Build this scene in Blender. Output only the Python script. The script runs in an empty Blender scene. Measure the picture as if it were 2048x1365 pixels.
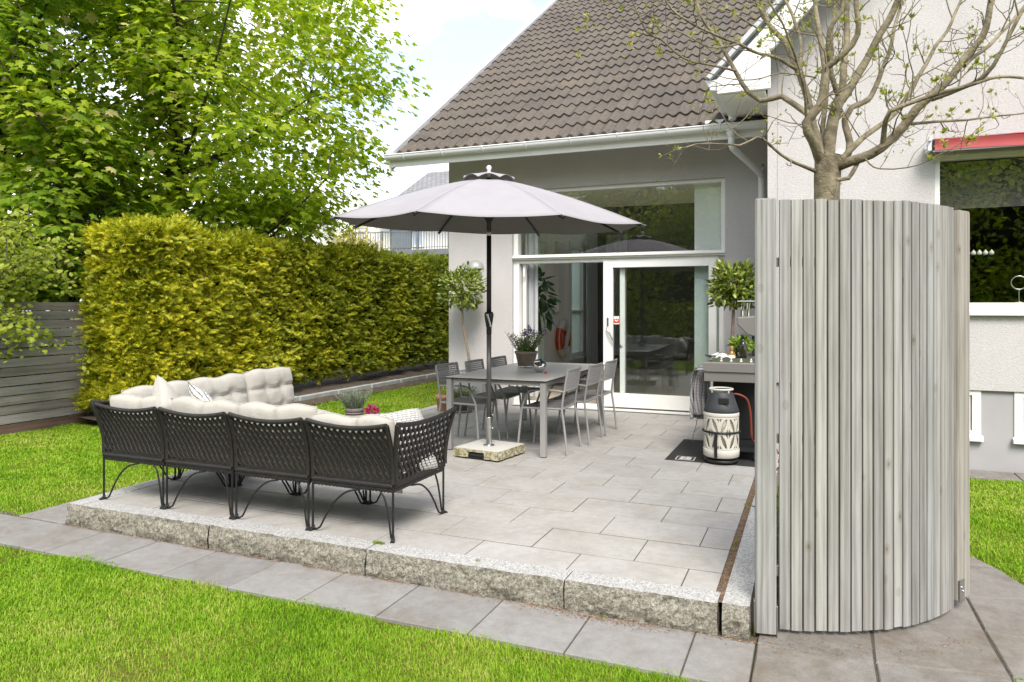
import bpy, math, random
import numpy as np
from mathutils import Vector, Matrix, Euler, noise

random.seed(7)
RNG = np.random.default_rng(7)
R = math.radians
SC = bpy.context.scene
COL = SC.collection
ROOTM = {}


# ------------------------------------------------------------------ objects
def tag(o, label=None, cat=None, group=None, kind=None):
    if label: o['label'] = label
    if cat: o['category'] = cat
    if group: o['group'] = group
    if kind: o['kind'] = kind
    return o


def thing(name, label, cat, loc=(0, 0, 0), rz=0.0, group=None):
    o = bpy.data.objects.new(name, None)
    COL.objects.link(o)
    o.empty_display_size = 0.1
    o.location = loc
    o.rotation_euler = (0, 0, rz)
    ROOTM[o.name] = Matrix.Translation(loc) @ Matrix.Rotation(rz, 4, 'Z')
    return tag(o, label, cat, group)


def link_mesh(name, me, parent=None, local=False):
    o = bpy.data.objects.new(name, me)
    COL.objects.link(o)
    if parent is not None:
        o.parent = parent
        rm = ROOTM[parent.name]
        ROOTM[o.name] = rm
        if not local:
            me.transform(rm.inverted())
    else:
        ROOTM[o.name] = Matrix.Identity(4)
    return o


def origin_to(o, loc):
    """Move a top-level mesh's origin to loc without moving its shape."""
    o.data.transform(Matrix.Translation(-Vector(loc)))
    o.location = loc
    ROOTM[o.name] = Matrix.Translation(loc)
    return o


def dup(root, loc, rz=0.0, label=None, group=None):
    r = root.copy(); COL.objects.link(r)
    r.location = loc; r.rotation_euler = (0, 0, rz)
    if label: r['label'] = label
    if group: r['group'] = group
    for ch in list(root.children):
        c = ch.copy(); COL.objects.link(c); c.parent = r
        for g in list(ch.children):
            d = g.copy(); COL.objects.link(d); d.parent = c
    return r


class MB:
    """Collects shapes into one mesh."""
    def __init__(s):
        s.v = []; s.f = []; s.sm = []; s.mi = []

    def add(s, verts, faces, smooth=False, mi=0, M=None):
        b = len(s.v)
        if M is not None:
            verts = [M @ Vector(p) for p in verts]
        s.v += [tuple(p) for p in verts]
        for f in faces:
            s.f.append(tuple(i + b for i in f)); s.sm.append(smooth); s.mi.append(mi)
        return s

    def box(s, x0, x1, y0, y1, z0, z1, mi=0, M=None):
        v = [(x0, y0, z0), (x1, y0, z0), (x1, y1, z0), (x0, y1, z0), (x0, y0, z1), (x1, y0, z1), (x1, y1, z1), (x0, y1, z1)]
        f = [(3, 2, 1, 0), (4, 5, 6, 7), (0, 1, 5, 4), (1, 2, 6, 5), (2, 3, 7, 6), (3, 0, 4, 7)]
        return s.add(v, f, False, mi, M)

    def cbox(s, x0, x1, y0, y1, z0, z1, c=0.004, mi=0, M=None):
        """Box with chamfered top edges."""
        v = []
        for z, k in ((z0, 0), (z1 - c, 0), (z1, c)):
            v += [(x0 + k, y0 + k, z), (x1 - k, y0 + k, z), (x1 - k, y1 - k, z), (x0 + k, y1 - k, z)]
        f = [(3, 2, 1, 0), (8, 9, 10, 11)]
        for r in (0, 4):
            for i in range(4):
                j = (i + 1) % 4
                f.append((r + i, r + j, r + 4 + j, r + 4 + i))
        return s.add(v, f, False, mi, M)

    def prism(s, poly, d0, d1, axis='y', mi=0, M=None):
        """Extrude polygon. axis y: poly is (x,z); axis z: (x,y); axis x: (y,z)."""
        n = len(poly)
        def P(p, d):
            return {'y': (p[0], d, p[1]), 'z': (p[0], p[1], d), 'x': (d, p[0], p[1])}[axis]
        v = [P(p, d0) for p in poly] + [P(p, d1) for p in poly]
        f = [tuple(range(n)), tuple(range(2 * n - 1, n - 1, -1))]
        for i in range(n):
            j = (i + 1) % n
            f.append((i, n + i, n + j, j))
        return s.add(v, f, False, mi, M)

    def tube(s, pts, r, n=8, closed=False, smooth=True, mi=0, M=None, caps=True):
        pts = [Vector(p) for p in pts]
        k = len(pts)
        rr = r if hasattr(r, '__len__') else [r] * k
        tang = []
        for i in range(k):
            a = pts[(i - 1) % k] if (closed or i > 0) else pts[i]
            b = pts[(i + 1) % k] if (closed or i < k - 1) else pts[i]
            d = b - a
            tang.append(d.normalized() if d.length > 1e-9 else Vector((0, 0, 1)))
        up = Vector((0, 0, 1)) if abs(tang[0].z) < 0.9 else Vector((1, 0, 0))
        nx = tang[0].cross(up).normalized()
        v = []
        for i in range(k):
            t = tang[i]
            nx = nx - t * nx.dot(t)
            nx = nx.normalized() if nx.length > 1e-6 else t.orthogonal().normalized()
            ny = t.cross(nx)
            for j in range(n):
                a = 2 * math.pi * j / n
                v.append(pts[i] + (nx * math.cos(a) + ny * math.sin(a)) * rr[i])
        f = []
        for i in range(k if closed else k - 1):
            i2 = (i + 1) % k
            for j in range(n):
                j2 = (j + 1) % n
                f.append((i * n + j, i * n + j2, i2 * n + j2, i2 * n + j))
        s.add(v, f, smooth, mi, M)
        if caps and not closed:
            s.add([v[j] for j in range(n)], [tuple(range(n - 1, -1, -1))], False, mi, M)
            s.add([v[(k - 1) * n + j] for j in range(n)], [tuple(range(n))], False, mi, M)
        return s

    def wrap(s, pts, r, pitch=0.009, n=8, mi=0, M=None):
        """A tube wrapped in cane: radius ripples along its length."""
        P = resample(pts, pitch / 2)
        rr = [r * (1.0 if i % 2 else 0.90) for i in range(len(P))]
        return s.tube(P, rr, n, mi=mi, M=M)

    def lathe(s, prof, n=24, c=(0, 0, 0), smooth=True, mi=0, M=None):
        v = []; f = []
        for (r, z) in prof:
            for j in range(n):
                a = 2 * math.pi * j / n
                v.append((c[0] + r * math.cos(a), c[1] + r * math.sin(a), c[2] + z))
        for i in range(len(prof) - 1):
            for j in range(n):
                j2 = (j + 1) % n
                f.append((i * n + j, i * n + j2, (i + 1) * n + j2, (i + 1) * n + j))
        if prof[0][0] > 1e-4: f.append(tuple(range(n - 1, -1, -1)))
        if prof[-1][0] > 1e-4: f.append(tuple((len(prof) - 1) * n + j for j in range(n)))
        return s.add(v, f, smooth, mi, M)

    def ball(s, c, r, n=12, m=8, sz=1.0, mi=0, M=None):
        prof = [(max(1e-5, r * math.sin(math.pi * i / m)), -r * sz * math.cos(math.pi * i / m)) for i in range(m + 1)]
        return s.lathe(prof, n, c, True, mi, M)

    def grid(s, fn, nu, nv, smooth=True, mi=0, M=None, flip=False):
        v = [fn(i / nu, j / nv) for j in range(nv + 1) for i in range(nu + 1)]
        f = []
        for j in range(nv):
            for i in range(nu):
                a = j * (nu + 1) + i
                q = (a, a + 1, a + nu + 2, a + nu + 1)
                f.append(q[::-1] if flip else q)
        return s.add(v, f, smooth, mi, M)

    def build(s, name, mat, parent=None, local=False, bevel=0, seg=2, sub=0):
        me = bpy.data.meshes.new(name)
        me.from_pydata(s.v, [], s.f)
        me.polygons.foreach_set('use_smooth', s.sm)
        mats = mat if isinstance(mat, (list, tuple)) else [mat]
        for m in mats: me.materials.append(m)
        if len(mats) > 1: me.polygons.foreach_set('material_index', s.mi)
        me.update()
        o = link_mesh(name, me, parent, local)
        if bevel:
            b = o.modifiers.new('Bevel', 'BEVEL'); b.width = bevel; b.segments = seg
            b.limit_method = 'ANGLE'; b.angle_limit = R(40)
        if sub:
            m = o.modifiers.new('Sub', 'SUBSURF'); m.levels = sub; m.render_levels = sub
        return o


def resample(pts, step):
    pts = [Vector(p) for p in pts]
    L = [0.0]
    for a, b in zip(pts, pts[1:]): L.append(L[-1] + (b - a).length)
    n = max(2, int(L[-1] / step) + 1)
    out = []; k = 0
    for i in range(n + 1):
        d = L[-1] * i / n
        while k < len(pts) - 2 and L[k + 1] < d: k += 1
        u = (d - L[k]) / max(1e-9, L[k + 1] - L[k])
        out.append(pts[k].lerp(pts[k + 1], min(1, max(0, u))))
    return out


def spline(pts, step=0.02):
    """Catmull-Rom through pts."""
    P = [Vector(p) for p in pts]
    P = [P[0] * 2 - P[1]] + P + [P[-1] * 2 - P[-2]]
    out = []
    for i in range(1, len(P) - 2):
        a, b, c, d = P[i - 1], P[i], P[i + 1], P[i + 2]
        n = max(1, int((c - b).length / step))
        for k in range(n):
            t = k / n
            out.append(0.5 * ((2 * b) + (c - a) * t + (2 * a - 5 * b + 4 * c - d) * t * t + (3 * b - a - 3 * c + d) * t ** 3))
    out.append(P[-2])
    return out


def big_mesh(name, V, T, mat, parent=None, smooth=False):
    """Triangle mesh straight from numpy arrays."""
    me = bpy.data.meshes.new(name)
    nv, nt = len(V), len(T)
    me.vertices.add(nv); me.vertices.foreach_set('co', np.ascontiguousarray(V, np.float32).ravel())
    me.loops.add(nt * 3); me.loops.foreach_set('vertex_index', np.ascontiguousarray(T, np.int32).ravel())
    me.polygons.add(nt); me.polygons.foreach_set('loop_start', np.arange(0, nt * 3, 3, dtype=np.int32))
    me.polygons.foreach_set('loop_total', np.full(nt, 3, np.int32))
    me.polygons.foreach_set('use_smooth', np.full(nt, smooth, bool))
    me.materials.append(mat)
    me.update(calc_edges=True)
    return link_mesh(name, me, parent)


def scatter(name, tv, tf, pos, rot, scale, mat, parent=None, jitter=0.0):
    tv = np.asarray(tv, float); tf = np.asarray(tf, int)
    pos = np.asarray(pos, float); N = len(pos); k = len(tv)
    loc = tv[None, :, :] * np.asarray(scale).reshape(N, 1, -1)
    if jitter: loc = loc + RNG.normal(0, jitter, loc.shape) * np.asarray(scale).reshape(N, -1)[:, :1, None]
    V = np.einsum('nij,nkj->nki', rot, loc) + pos[:, None, :]
    T = tf[None, :, :] + (np.arange(N) * k)[:, None, None]
    return big_mesh(name, V.reshape(-1, 3), T.reshape(-1, 3), mat, parent)


def frames(ydir, nrm):
    """Rotation matrices with local +y along ydir and +z close to nrm."""
    y = ydir / np.linalg.norm(ydir, axis=1, keepdims=True)
    z = nrm - y * np.sum(nrm * y, axis=1, keepdims=True)
    z = z / np.maximum(1e-6, np.linalg.norm(z, axis=1, keepdims=True))
    x = np.cross(y, z)
    return np.stack([x, y, z], axis=2)


def rand_dirs(n):
    d = RNG.normal(size=(n, 3))
    return d / np.linalg.norm(d, axis=1, keepdims=True)


# ------------------------------------------------------------------ materials
class NT:
    def __init__(s, name):
        s.m = bpy.data.materials.new(name); s.m.use_nodes = True
        s.t = s.m.node_tree; s.b = s.t.nodes['Principled BSDF']; s.out = s.t.nodes['Material Output']

    def n(s, typ, **kw):
        nd = s.t.nodes.new(typ)
        for k, v in kw.items():
            if k.startswith('i_'):
                nd.inputs[k[2:].replace('_', ' ')].default_value = v
            else:
                setattr(nd, k, v)
        return nd

    def l(s, a, b): s.t.links.new(a, b)

    def coord(s, scale=(1, 1, 1), island=0.0, kind='Object'):
        tc = s.n('ShaderNodeTexCoord')
        src = tc.outputs[kind]
        if island:
            g = s.n('ShaderNodeNewGeometry')
            mul = s.n('ShaderNodeVectorMath', operation='SCALE'); mul.inputs[0].default_value = (37.1, 53.7, 71.3)
            s.l(g.outputs['Random Per Island'], mul.inputs['Scale'])
            ad = s.n('ShaderNodeVectorMath', operation='ADD'); s.l(src, ad.inputs[0]); s.l(mul.outputs[0], ad.inputs[1])
            src = ad.outputs[0]
        mp = s.n('ShaderNodeMapping'); mp.inputs['Scale'].default_value = scale
        s.l(src, mp.inputs['Vector'])
        return mp.outputs['Vector']

    def noise(s, vec, scale=5, detail=4, rough=0.55, dist=0.0):
        nd = s.n('ShaderNodeTexNoise'); nd.inputs['Scale'].default_value = scale
        nd.inputs['Detail'].default_value = detail; nd.inputs['Roughness'].default_value = rough
        nd.inputs['Distortion'].default_value = dist
        if vec is not None: s.l(vec, nd.inputs['Vector'])
        return nd.outputs['Fac']

    def ramp(s, fac, stops):
        r = s.n('ShaderNodeValToRGB'); el = r.color_ramp.elements
        while len(el) < len(stops): el.new(0.5)
        for e, (p, c) in zip(el, stops):
            e.position = p; e.color = (*c, 1) if len(c) == 3 else c
        s.l(fac, r.inputs['Fac'])
        return r.outputs['Color']

    def mix(s, fac, a, b, mode='MIX'):
        m = s.n('ShaderNodeMix', data_type='RGBA', blend_type=mode)
        for sock, v in ((m.inputs[0], fac), (m.inputs[6], a), (m.inputs[7], b)):
            if hasattr(v, 'is_output'): s.l(v, sock)
            else: sock.default_value = v if isinstance(v, (int, float)) else (*v, 1)
        return m.outputs[2]

    def math(s, op, a, b=0.0):
        m = s.n('ShaderNodeMath', operation=op)
        for sock, v in ((m.inputs[0], a), (m.inputs[1], b)):
            if hasattr(v, 'is_output'): s.l(v, sock)
            else: sock.default_value = v
        return m.outputs[0]

    def island(s): return s.n('ShaderNodeNewGeometry').outputs['Random Per Island']

    def bump(s, h, strength=0.3, dist=0.01):
        b = s.n('ShaderNodeBump'); b.inputs['Strength'].default_value = strength; b.inputs['Distance'].default_value = dist
        s.l(h, b.inputs['Height']); s.l(b.outputs['Normal'], s.b.inputs['Normal'])
        return b

    def set(s, color=None, rough=None, metal=None, spec=None):
        for k, v in (('Base Color', color), ('Roughness', rough), ('Metallic', metal), ('Specular IOR Level', spec)):
            if v is None: continue
            i = s.b.inputs[k]
            if hasattr(v, 'is_output'): s.l(v, i)
            else: i.default_value = (*v, 1) if isinstance(v, tuple) else v
        return s


def pm(name, c1, c2=None, ns=6.0, rough=0.6, metal=0.0, bump=None, isl=0.0, spec=0.5, detail=5, stops=(0.35, 0.65)):
    """Plain procedural material: two-tone noise, optional bump (scale, strength, dist), optional per-piece tint."""
    k = NT(name)
    vec = k.coord()
    c2 = c2 or tuple(min(1, x * 0.82) for x in c1)
    col = k.ramp(k.noise(vec, ns, detail), [(stops[0], c2), (stops[1], c1)])
    if isl:
        col = k.mix(1.0, col, k.ramp(k.island(), [(0, (1 - isl,) * 3), (1, (1 + isl,) * 3)]), 'MULTIPLY')
    r2 = k.math('MULTIPLY_ADD', k.noise(vec, ns * 2.3, 3), 0.0)
    k.set(color=col, rough=rough, metal=metal, spec=spec)
    if bump:
        k.bump(k.noise(vec, bump[0], 6, 0.6), bump[1], bump[2])
    return k.m


def leafmat(name, stops, trans=0.35, rough=0.5, patch=None, spec=0.35, end_shade=None):
    """Leaf: per-leaf colour from a ramp, light passes through."""
    k = NT(name)
    fac = k.island()
    if patch:
        nz = k.noise(k.coord(), patch[0], 3)
        nz = k.math('MULTIPLY_ADD', nz, 0); nz.node.inputs[1].default_value = patch[1]; nz.node.inputs[2].default_value = -patch[1] * 0.5
        fac = k.math('ADD', fac, nz)
    if end_shade:      # house shade painted into the row, darker green towards one end (axis, from, to, amount)
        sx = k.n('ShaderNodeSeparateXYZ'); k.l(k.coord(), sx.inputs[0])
        mr = k.n('ShaderNodeMapRange'); mr.inputs[1].default_value = end_shade[1]; mr.inputs[2].default_value = end_shade[2]; mr.inputs[3].default_value = end_shade[3]; mr.inputs[4].default_value = -end_shade[3]
        k.l(sx.outputs[end_shade[0]], mr.inputs[0]); fac = k.math('ADD', fac, mr.outputs[0])
    col = k.ramp(fac, stops)
    k.set(color=col, rough=rough, spec=spec)
    tr = k.n('ShaderNodeBsdfTranslucent')
    tc = k.mix(1.0, col, (1.25, 1.35, 0.6), 'MULTIPLY')
    k.l(tc, tr.inputs['Color'])
    mx = k.n('ShaderNodeMixShader'); mx.inputs[0].default_value = trans
    k.l(k.b.outputs[0], mx.inputs[1]); k.l(tr.outputs[0], mx.inputs[2]); k.l(mx.outputs[0], k.out.inputs['Surface'])
    return k.m


def wood(name, axis, c_lo, c_mid, c_hi, isl=0.12, rough=0.75, knots=True, gs=1.0, dirt=0.0):
    """Weathered grey timber, grain along axis, knots, a tone per board."""
    k = NT(name)
    sc = [34 * gs] * 3; sc['xyz'.index(axis)] = 1.3 * gs
    vec = k.coord(tuple(sc), island=1.0)
    sc2 = [9 * gs] * 3; sc2['xyz'.index(axis)] = 1.6 * gs
    vec2 = k.coord(tuple(sc2), island=1.0)
    g1 = k.noise(vec, 1.6, 6, 0.65, 0.6)
    g2 = k.noise(vec2, 1.0, 3, 0.5, 0.8)
    wv = k.n('ShaderNodeTexWave', wave_type='BANDS', bands_direction='X')
    wv.inputs['Scale'].default_value = 0.35; wv.inputs['Distortion'].default_value = 9.0
    wv.inputs['Detail'].default_value = 3; wv.inputs['Detail Scale'].default_value = 0.6
    k.l(vec, wv.inputs['Vector'])
    sc3 = [120 * gs] * 3; sc3['xyz'.index(axis)] = 2.2 * gs
    g3 = k.noise(k.coord(tuple(sc3), island=1.0), 1.5, 4, 0.6, 0.3)
    g1 = k.math('ADD', k.math('MULTIPLY', g1, 0.55), k.math('MULTIPLY', g3, 0.45))
    h = k.math('ADD', k.math('MULTIPLY', g1, 0.62), k.math('MULTIPLY', g2, 0.30))
    h = k.math('ADD', h, k.math('MULTIPLY', wv.outputs['Fac'], 0.14))
    col = k.ramp(h, [(0.33, c_lo), (0.5, c_mid), (0.68, c_hi)])
    if knots:
        sk = [13.0 * gs] * 3; sk['xyz'.index(axis)] = 8.0 * gs
        vo = k.n('ShaderNodeTexVoronoi'); vo.inputs['Scale'].default_value = 0.55
        k.l(k.coord(tuple(sk), island=1.0), vo.inputs['Vector'])
        d = vo.outputs['Distance']
        kn = k.ramp(d, [(0.0, (0.50, 0.43, 0.36)), (0.045, (0.66, 0.60, 0.54)), (0.075, (0.90, 0.87, 0.83)), (0.10, (0.84, 0.80, 0.76)), (0.15, (1, 1, 1))])
        col = k.mix(1.0, col, kn, 'MULTIPLY')
    tint = k.ramp(k.island(), [(0, (1 - isl, 1 - isl, 1 - isl)), (0.35, (1.0, 0.985, 0.965)), (0.7, (0.97, 1.0, 1.03)), (1, (1 + isl, 1 + isl * 0.95, 1 + isl * 0.8))])
    col = k.mix(1.0, col, tint, 'MULTIPLY')
    if dirt:      # splashed earth on the lowest ends
        sx = k.n('ShaderNodeSeparateXYZ'); k.l(k.coord(), sx.inputs[0])
        zz = k.math('ADD', sx.outputs['Z'], k.math('MULTIPLY', k.noise(k.coord((34, 34, 9)), 1.0, 5, 0.7), -0.24))
        col = k.mix(k.ramp(zz, [(-0.0, (0.6, 0.6, 0.6)), (dirt, (0, 0, 0))]), col, (0.20, 0.16, 0.115))
    k.set(color=col, rough=rough, spec=0.25)
    k.bump(h, 0.35, 0.004)
    return k.m


def glass(name, tint=(0.93, 0.97, 0.95), base=0.06, ior=1.5, gain=1.4):
    """Thin architectural pane: see-through with a mirror reflection by angle."""
    k = NT(name)
    k.t.nodes.remove(k.b)
    fr = k.n('ShaderNodeLayerWeight'); fr.inputs['Blend'].default_value = 0.5
    f = k.math('ADD', k.math('MULTIPLY', k.math('POWER', fr.outputs['Facing'], 5.0), 0.9), base)
    tb = k.n('ShaderNodeBsdfTransparent'); tb.inputs['Color'].default_value = (*tint, 1)
    gb = k.n('ShaderNodeBsdfGlossy'); gb.inputs['Roughness'].default_value = 0.0
    bp = k.n('ShaderNodeBump'); bp.inputs['Strength'].default_value = 0.02; bp.inputs['Distance'].default_value = 0.01
    k.l(k.noise(k.coord(), 1.4, 2), bp.inputs['Height']); k.l(bp.outputs[0], gb.inputs['Normal'])
    mx = k.n('ShaderNodeMixShader'); k.l(f, mx.inputs[0]); k.l(tb.outputs[0], mx.inputs[1]); k.l(gb.outputs[0], mx.inputs[2])
    k.l(mx.outputs[0], k.out.inputs['Surface'])
    return k.m
# ------------------------------------------------------------------ camera, light, sky
YAW = math.atan2(601, 1443)
cd = bpy.data.cameras.new('camera'); cam = bpy.data.objects.new('camera', cd); COL.objects.link(cam)
cam.location = (0, 0, 1.47); cam.rotation_euler = (math.pi / 2, 0, YAW)
cd.sensor_width = 36; cd.lens = 36 * 1443 / 2048; cd.shift_y = -72.5 / 2048; cd.clip_end = 2000; cd.clip_start = 0.05
SC.camera = cam

SUN_EL, SUN_AZ = R(48), R(-62)      # azimuth of the sun as an angle from +X, counter-clockwise (behind the camera, to the right)
sd = bpy.data.lights.new('sun', 'SUN'); so = bpy.data.objects.new('sun', sd); COL.objects.link(so)
sv = Vector((math.cos(SUN_EL) * math.cos(SUN_AZ), math.cos(SUN_EL) * math.sin(SUN_AZ), math.sin(SUN_EL)))
so.rotation_euler = sv.to_track_quat('Z', 'Y').to_euler()
sd.energy = 2.4; sd.angle = R(26); sd.color = (1.0, 0.94, 0.85)

W = bpy.data.worlds.new('World'); SC.world = W; W.use_nodes = True
wt = W.node_tree; bg = wt.nodes['Background']
sky = wt.nodes.new('ShaderNodeTexSky'); sky.sky_type = 'NISHITA'; sky.sun_disc = False
sky.sun_elevation = SUN_EL; sky.sun_rotation = math.pi / 2 - SUN_AZ
tcw = wt.nodes.new('ShaderNodeTexCoord')
mpw = wt.nodes.new('ShaderNodeMapping'); mpw.inputs['Scale'].default_value = (1.6, 1.6, 3.4); mpw.inputs['Location'].default_value = (5.5, 1.1, 0.6)
wt.links.new(tcw.outputs['Generated'], mpw.inputs['Vector'])
nw = wt.nodes.new('ShaderNodeTexNoise'); nw.inputs['Scale'].default_value = 1.7; nw.inputs['Detail'].default_value = 6; nw.inputs['Roughness'].default_value = 0.55
wt.links.new(mpw.outputs[0], nw.inputs['Vector'])
rw = wt.nodes.new('ShaderNodeValToRGB'); rw.color_ramp.elements[0].position = 0.44; rw.color_ramp.elements[1].position = 0.62
rw.color_ramp.elements[0].color = (0.24, 0.24, 0.24, 1); rw.color_ramp.elements[1].color = (1, 1, 1, 1)
wt.links.new(nw.outputs['Fac'], rw.inputs[0])
mw = wt.nodes.new('ShaderNodeMix'); mw.data_type = 'RGBA'
wt.links.new(rw.outputs[0], mw.inputs[0]); wt.links.new(sky.outputs[0], mw.inputs[6]); mw.inputs[7].default_value = (8.2, 8.15, 8.1, 1)
wt.links.new(mw.outputs[2], bg.inputs['Color']); bg.inputs['Strength'].default_value = 0.125

SC.view_settings.view_transform = 'Standard'; SC.view_settings.look = 'None'
SC.view_settings.exposure = 1.18; SC.view_settings.gamma = 1
SC.render.engine = 'CYCLES'
cy = SC.cycles
cy.use_denoising = True
cy.max_bounces = 10; cy.diffuse_bounces = 6; cy.glossy_bounces = 4; cy.transmission_bounces = 6; cy.transparent_max_bounces = 10
cy.caustics_reflective = False; cy.caustics_refractive = False
cy.sample_clamp_indirect = 8

# ------------------------------------------------------------------ materials
M = {}
def stucco_mat():
    k = NT('stucco'); vec = k.coord()
    col = k.ramp(k.noise(vec, 60, 5), [(0.35, (0.465, 0.445, 0.445)), (0.65, (0.53, 0.51, 0.51))])
    big = k.noise(k.coord((1, 1, 0.45)), 1.5, 5, 0.62)
    col = k.mix(1.0, col, k.ramp(big, [(0.3, (0.93, 0.925, 0.915)), (0.6, (1.02, 1.02, 1.02))]), 'MULTIPLY')
    k.set(color=col, rough=0.9, spec=0.2); k.bump(k.noise(vec, 95, 6, 0.6), 0.75, 0.011)
    return k.m
M['stucco'] = stucco_mat()
M['plinth'] = pm('plinth_render', (0.36, 0.35, 0.36), (0.335, 0.325, 0.335), 3, 0.9, bump=(60, 0.15, 0.004), spec=0.2)
M['white_paint'] = pm('white_paint', (0.80, 0.795, 0.77), (0.75, 0.745, 0.72), 2.5, 0.45)
M['white_metal'] = pm('white_metal', (0.74, 0.745, 0.75), (0.68, 0.685, 0.69), 2.0, 0.4)
M['grey_metal'] = pm('grey_flashing', (0.50, 0.51, 0.53), (0.42, 0.43, 0.45), 3, 0.45)
M['dark_metal'] = pm('dark_flashing', (0.16, 0.17, 0.18), None, 4, 0.5)
M['glass'] = glass('window_glass', tint=(0.985, 0.993, 0.99), base=0.085)
M['glass_low'] = glass('door_glass', tint=(0.965, 0.988, 0.98), base=0.06)
M['room_wall'] = pm('room_wall', (0.86, 0.84, 0.80), (0.83, 0.81, 0.77), 2, 0.9)
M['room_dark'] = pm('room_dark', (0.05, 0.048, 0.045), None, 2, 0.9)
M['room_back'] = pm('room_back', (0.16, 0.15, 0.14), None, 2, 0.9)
M['room_grey'] = pm('room_grey', (0.60, 0.57, 0.54), None, 2, 0.9)
M['room_floor'] = pm('room_floor', (0.56, 0.49, 0.40), (0.50, 0.43, 0.34), 4, 0.4)


def roof_mat():
    k = NT('concrete_tile')
    vec = k.coord()
    a = k.noise(vec, 1.1, 5, 0.6)
    b = k.noise(vec, 26, 5, 0.65)
    col = k.ramp(a, [(0.3, (0.086, 0.075, 0.066)), (0.55, (0.112, 0.096, 0.083)), (0.75, (0.130, 0.108, 0.088))])
    col = k.mix(0.75, col, k.ramp(b, [(0.30, (0.52, 0.50, 0.47)), (0.5, (1, 1, 1)), (0.72, (1.22, 1.2, 1.14))]), 'MULTIPLY')
    col = k.mix(1.0, col, k.ramp(k.island(), [(0, (0.92, 0.925, 0.94)), (0.5, (1, 1, 1)), (1, (1.07, 1.04, 0.99))]), 'MULTIPLY')
    lich = k.noise(vec, 60, 2)
    col = k.mix(k.ramp(lich, [(0.73, (0, 0, 0)), (0.78, (0.6, 0.6, 0.6))]), col, (0.40, 0.38, 0.33))
    k.set(color=col, rough=0.85, spec=0.25)
    k.bump(b, 0.35, 0.006)
    return k.m
M['roof'] = roof_mat()


def slab_mat(name, c_lo, c_hi, isl=0.07, fine=140, stain=(0.78, 0.74, 0.68)):
    k = NT(name)
    vec = k.coord()
    f = k.noise(vec, fine, 3, 0.7)
    m = k.noise(vec, 3.2, 5, 0.62, 0.4)
    m2 = k.noise(vec, 17, 4, 0.6)
    col = k.ramp(k.math('ADD', k.math('MULTIPLY', f, 0.5), k.math('MULTIPLY', m2, 0.5)), [(0.36, c_lo), (0.64, c_hi)])
    col = k.mix(1.0, col, k.ramp(m, [(0.30, stain), (0.55, (1, 1, 1)), (0.8, (1.06, 1.06, 1.05))]), 'MULTIPLY')
    spots = k.noise(vec, 7.5, 6, 0.7, 0.8)
    col = k.mix(k.ramp(spots, [(0.60, (0, 0, 0)), (0.74, (0.55, 0.55, 0.55))]), col, k.mix(1.0, col, (0.80, 0.745, 0.66), 'MULTIPLY'))
    speck = k.noise(vec, 42, 3, 0.7)
    col = k.mix(k.ramp(speck, [(0.70, (0, 0, 0)), (0.76, (0.5, 0.5, 0.5))]), col, (0.10, 0.09, 0.075))
    col = k.mix(1.0, col, k.ramp(k.island(), [(0, (1 - isl,) * 3), (0.5, (1, 0.995, 0.985)), (1, (1 + isl,) * 3)]), 'MULTIPLY')
    k.set(color=col, rough=0.88, spec=0.25)
    k.bump(k.math('ADD', f, m2), 0.28, 0.004)
    return k.m
M['paver'] = slab_mat('terrace_slab', (0.30, 0.29, 0.277), (0.375, 0.364, 0.35), 0.06, 90, (0.86, 0.835, 0.80))
M['path_slab'] = slab_mat('path_slab', (0.185, 0.178, 0.172), (0.25, 0.242, 0.235), 0.08, 150, (0.84, 0.80, 0.74))
M['flag_slab'] = slab_mat('flag_slab', (0.155, 0.145, 0.133), (0.225, 0.212, 0.196), 0.10, 110, (0.74, 0.68, 0.60))


def granite_mat():
    k = NT('granite')
    vec = k.coord()
    v = k.n('ShaderNodeTexVoronoi'); v.inputs['Scale'].default_value = 150; k.l(vec, v.inputs['Vector'])
    sp = k.ramp(v.outputs['Color'], [(0.2, (0.24, 0.238, 0.235)), (0.45, (0.37, 0.365, 0.355)), (0.8, (0.48, 0.475, 0.46))])
    geo = k.n('ShaderNodeNewGeometry'); sx = k.n('ShaderNodeSeparateXYZ'); k.l(geo.outputs['Normal'], sx.inputs[0])
    rough_face = k.ramp(k.noise(vec, 36, 6, 0.75), [(0.34, (0.30, 0.28, 0.22)), (0.50, (0.62, 0.585, 0.50)), (0.66, (0.92, 0.885, 0.80))])
    side = k.ramp(sx.outputs['Z'], [(0.55, (1, 1, 1)), (0.85, (0, 0, 0))])      # the quarried face is mossy, the sawn top is clean
    col = k.mix(side, sp, k.mix(1.0, sp, rough_face, 'MULTIPLY'))
    k.set(color=col, rough=0.9, spec=0.2)
    k.bump(k.noise(vec, 45, 8, 0.72), 0.7, 0.012)
    return k.m
M['granite'] = granite_mat()
M['soil'] = pm('soil', (0.105, 0.078, 0.055), (0.05, 0.036, 0.026), 14, 0.95, bump=(35, 1.0, 0.03), detail=8)
M['joint'] = pm('joint_sand', (0.085, 0.072, 0.056), (0.045, 0.039, 0.031), 20, 0.95)


def lawn_mat():
    k = NT('turf')
    vec = k.coord()
    col = k.ramp(k.noise(vec, 0.9, 6, 0.6), [(0.34, (0.085, 0.115, 0.014)), (0.5, (0.13, 0.155, 0.02)), (0.68, (0.22, 0.20, 0.05))])
    col = k.mix(0.6, col, k.ramp(k.noise(vec, 60, 4), [(0.3, (0.45, 0.5, 0.4)), (0.65, (1.15, 1.12, 1.0))]), 'MULTIPLY')
    k.set(color=col, rough=0.9, spec=0.1)
    k.bump(k.noise(vec, 80, 4), 1.0, 0.03)
    return k.m
M['turf'] = lawn_mat()


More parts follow.
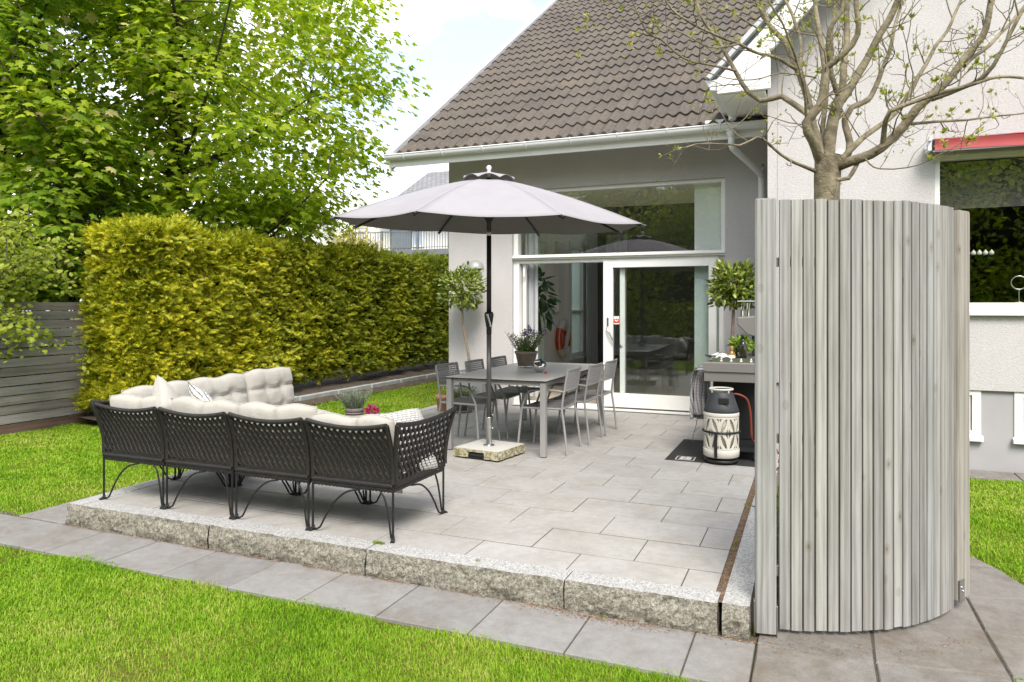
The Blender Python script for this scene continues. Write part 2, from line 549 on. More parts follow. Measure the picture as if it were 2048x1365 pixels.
def grass_mat():
    k = NT('grass_blade')
    isl = k.island()
    big = k.noise(k.coord(kind='Object'), 0.75, 4, 0.6)
    mid = k.noise(k.coord(kind='Object'), 5.5, 3, 0.6)
    bg_ = k.math('MULTIPLY_ADD', big, 0.85); bg_.node.inputs[2].default_value = -0.14
    f = k.math('ADD', k.math('MULTIPLY', isl, 0.42), k.math('ADD', bg_, k.math('MULTIPLY', mid, 0.42)))
    col = k.ramp(f, [(0.36, (0.080, 0.205, 0.007)), (0.56, (0.17, 0.34, 0.012)), (0.80, (0.285, 0.45, 0.022)), (1.0, (0.48, 0.48, 0.13))])
    k.set(color=col, rough=0.55, spec=0.25)
    tr = k.n('ShaderNodeBsdfTranslucent'); k.l(col, tr.inputs['Color'])
    mx = k.n('ShaderNodeMixShader'); mx.inputs[0].default_value = 0.35
    k.l(k.b.outputs[0], mx.inputs[1]); k.l(tr.outputs[0], mx.inputs[2]); k.l(mx.outputs[0], k.out.inputs['Surface'])
    return k.m
M['grass'] = grass_mat()

# ------------------------------------------------------------------ ground
mb = MB()
mb.grid(lambda u, v: (-160 + 320 * u, -120 + 320 * v, -0.17), 8, 8)
tag(mb.build('ground', M['turf']), kind='structure')

# terrace: base, slabs and granite edging
mb = MB(); mb.box(-4.97, -0.456, 3.78, 9.72, -0.17, -0.0032)
tag(mb.build('terrace_base', M['joint']), kind='structure')
M['fill'] = pm('joint_fill', (0.20, 0.135, 0.085), (0.085, 0.062, 0.042), 26, 0.95, bump=(80, 0.8, 0.01))
mb = MB(); mb.grid(lambda u, w: (-0.4555 + 0.044 * u, 3.70 + 4.6 * w, -0.006 + 0.006 * noise.noise(Vector((u * 3, w * 70, 0)))), 4, 200)
tag(mb.build('joint_fill', M['fill']), kind='structure')
mb = MB()
v = 3.69
row = 0
rs = random.Random(3)
while v < 9.7:
    v1 = v + 0.402
    off = -0.635 if row % 2 == 0 else -0.949
    a, b = max(v, 3.802) + 0.0056, min(v1, 9.70) - 0.0056
    x = off + 0.628 * 2
    while x > -5.0:
        x0, x1 = max(x - 0.628, -4.955), min(x, -0.455)
        if x1 - x0 > 0.03 and b - a > 0.03:
            dz = rs.uniform(-0.0015, 0.0015)
            mb.cbox(x0 + 0.003, x1 - 0.003, a, b, -0.030, 0.0 + dz, 0.0018)
        x -= 0.628
    v = v1; row += 1
tag(mb.build('terrace', M['paver']), kind='structure')


def rough_block(x0, x1, y0, y1, z0, z1, seed):
    """Granite kerb block: sawn top, split front (-y) and left/right ends."""
    b = MB(); W_ = x1 - x0; nx = max(4, int(W_ / 0.02)); nz = 9
    def off(x, z):
        p = Vector((x * 9 + seed, z * 9, seed * 1.7))
        return 0.016 * noise.noise(p) + 0.009 * noise.noise(p * 3.1) + 0.005 * noise.noise(p * 7)
    def front(u, w):
        x = x0 + W_ * u; z = z0 + (z1 - z0) * w
        e = min(1.0, 6 * (1 - w)) 
        return (x, y0 + off(x, z) * e - 0.010 * math.sin(math.pi * w) , z - (0.006 * noise.noise(Vector((x * 14, seed, 0))) if w == 1 else 0))
    b.grid(front, nx, nz, smooth=False)
    tf = [front(i / nx, 1) for i in range(nx + 1)]
    b.add(tf + [(p[0], y1, z1) for p in tf], [(i, i + 1, nx + 2 + i, nx + 1 + i) for i in range(nx)])
    b.box(x0 + 0.001, x1 - 0.001, y0 + 0.03, y1, z0, z1 - 0.004)
    def end(xx, s):
        def f(u, w):
            y = y0 + 0.002 + (y1 - y0 - 0.002) * u; z = z0 + (z1 - z0) * w
            return (xx + s * 0.4 * off(y, z) * min(1, 5 * (1 - w)), y, z - 0.001)
        return f
    b.grid(end(x0, 1), 5, nz, smooth=False, flip=True); b.grid(end(x1, 1), 5, nz, smooth=False)
    return b
xs = [-4.945, -3.70, -2.47, -1.218, -0.428]
names = ['long rough granite kerb block under the left end of the wicker sofa',
         'rough granite kerb block under the middle sofa sections',
         'granite kerb block with a moss tuft at its left joint, right of the sofa',
         'shorter rough granite kerb block ending at the debris filled corner gap']
for i in range(4):
    x0, x1 = xs[i] + 0.004, xs[i + 1] - 0.004
    o = rough_block(x0, x1, 3.655, 3.80, -0.165, 0.004 + 0.002 * (i % 2), i * 3.3 + 1).build('kerb_block', M['granite'])
    tag(origin_to(o, ((x0 + x1) / 2, 3.73, -0.165)), names[i], 'kerb block', 'granite blocks edging the terrace')
o = rough_block(-0.410, -0.283, 3.672, 4.79, -0.165, 0.006, 20).build('kerb_block', M['granite'])
tag(origin_to(o, (-0.35, 4.2, -0.165)), 'granite kerb block seen end on beside the slatted screen post', 'kerb block', 'granite blocks edging the terrace')
o = rough_block(-0.412, -0.285, 4.80, 8.28, -0.165, 0.004, 27).build('kerb_block', M['granite'])
tag(origin_to(o, (-0.35, 6.5, -0.165)), 'long granite kerb stone running back past the grill behind the screen', 'kerb block', 'granite blocks edging the terrace')
o = rough_block(-5.09, -4.953, 3.66, 9.70, -0.165, 0.003, 33).build('kerb_block', M['granite'])
tag(origin_to(o, (-5.02, 6.5, -0.165)), 'granite kerb stone at the left corner, running back along the lawn side', 'kerb block', 'granite blocks edging the terrace')

# garden path of concrete slabs
mb = MB()
def slab(x0, x1, y0, y1, z=-0.15, g=0.004, tilt=0.002):
    dz = rs.uniform(-tilt, tilt)
    mb.cbox(x0 + g, x1 - g, y0 + g, y1 - g, z - 0.05, z + dz, 0.004)
x = -0.07
edges = [-0.25, -0.535, -1.07, -1.57, -2.10, -2.61, -3.10, -3.62, -4.14, -4.66, -5.17, -5.68, -6.2, -6.75, -7.3, -7.8, -8.3, -8.8, -9.3]
for a, b in zip(edges[1:], edges): slab(a, b, 3.19, 3.648)
yy = [3.66, 4.15, 4.67, 5.18, 5.7, 6.2, 6.7, 7.2, 7.7, 8.2, 8.7, 9.2, 9.7, 10.2, 10.8, 11.4, 12, 12.6]
for a, b in zip(yy, yy[1:]): slab(-5.64, -5.105, a, b)
tag(mb.build('path', M['path_slab']), kind='structure')
mb = MB(); mb.box(-9.3, -0.25, 3.20, 3.72, -0.20, -0.158); mb.box(-5.63, -5.0, 3.73, 12.6, -0.20, -0.158)
mb.box(-0.245, 1.20, 3.20, 4.25, -0.2, -0.1585); mb.box(-0.245, 0.80, 4.251, 5.3, -0.2, -0.1585); mb.box(-0.245, 0.50, 5.301, 8.2, -0.2, -0.1585)
tag(mb.build('path_bed', M['joint']), kind='structure')

# irregular flagstones round the screen
mb = MB()
def flag(poly, z=-0.15):
    c = Vector((sum(p[0] for p in poly) / len(poly), sum(p[1] for p in poly) / len(poly)))
    out = []
    for i, p in enumerate(poly):
        q = poly[(i + 1) % len(poly)]
        for t in (0.0, 0.33, 0.66):
            w = Vector(p).lerp(Vector(q), t)
            d = (c - w).normalized()
            out.append(w + d * (0.007 + 0.004 * noise.noise(Vector((w.x * 11, w.y * 11, 3)))))
    n = len(out); dz = rs.uniform(-0.003, 0.002)
    top = [(p.x + (c - p).normalized().x * 0.006, p.y + (c - p).normalized().y * 0.006, z + dz) for p in out]
    mid = [(p.x, p.y, z + dz - 0.006) for p in out]; bot = [(p.x, p.y, z - 0.05) for p in out]
    f = [tuple(range(n))]
    for r in (0, n):
        for i in range(n): f.append((r + i, r + n + i, r + n + (i + 1) % n, r + (i + 1) % n))
    mb.add(top + mid + bot, f)
flag([(-0.25, 3.20), (0.262, 3.20), (0.262, 3.652), (-0.25, 3.645)])
flag([(0.262, 3.20), (0.80, 3.20), (0.80, 3.735), (0.262, 3.652)])
flag([(-0.25, 3.645), (0.262, 3.652), (0.275, 4.25), (-0.25, 4.25)])
flag([(0.262, 3.652), (0.80, 3.735), (0.79, 4.225), (0.785, 4.66), (0.275, 4.25)])
flag([(0.80, 3.735), (1.35, 3.80), (1.45, 4.25), (0.79, 4.225)])
flag([(0.79, 4.225), (1.45, 4.25), (1.20, 4.80), (0.785, 4.66)])
flag([(0.785, 4.66), (1.20, 4.80), (1.05, 5.25), (0.75, 5.22)])
flag([(0.40, 4.70), (0.785, 4.66), (0.75, 5.22), (1.05, 5.25), (0.8, 5.8), (0.40, 5.85)])
flag([(0.80, 3.20), (1.4, 3.20), (1.35, 3.80), (0.80, 3.735)])
tag(mb.build('flagstones', M['flag_slab']), kind='structure')

# strip of slabs along the foot of the house, soil bed and kerb under the hedge
mb = MB()
for i in range(10): slab(0.55 + i * 0.62, 1.17 + i * 0.62, 7.93, 8.30)
tag(mb.build('footpath', M['flag_slab']), kind='structure')
mb = MB()
def bedz(u, w):
    x = -9.3 + 1.48 * u; y = 6.72 + 12.2 * w
    return (x, y, -0.05 + 0.05 * noise.noise(Vector((x * 3, y * 3, 0))) - 0.03 * u)
mb.grid(bedz, 14, 90)
tag(mb.build('hedge_bed', M['soil']), kind='structure')
mb = MB()
yk = 6.6
while yk < 18.5:
    xk = -7.86 + (yk - 9) * 0.03
    mb.cbox(xk, xk + 0.09, yk, yk + 0.992, -0.2, -0.035 + rs.uniform(-.005, .005), 0.008); yk += 1.0
M['kerb'] = slab_mat('bed_kerb', (0.30, 0.32, 0.325), (0.40, 0.42, 0.425), 0.06, 60)
tag(mb.build('bed_kerb', M['kerb']), kind='structure')
mb = MB(); mb.grid(lambda u, w: (-7.80 + 0.03 * 12 * w + 0.20 * u, 6.5 + 12 * w, -0.095 - 0.06 * u + 0.012 * noise.noise(Vector((u * 3, w * 60, 1)))), 3, 80)
tag(mb.build('bare_soil', M['soil']), kind='structure')

# ------------------------------------------------------------------ grass blades
def in_poly(px, py, poly):
    c = np.zeros(len(px), bool); n = len(poly)
    for i in range(n):
        x0, y0 = poly[i]; x1, y1 = poly[(i + 1) % n]
        cond = ((y0 > py) != (y1 > py)) & (px < (x1 - x0) * (py - y0) / (y1 - y0 + 1e-12) + x0)
        c ^= cond
    return c

def wob(x, s=1.0): return 0.03 * np.sin(x * 4.1 * s) + 0.018 * np.sin(x * 11.3 * s + 1) + 0.012 * np.sin(x * 29 * s)

RIGHT_EDGE = [(0.55, 6.6), (0.74, 5.95), (0.90, 5.48), (1.13, 5.06), (1.40, 4.62), (1.75, 4.25), (3.2, 3.9), (3.2, 7.92), (0.55, 7.92)]
def lawns(x, y):
    front = (y < 3.205 + wob(x) - 0.03 * (x > -0.3))
    left = (x < -5.64 + 0.4 * wob(y)) & (y > 3.65 + 0.4 * wob(x)) & (x > -7.62 + (y - 9) * 0.03 + 0.5 * wob(y)) 
    left2 = (x <= -7.5) & (x > -9.33) & (y > 3.67) & (y < 6.85)
    right = in_poly(x, y, RIGHT_EDGE)
    corner = in_poly(x, y, [(0.72, 3.30), (0.785, 3.68), (0.90, 3.88), (1.15, 4.06), (2.2, 4.0), (2.2, 2.6), (0.7, 2.6)])
    return front | left | left2 | right | corner

def make_grass():
    allp = []
    for (x0, x1, y0, y1, dens) in ((-4.7, 0.1, 1.7, 3.3, 20000), (-9.4, -4.7, 1.7, 3.3, 4500), (-9.4, 3.2, -0.3, 1.7, 3200), (0.1, 3.2, 1.7, 3.3, 7000), (-9.4, -5.6, 3.0, 3.6, 10), (-9.4, -5.6, 3.6, 8.0, 6500), (-8.4, -5.6, 8.0, 15.0, 1700), (0.5, 3.2, 3.0, 8.0, 9000)):
        n = int((x1 - x0) * (y1 - y0) * dens)
        x = RNG.uniform(x0, x1, n); y = RNG.uniform(y0, y1, n)
        k = lawns(x, y)
        x, y = x[k], y[k]
        thin = np.sin(x * 2.3 + 1.0) * np.sin(y * 3.1) + 0.6 * np.sin(x * 6.1) * np.sin(y * 5.3 + 2) 
        bare = np.exp(-(((x + 2.80) / 0.22) ** 2 + ((y - 2.27) / 0.075) ** 2)) + 0.7 * np.exp(-(((x + 3.35) / 0.12) ** 2 + ((y - 2.62) / 0.07) ** 2))
        keep = (x > 0.45) | (RNG.random(len(x)) < (1 - 0.8 * np.clip(bare, 0, 1)) * np.clip(1.05 - 0.55 * np.clip(thin - 0.45, 0, 1), 0.3, 1))
        allp.append(np.stack([x[keep], y[keep]], 1))
    P = np.concatenate(allp); n = len(P)
    lump = 1 + 0.35 * np.sin(P[:, 0] * 7 + np.sin(P[:, 1] * 5)) * np.sin(P[:, 1] * 8 + 1)
    h = RNG.uniform(0.012, 0.031, n) * lump
    dist = np.hypot(P[:, 0], P[:, 1])
    w = RNG.uniform(0.0010, 0.0019, n) * np.clip(dist / 3.2, 1, 3.4)
    az = RNG.uniform(0, 2 * np.pi, n); lean = RNG.uniform(0.1, 1.1, n)
    d = np.stack([np.cos(az), np.sin(az)], 1); s = np.stack([-np.sin(az), np.cos(az)], 1)
    b = np.concatenate([P, np.full((n, 1), -0.17)], 1)
    def pt(f, k, wd):
        off = np.concatenate([d * (lean * k * h)[:, None], (f * h)[:, None]], 1)
        sd = np.concatenate([s * (w * wd)[:, None], np.zeros((n, 1))], 1)
        return b + off + sd, b + off - sd
    a0, a1 = pt(0, 0, 1); m0, m1 = pt(0.62, 0.3, 0.85)
    t = b + np.concatenate([d * (lean * h)[:, None], (0.95 * h)[:, None]], 1)
    V = np.stack([a0, a1, m0, m1, t], 1).reshape(-1, 3)
    T = np.array([(0, 1, 3), (0, 3, 2), (2, 3, 4)])[None] + (np.arange(n) * 5)[:, None, None]
    o = big_mesh('lawn_grass', V, T.reshape(-1, 3), M['grass'])
    tag(o, kind='stuff')
make_grass()

# reddish needle litter caught in the joints
def litter():
    n = 4200
    x = RNG.uniform(-5.1, -0.25, n); y = 3.652 - np.abs(RNG.normal(0, 0.012, n)) - 0.012
    k = RNG.random(n) < 0.45 + 0.45 * np.sin(x * 3.7) * np.sin(x * 9.1 + 1); x, y = x[k], y[k]; z = np.full(len(x), -0.146)
    n2 = 1600; y2 = RNG.uniform(3.68, 7.0, n2); x2 = -0.432 + RNG.normal(0, 0.011, n2)
    n3 = 500; x3 = RNG.normal(-1.0, 0.25, n3); y3 = 3.62 - np.abs(RNG.normal(0, 0.03, n3))
    n4 = 260; x4 = RNG.uniform(-0.25, 0.75, n4); y4 = 3.70 + 0.18 * (x4 + 0.1) + 0.55 * np.clip(x4 - .1, 0, 1) ** 2 + RNG.normal(0, 0.05, n4)
    X = np.concatenate([x, x2, x3, x4]); Y = np.concatenate([y, y2, y3, y4]); Z = np.concatenate([z, np.full(n2, 0.003), np.full(n3, -0.146), np.full(n4, -0.146)])
    N = len(X); az = RNG.uniform(0, 6.28, N)
    yd = np.stack([np.cos(az), np.sin(az), RNG.normal(0, 0.15, N)], 1)
    rot = frames(yd, np.tile([0, 0, 1.0], (N, 1)) + RNG.normal(0, .3, (N, 3)))
    mt = leafmat('needle_litter', [(0, (0.12, 0.058, 0.028)), (0.5, (0.25, 0.13, 0.062)), (1, (0.38, 0.25, 0.14))], 0.1)
    o = scatter('needle_litter', [(-.13, 0, 0), (.13, 0, 0), (0.1, 1, 0.1), (-.1, 1, .1)], [(0, 1, 2), (0, 2, 3)], np.stack([X, Y, Z], 1), rot, RNG.uniform(0.005, 0.014, N), mt)
    tag(o, kind='stuff')
litter()
# small moss tufts in the kerb joints
mt = leafmat('moss', [(0, (0.10, 0.16, 0.012)), (1, (0.26, 0.32, 0.03))], 0.3)
def moss(cx, cy, cz, r, n, sq=1.0):
    a = RNG.uniform(0, 6.28, n); rr = r * np.sqrt(RNG.random(n))
    return np.stack([cx + rr * np.cos(a), cy + sq * rr * np.sin(a), np.full(n, cz)], 1)
P = np.concatenate([moss(-2.46, 3.775, 0.004, 0.045, 260, 0.5), moss(-1.77, 3.74, 0.004, 0.015, 25), moss(-0.435, 5.55, 0.0, 0.03, 60, 2), moss(-0.432, 4.6, 0.0, 0.012, 80, 7), moss(-1.0, 3.63, -.148, 0.02, 30, .5)])
yd = rand_dirs(len(P)); yd[:, 2] = np.abs(yd[:, 2]) + 0.6
o = scatter('moss', [(-.1, 0, 0), (.1, 0, 0), (0, 1, 0)], [(0, 1, 2)], P, frames(yd, rand_dirs(len(P))), RNG.uniform(0.008, 0.02, len(P)), mt)
tag(o, kind='stuff')
# ------------------------------------------------------------------ the house
HL = 'pale rendered house with a brown tiled extension, sliding glass door and taller wing'
house = thing('house', HL, 'house', (-2.5, 9.73, 0))
VF = 9.73
P_ = math.tan(R(34.85))
def zr(y, off=0.0): return 3.64 + (y - 8.95) * P_ + off     # tile bed height of the extension roof

mb = MB()
mb.box(-5.09, -4.05, VF, VF + 0.3, -0.2, 3.98)
mb.box(-4.05, -1.05, VF, VF + 0.3, 3.135, 3.98)
mb.box(-1.05, -0.452, VF, VF + 0.3, -0.2, 3.98)
mb.box(-4.05, -1.05, VF + 0.02, VF + 0.3, -0.2, 0.0)
# left gable wall: two tall windows, plus an unseen third added for light
yw = [(12.25, 13.12), (14.70, 15.66), (10.12, 11.98)]
for a, b in ((VF + 0.3, 10.12), (11.98, 12.25), (13.12, 14.70), (15.66, 17.1)):
    mb.prism([(a, -0.2), (b, -0.2), (b, zr(b, -0.16)), (a, zr(a, -0.16))], -5.09, -4.79, 'x')
for a, b in yw:
    mb.box(-5.09, -4.79, a, b, -0.2, 0.34)
    mb.prism([(a, 2.75), (b, 2.75), (b, zr(b, -0.16)), (a, zr(a, -0.16))], -5.09, -4.79, 'x')
mb.box(-5.09, -0.452, 22.0, 22.3, -0.2, 4.7)
mb.prism([(17.1, -0.2), (22.0, -0.2), (22.0, 4.55), (17.1, 7.95)], -5.09, -4.79, 'x')
# taller wing: front wall in columns round the big window, side wall towards the terrace
V8 = 8.30
def gz(x): return 3.83 + (x + 0.92) - 0.13 if x < 3.2 else 3.83 + 4.12 - 0.13 - (x - 3.2)
mb.prism([(-0.45, 0.63), (1.133, 0.63), (1.133, gz(1.133)), (-0.45, gz(-0.45))], V8, V8 + 0.3, 'y')
mb.prism([(1.133, 2.965), (3.05, 2.965), (3.05, gz(3.05)), (1.133, gz(1.133))], V8, V8 + 0.3, 'y')
mb.box(1.133, 3.05, V8, V8 + 0.3, 0.63, 1.36)
mb.prism([(3.05, 0.63), (6.85, 0.63), (6.85, gz(6.85)), (3.2, gz(3.2)), (3.05, gz(3.05))], V8, V8 + 0.3, 'y')
mb.box(-0.45, -0.15, V8 + 0.3, VF, -0.2, 4.1)
mb.box(6.55, 6.85, V8 + 0.3, 17, -0.2, 4.1)
mb.build('wall', M['stucco'], house)
# drip groove / expansion joint on the wing's corner
mb = MB(); mb.box(-0.352, -0.346, V8 - 0.003, V8 + 0.001, 0.63, 4.2); mb.build('movement_joint', M['plinth'], house)
# plinth with basement windows
mb = MB()
pw = [(0.86, 1.53), (1.805, 2.47)]
pxs = [-0.45, 0.86, 1.53, 1.805, 2.47, 6.85]
for a, b in ((pxs[0], pxs[1]), (pxs[2], pxs[3]), (pxs[4], pxs[5])): mb.box(a, b, V8 + 0.035, V8 + 0.3, -0.2, 0.628)
for a, b in pw: mb.box(a, b, V8 + 0.035, V8 + 0.3, -0.2, 0.15)
mb.build('plinth', M['plinth'], house)
for i, (a, b) in enumerate(pw):
    y0 = V8 + 0.02
    mb = MB()
    fw = 0.075
    mb.box(a, a + fw, y0, y0 + 0.1, 0.15, 0.626); mb.box(b - fw, b, y0, y0 + 0.1, 0.15, 0.626)
    mb.box(a + fw, b - fw, y0, y0 + 0.1, 0.15, 0.15 + fw); mb.box(a + fw, b - fw, y0, y0 + 0.1, 0.626 - 0.05, 0.626)
    mb.box(a + fw + 0.012, a + fw + 0.055, y0 + 0.015, y0 + 0.08, 0.15 + fw, 0.576); mb.box(b - fw - 0.055, b - fw - 0.012, y0 + 0.015, y0 + 0.08, 0.15 + fw, 0.576)
    w = mb.build('basement_window', M['white_paint'], house, bevel=0.003)
    w['label'] = ['basement window with dark glass, nearest the screen', 'white boarded basement window'][i]
    if i == 0:
        mb = MB(); mb.box(a + fw, b - fw, y0 + 0.05, y0 + 0.056, 0.225, 0.576); mb.build('pane', M['glass'], w)
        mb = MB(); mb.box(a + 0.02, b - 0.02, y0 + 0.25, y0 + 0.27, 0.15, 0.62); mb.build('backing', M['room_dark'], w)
    else:
        mb = MB(); mb.box(a + fw + 0.055, b - fw - 0.055, y0 + 0.03, y0 + 0.06, 0.225, 0.576); mb.build('panel', M['white_paint'], w)
    mb = MB(); mb.prism([(y0 - 0.045, 0.13), (y0 - 0.045, 0.165), (y0 + 0.0, 0.185), (y0 - 0.002, 0.12)], a - 0.015, b + 0.015, 'x'); mb.build('sill', M['white_paint'], w, bevel=0.003)

# roof of the extension: concrete tiles, each a separate double-roll piece
mb = MB()
slope = Vector((0, math.cos(R(34.85)), math.sin(R(34.85)))); nrm = Vector((0, -slope.z, slope.y))
base0 = Vector((0, 8.93, zr(8.93)))
NC = 22; step = 8.98 / NC; tw = 0.30
rt = random.Random(11)
XL, XR = -5.525, 1.9
nt = int((XR - XL) / tw)
for c in range(NC):
    for t in range(nt):
        x0 = XL + t * tw
        if x0 > -0.2 and c < 4: continue
        jz = rt.uniform(-0.003, 0.003); js = rt.uniform(-0.005, 0.005)
        K = 12; rows = []
        for (s0, lift) in ((0.0, 0.040), (0.5, 0.028), (1.0, 0.012)):
            line = []
            for q in range(K + 1):
                u = q / K
                x = x0 + 0.0015 + (tw - 0.003) * u
                prof = 0.021 * (math.cos(2 * math.pi * (2 * u - 0.5)) + 0.12 * math.cos(4 * math.pi * (2 * u - 0.5)))
                p = base0 + slope * ((c + s0 * 1.13) * step + js) + nrm * (prof + lift + jz); p.x = x
                line.append(p)
            rows.append(line)
        low = [p - nrm * 0.028 + slope * 0.003 for p in rows[0]]
        vs = low + rows[0] + rows[1] + rows[2]
        n1 = K + 1
        mb.add(vs, [(i, i + 1, n1 + i + 1, n1 + i) for i in range(K)], False)
        mb.add(vs, [(r * n1 + i, r * n1 + i + 1, (r + 1) * n1 + i + 1, (r + 1) * n1 + i) for r in (1, 2) for i in range(K)], True)
roof = mb.build('roof', M['roof'], house)
mb = MB()   # boarding below the tiles and the far slope
mb.prism([(8.99, zr(8.99, -0.20)), (8.99, zr(8.99, -0.015)), (16.35, zr(16.35, -0.015)), (16.35, zr(16.35, -0.2))], -5.625, 1.9, 'x')
def zb(y, o): return zr(16.35, o) - (y - 16.35) * P_
for (xa, xb, q0, q1) in ((-5.625, 1.9, 16.351, 16.7), (-5.625, -4.75, 16.701, 21.2), (-0.5, 1.9, 16.701, 21.2), (-5.625, 1.9, 21.201, 23.5)):
    mb.prism([(q0, zb(q0, -0.2)), (q0, zb(q0, -0.015)), (q1, zb(q1, -0.015)), (q1, zb(q1, -0.2))], xa, xb, 'x')
mb.build('roof_boarding', M['white_paint'], roof)
mb = MB(); mb.prism([(16.7, zb(16.7, -0.10)), (16.7, zb(16.7, -0.094)), (21.2, zb(21.2, -0.094)), (21.2, zb(21.2, -0.10))], -4.749, -0.501, 'x'); mb.build('added_roof_window', M['glass'], house)  # unseen opening added in the far slope to let daylight into the room
mb = MB()   # ridge caps
yr, zz = 16.36, zr(16.36) + 0.05
x = -5.66
while x < 1.9:
    mb.tube([(x, yr, zz - 0.02), (x + 0.40, yr, zz + 0.012)], [0.125, 0.115], 10); x += 0.37
mb.build('ridge_tile', M['roof'], roof)
# metal verge flashing and barge board on the left gable
mb = MB()
def rp(y, dz): return (y, zr(y, dz))
mb.prism([rp(8.86, -0.03), rp(8.86, 0.085), rp(16.4, 0.085), rp(16.4, -0.03)], -5.665, -5.528, 'x')
mb.build('verge_flashing', M['grey_metal'], roof, bevel=0.004)
mb = MB(); mb.prism([rp(8.95, -0.26), rp(8.95, -0.032), rp(16.4, -0.032), rp(16.4, -0.26)], -5.655, -5.63, 'x'); mb.build('barge_board', M['white_paint'], roof)
mb = MB(); mb.box(-5.628, -0.50, 8.962, 8.988, 3.455, 3.60); mb.build('fascia', M['white_paint'], house, bevel=0.002)
# gutter: open half-round channel
mb = MB()
gy, gzc, gr = 8.885, 3.605, 0.066
def gut(r):
    def f(u, w):
        a = math.pi * (1 + u)
        return (-5.66 + 5.17 * w, gy + r * math.cos(a), gzc - 0.006 * w + r * math.sin(a))
    return f
mb.grid(gut(gr), 10, 2); mb.grid(gut(gr - 0.004), 10, 2, flip=True)
for xx in (-5.66, -0.49): mb.lathe([(1e-4, 0), (gr, 0)], 20, M=Matrix.Translation((xx, gy, gzc)) @ Matrix.Rotation(math.pi / 2, 4, 'Y'))
mb.tube([(-5.66, gy - gr, gzc + 0.004), (-0.49, gy - gr, gzc - 0.002)], 0.0085, 8)
gutter = mb.build('gutter', M['white_metal'], house)
x = -5.35
while x < -0.9:
    mb = MB(); mb.tube([(x, gy + gr * 1.05 * math.cos(a), gzc + gr * 1.06 * math.sin(a)) for a in [math.pi * (0.98 + 0.75 * i / 10) for i in range(11)]], 0.0075, 6)
    mb.box(x - 0.012, x + 0.012, gy - gr - 0.012, gy - gr + 0.01, gzc - 0.01, gzc + 0.012); mb.build('bracket', M['white_metal'], gutter); x += 0.62
# downpipe in the corner
mb = MB()
mb.lathe([(0.036, -0.02), (0.04, 0.03), (0.062, 0.075), (0.066, 0.10)], 20, (-0.887, gy, 3.44))
path = [(-0.887, gy, 3.45), (-0.887, gy, 3.36), (-0.875, gy + 0.03, 3.33), (-0.63, 9.52, 3.14), (-0.605, 9.62, 3.09), (-0.60, 9.65, 3.00), (-0.60, 9.65, 0.05)]
mb.tube(spline(path, 0.03), 0.038, 14)
for z in (2.72, 1.5): mb.lathe([(0.038, 0), (0.044, 0.004), (0.044, 0.03), (0.038, 0.034)], 16, (-0.60, 9.65, z))
mb.build('downpipe', M['white_metal'], house)

# roof of the wing (45 degree gable), barge boards, boxed eave
mb = MB()
for sgn in (1, -1):
    cx = 3.2
    pts = [(cx + sgn * (-4.14), 3.83), (cx, 3.83 + 4.14), (cx, 3.83 + 4.30), (cx + sgn * (-4.26), 3.87)]
    mb.prism(pts, 7.93, 17.0, 'y')
mb.build('wing_roof', M['dark_metal'], house)
mb = MB()
mb.prism([(-0.93, 3.85), (3.2, 7.98), (3.2, 7.68), (-0.44, 4.04), (-0.93, 3.72)], 7.86, 7.928, 'y')
mb.prism([(-0.44, 4.04), (-0.40, 4.08), (-0.40, 3.70), (-0.93, 3.70), (-0.93, 3.718)], 7.87, 7.925, 'y')
mb.prism([(7.33, 3.85), (3.2, 7.98), (3.2, 7.68), (7.33, 3.60)], 7.86, 7.928, 'y')
mb.box(-0.92, -0.455, 7.93, 9.2, 3.69, 3.72)
mb.build('barge_board', M['white_paint'], house, bevel=0.004)
mb = MB(); mb.prism([(-1.0, 3.86), (3.2, 8.06), (3.2, 8.12), (-1.04, 3.885)], 7.84, 7.93, 'y'); mb.build('verge_flashing', M['grey_metal'], house)
# wing gutter seen end on, its short downpipe emptying into the lower gutter
mb = MB()
mb.prism([(-1.06, 3.86), (-0.93, 3.86), (-0.93, 3.74), (-1.0, 3.75)], 7.9, 9.6, 'y')
mb.lathe([(0.052, 0), (0.05, -0.06), (0.043, -0.18)], 16, (-0.87, 8.86, 3.83))
mb.build('wing_gutter', M['white_metal'], house, bevel=0.004)
mb = MB(); mb.box(-1.20, -0.865, 8.925, 8.945, 3.60, 3.69); mb.build('splash_plate', M['white_metal'], gutter, bevel=0.01)

# ------------------------------------------------------------------ glazing of the extension
z0, z1, zt = 0.0, 3.135, 2.09
yF = VF + 0.06
mb = MB()
mb.box(-4.05, -3.985, yF, yF + 0.14, 2.19, z1); mb.box(-1.105, -1.05, yF, yF + 0.14, 2.19, z1); mb.box(-3.985, -1.105, yF, yF + 0.14, z1 - 0.05, z1)
mb.box(-4.05, -1.05, yF - 0.035, yF + 0.14, 2.12, 2.19); mb.box(-4.05, -1.05, yF - 0.075, yF - 0.036, 2.145, 2.165)
win = mb.build('upper_window', M['white_paint'], house, bevel=0.003)
mb = MB(); mb.box(-3.985, -1.105, yF + 0.06, yF + 0.066, 2.19, z1 - 0.05); mb.build('pane', M['glass'], win)
mb = MB()
mb.box(-4.05, -3.965, yF, yF + 0.17, 0.03, 2.118); mb.box(-1.14, -1.05, yF + 0.05, yF + 0.17, 0.03, 2.118)
mb.box(-3.965, -1.14, yF + 0.01, yF + 0.17, 2.07, 2.118)
mb.box(-4.05, -1.05, yF - 0.05, yF + 0.17, 0.004, 0.03); mb.box(-3.965, -1.14, yF + 0.10, yF + 0.16, 0.03, 0.06)
mb.box(-3.935, -3.89, yF + 0.07, yF + 0.13, 0.06, 2.07)
dframe = mb.build('door_frame', M['white_paint'], house, bevel=0.003)
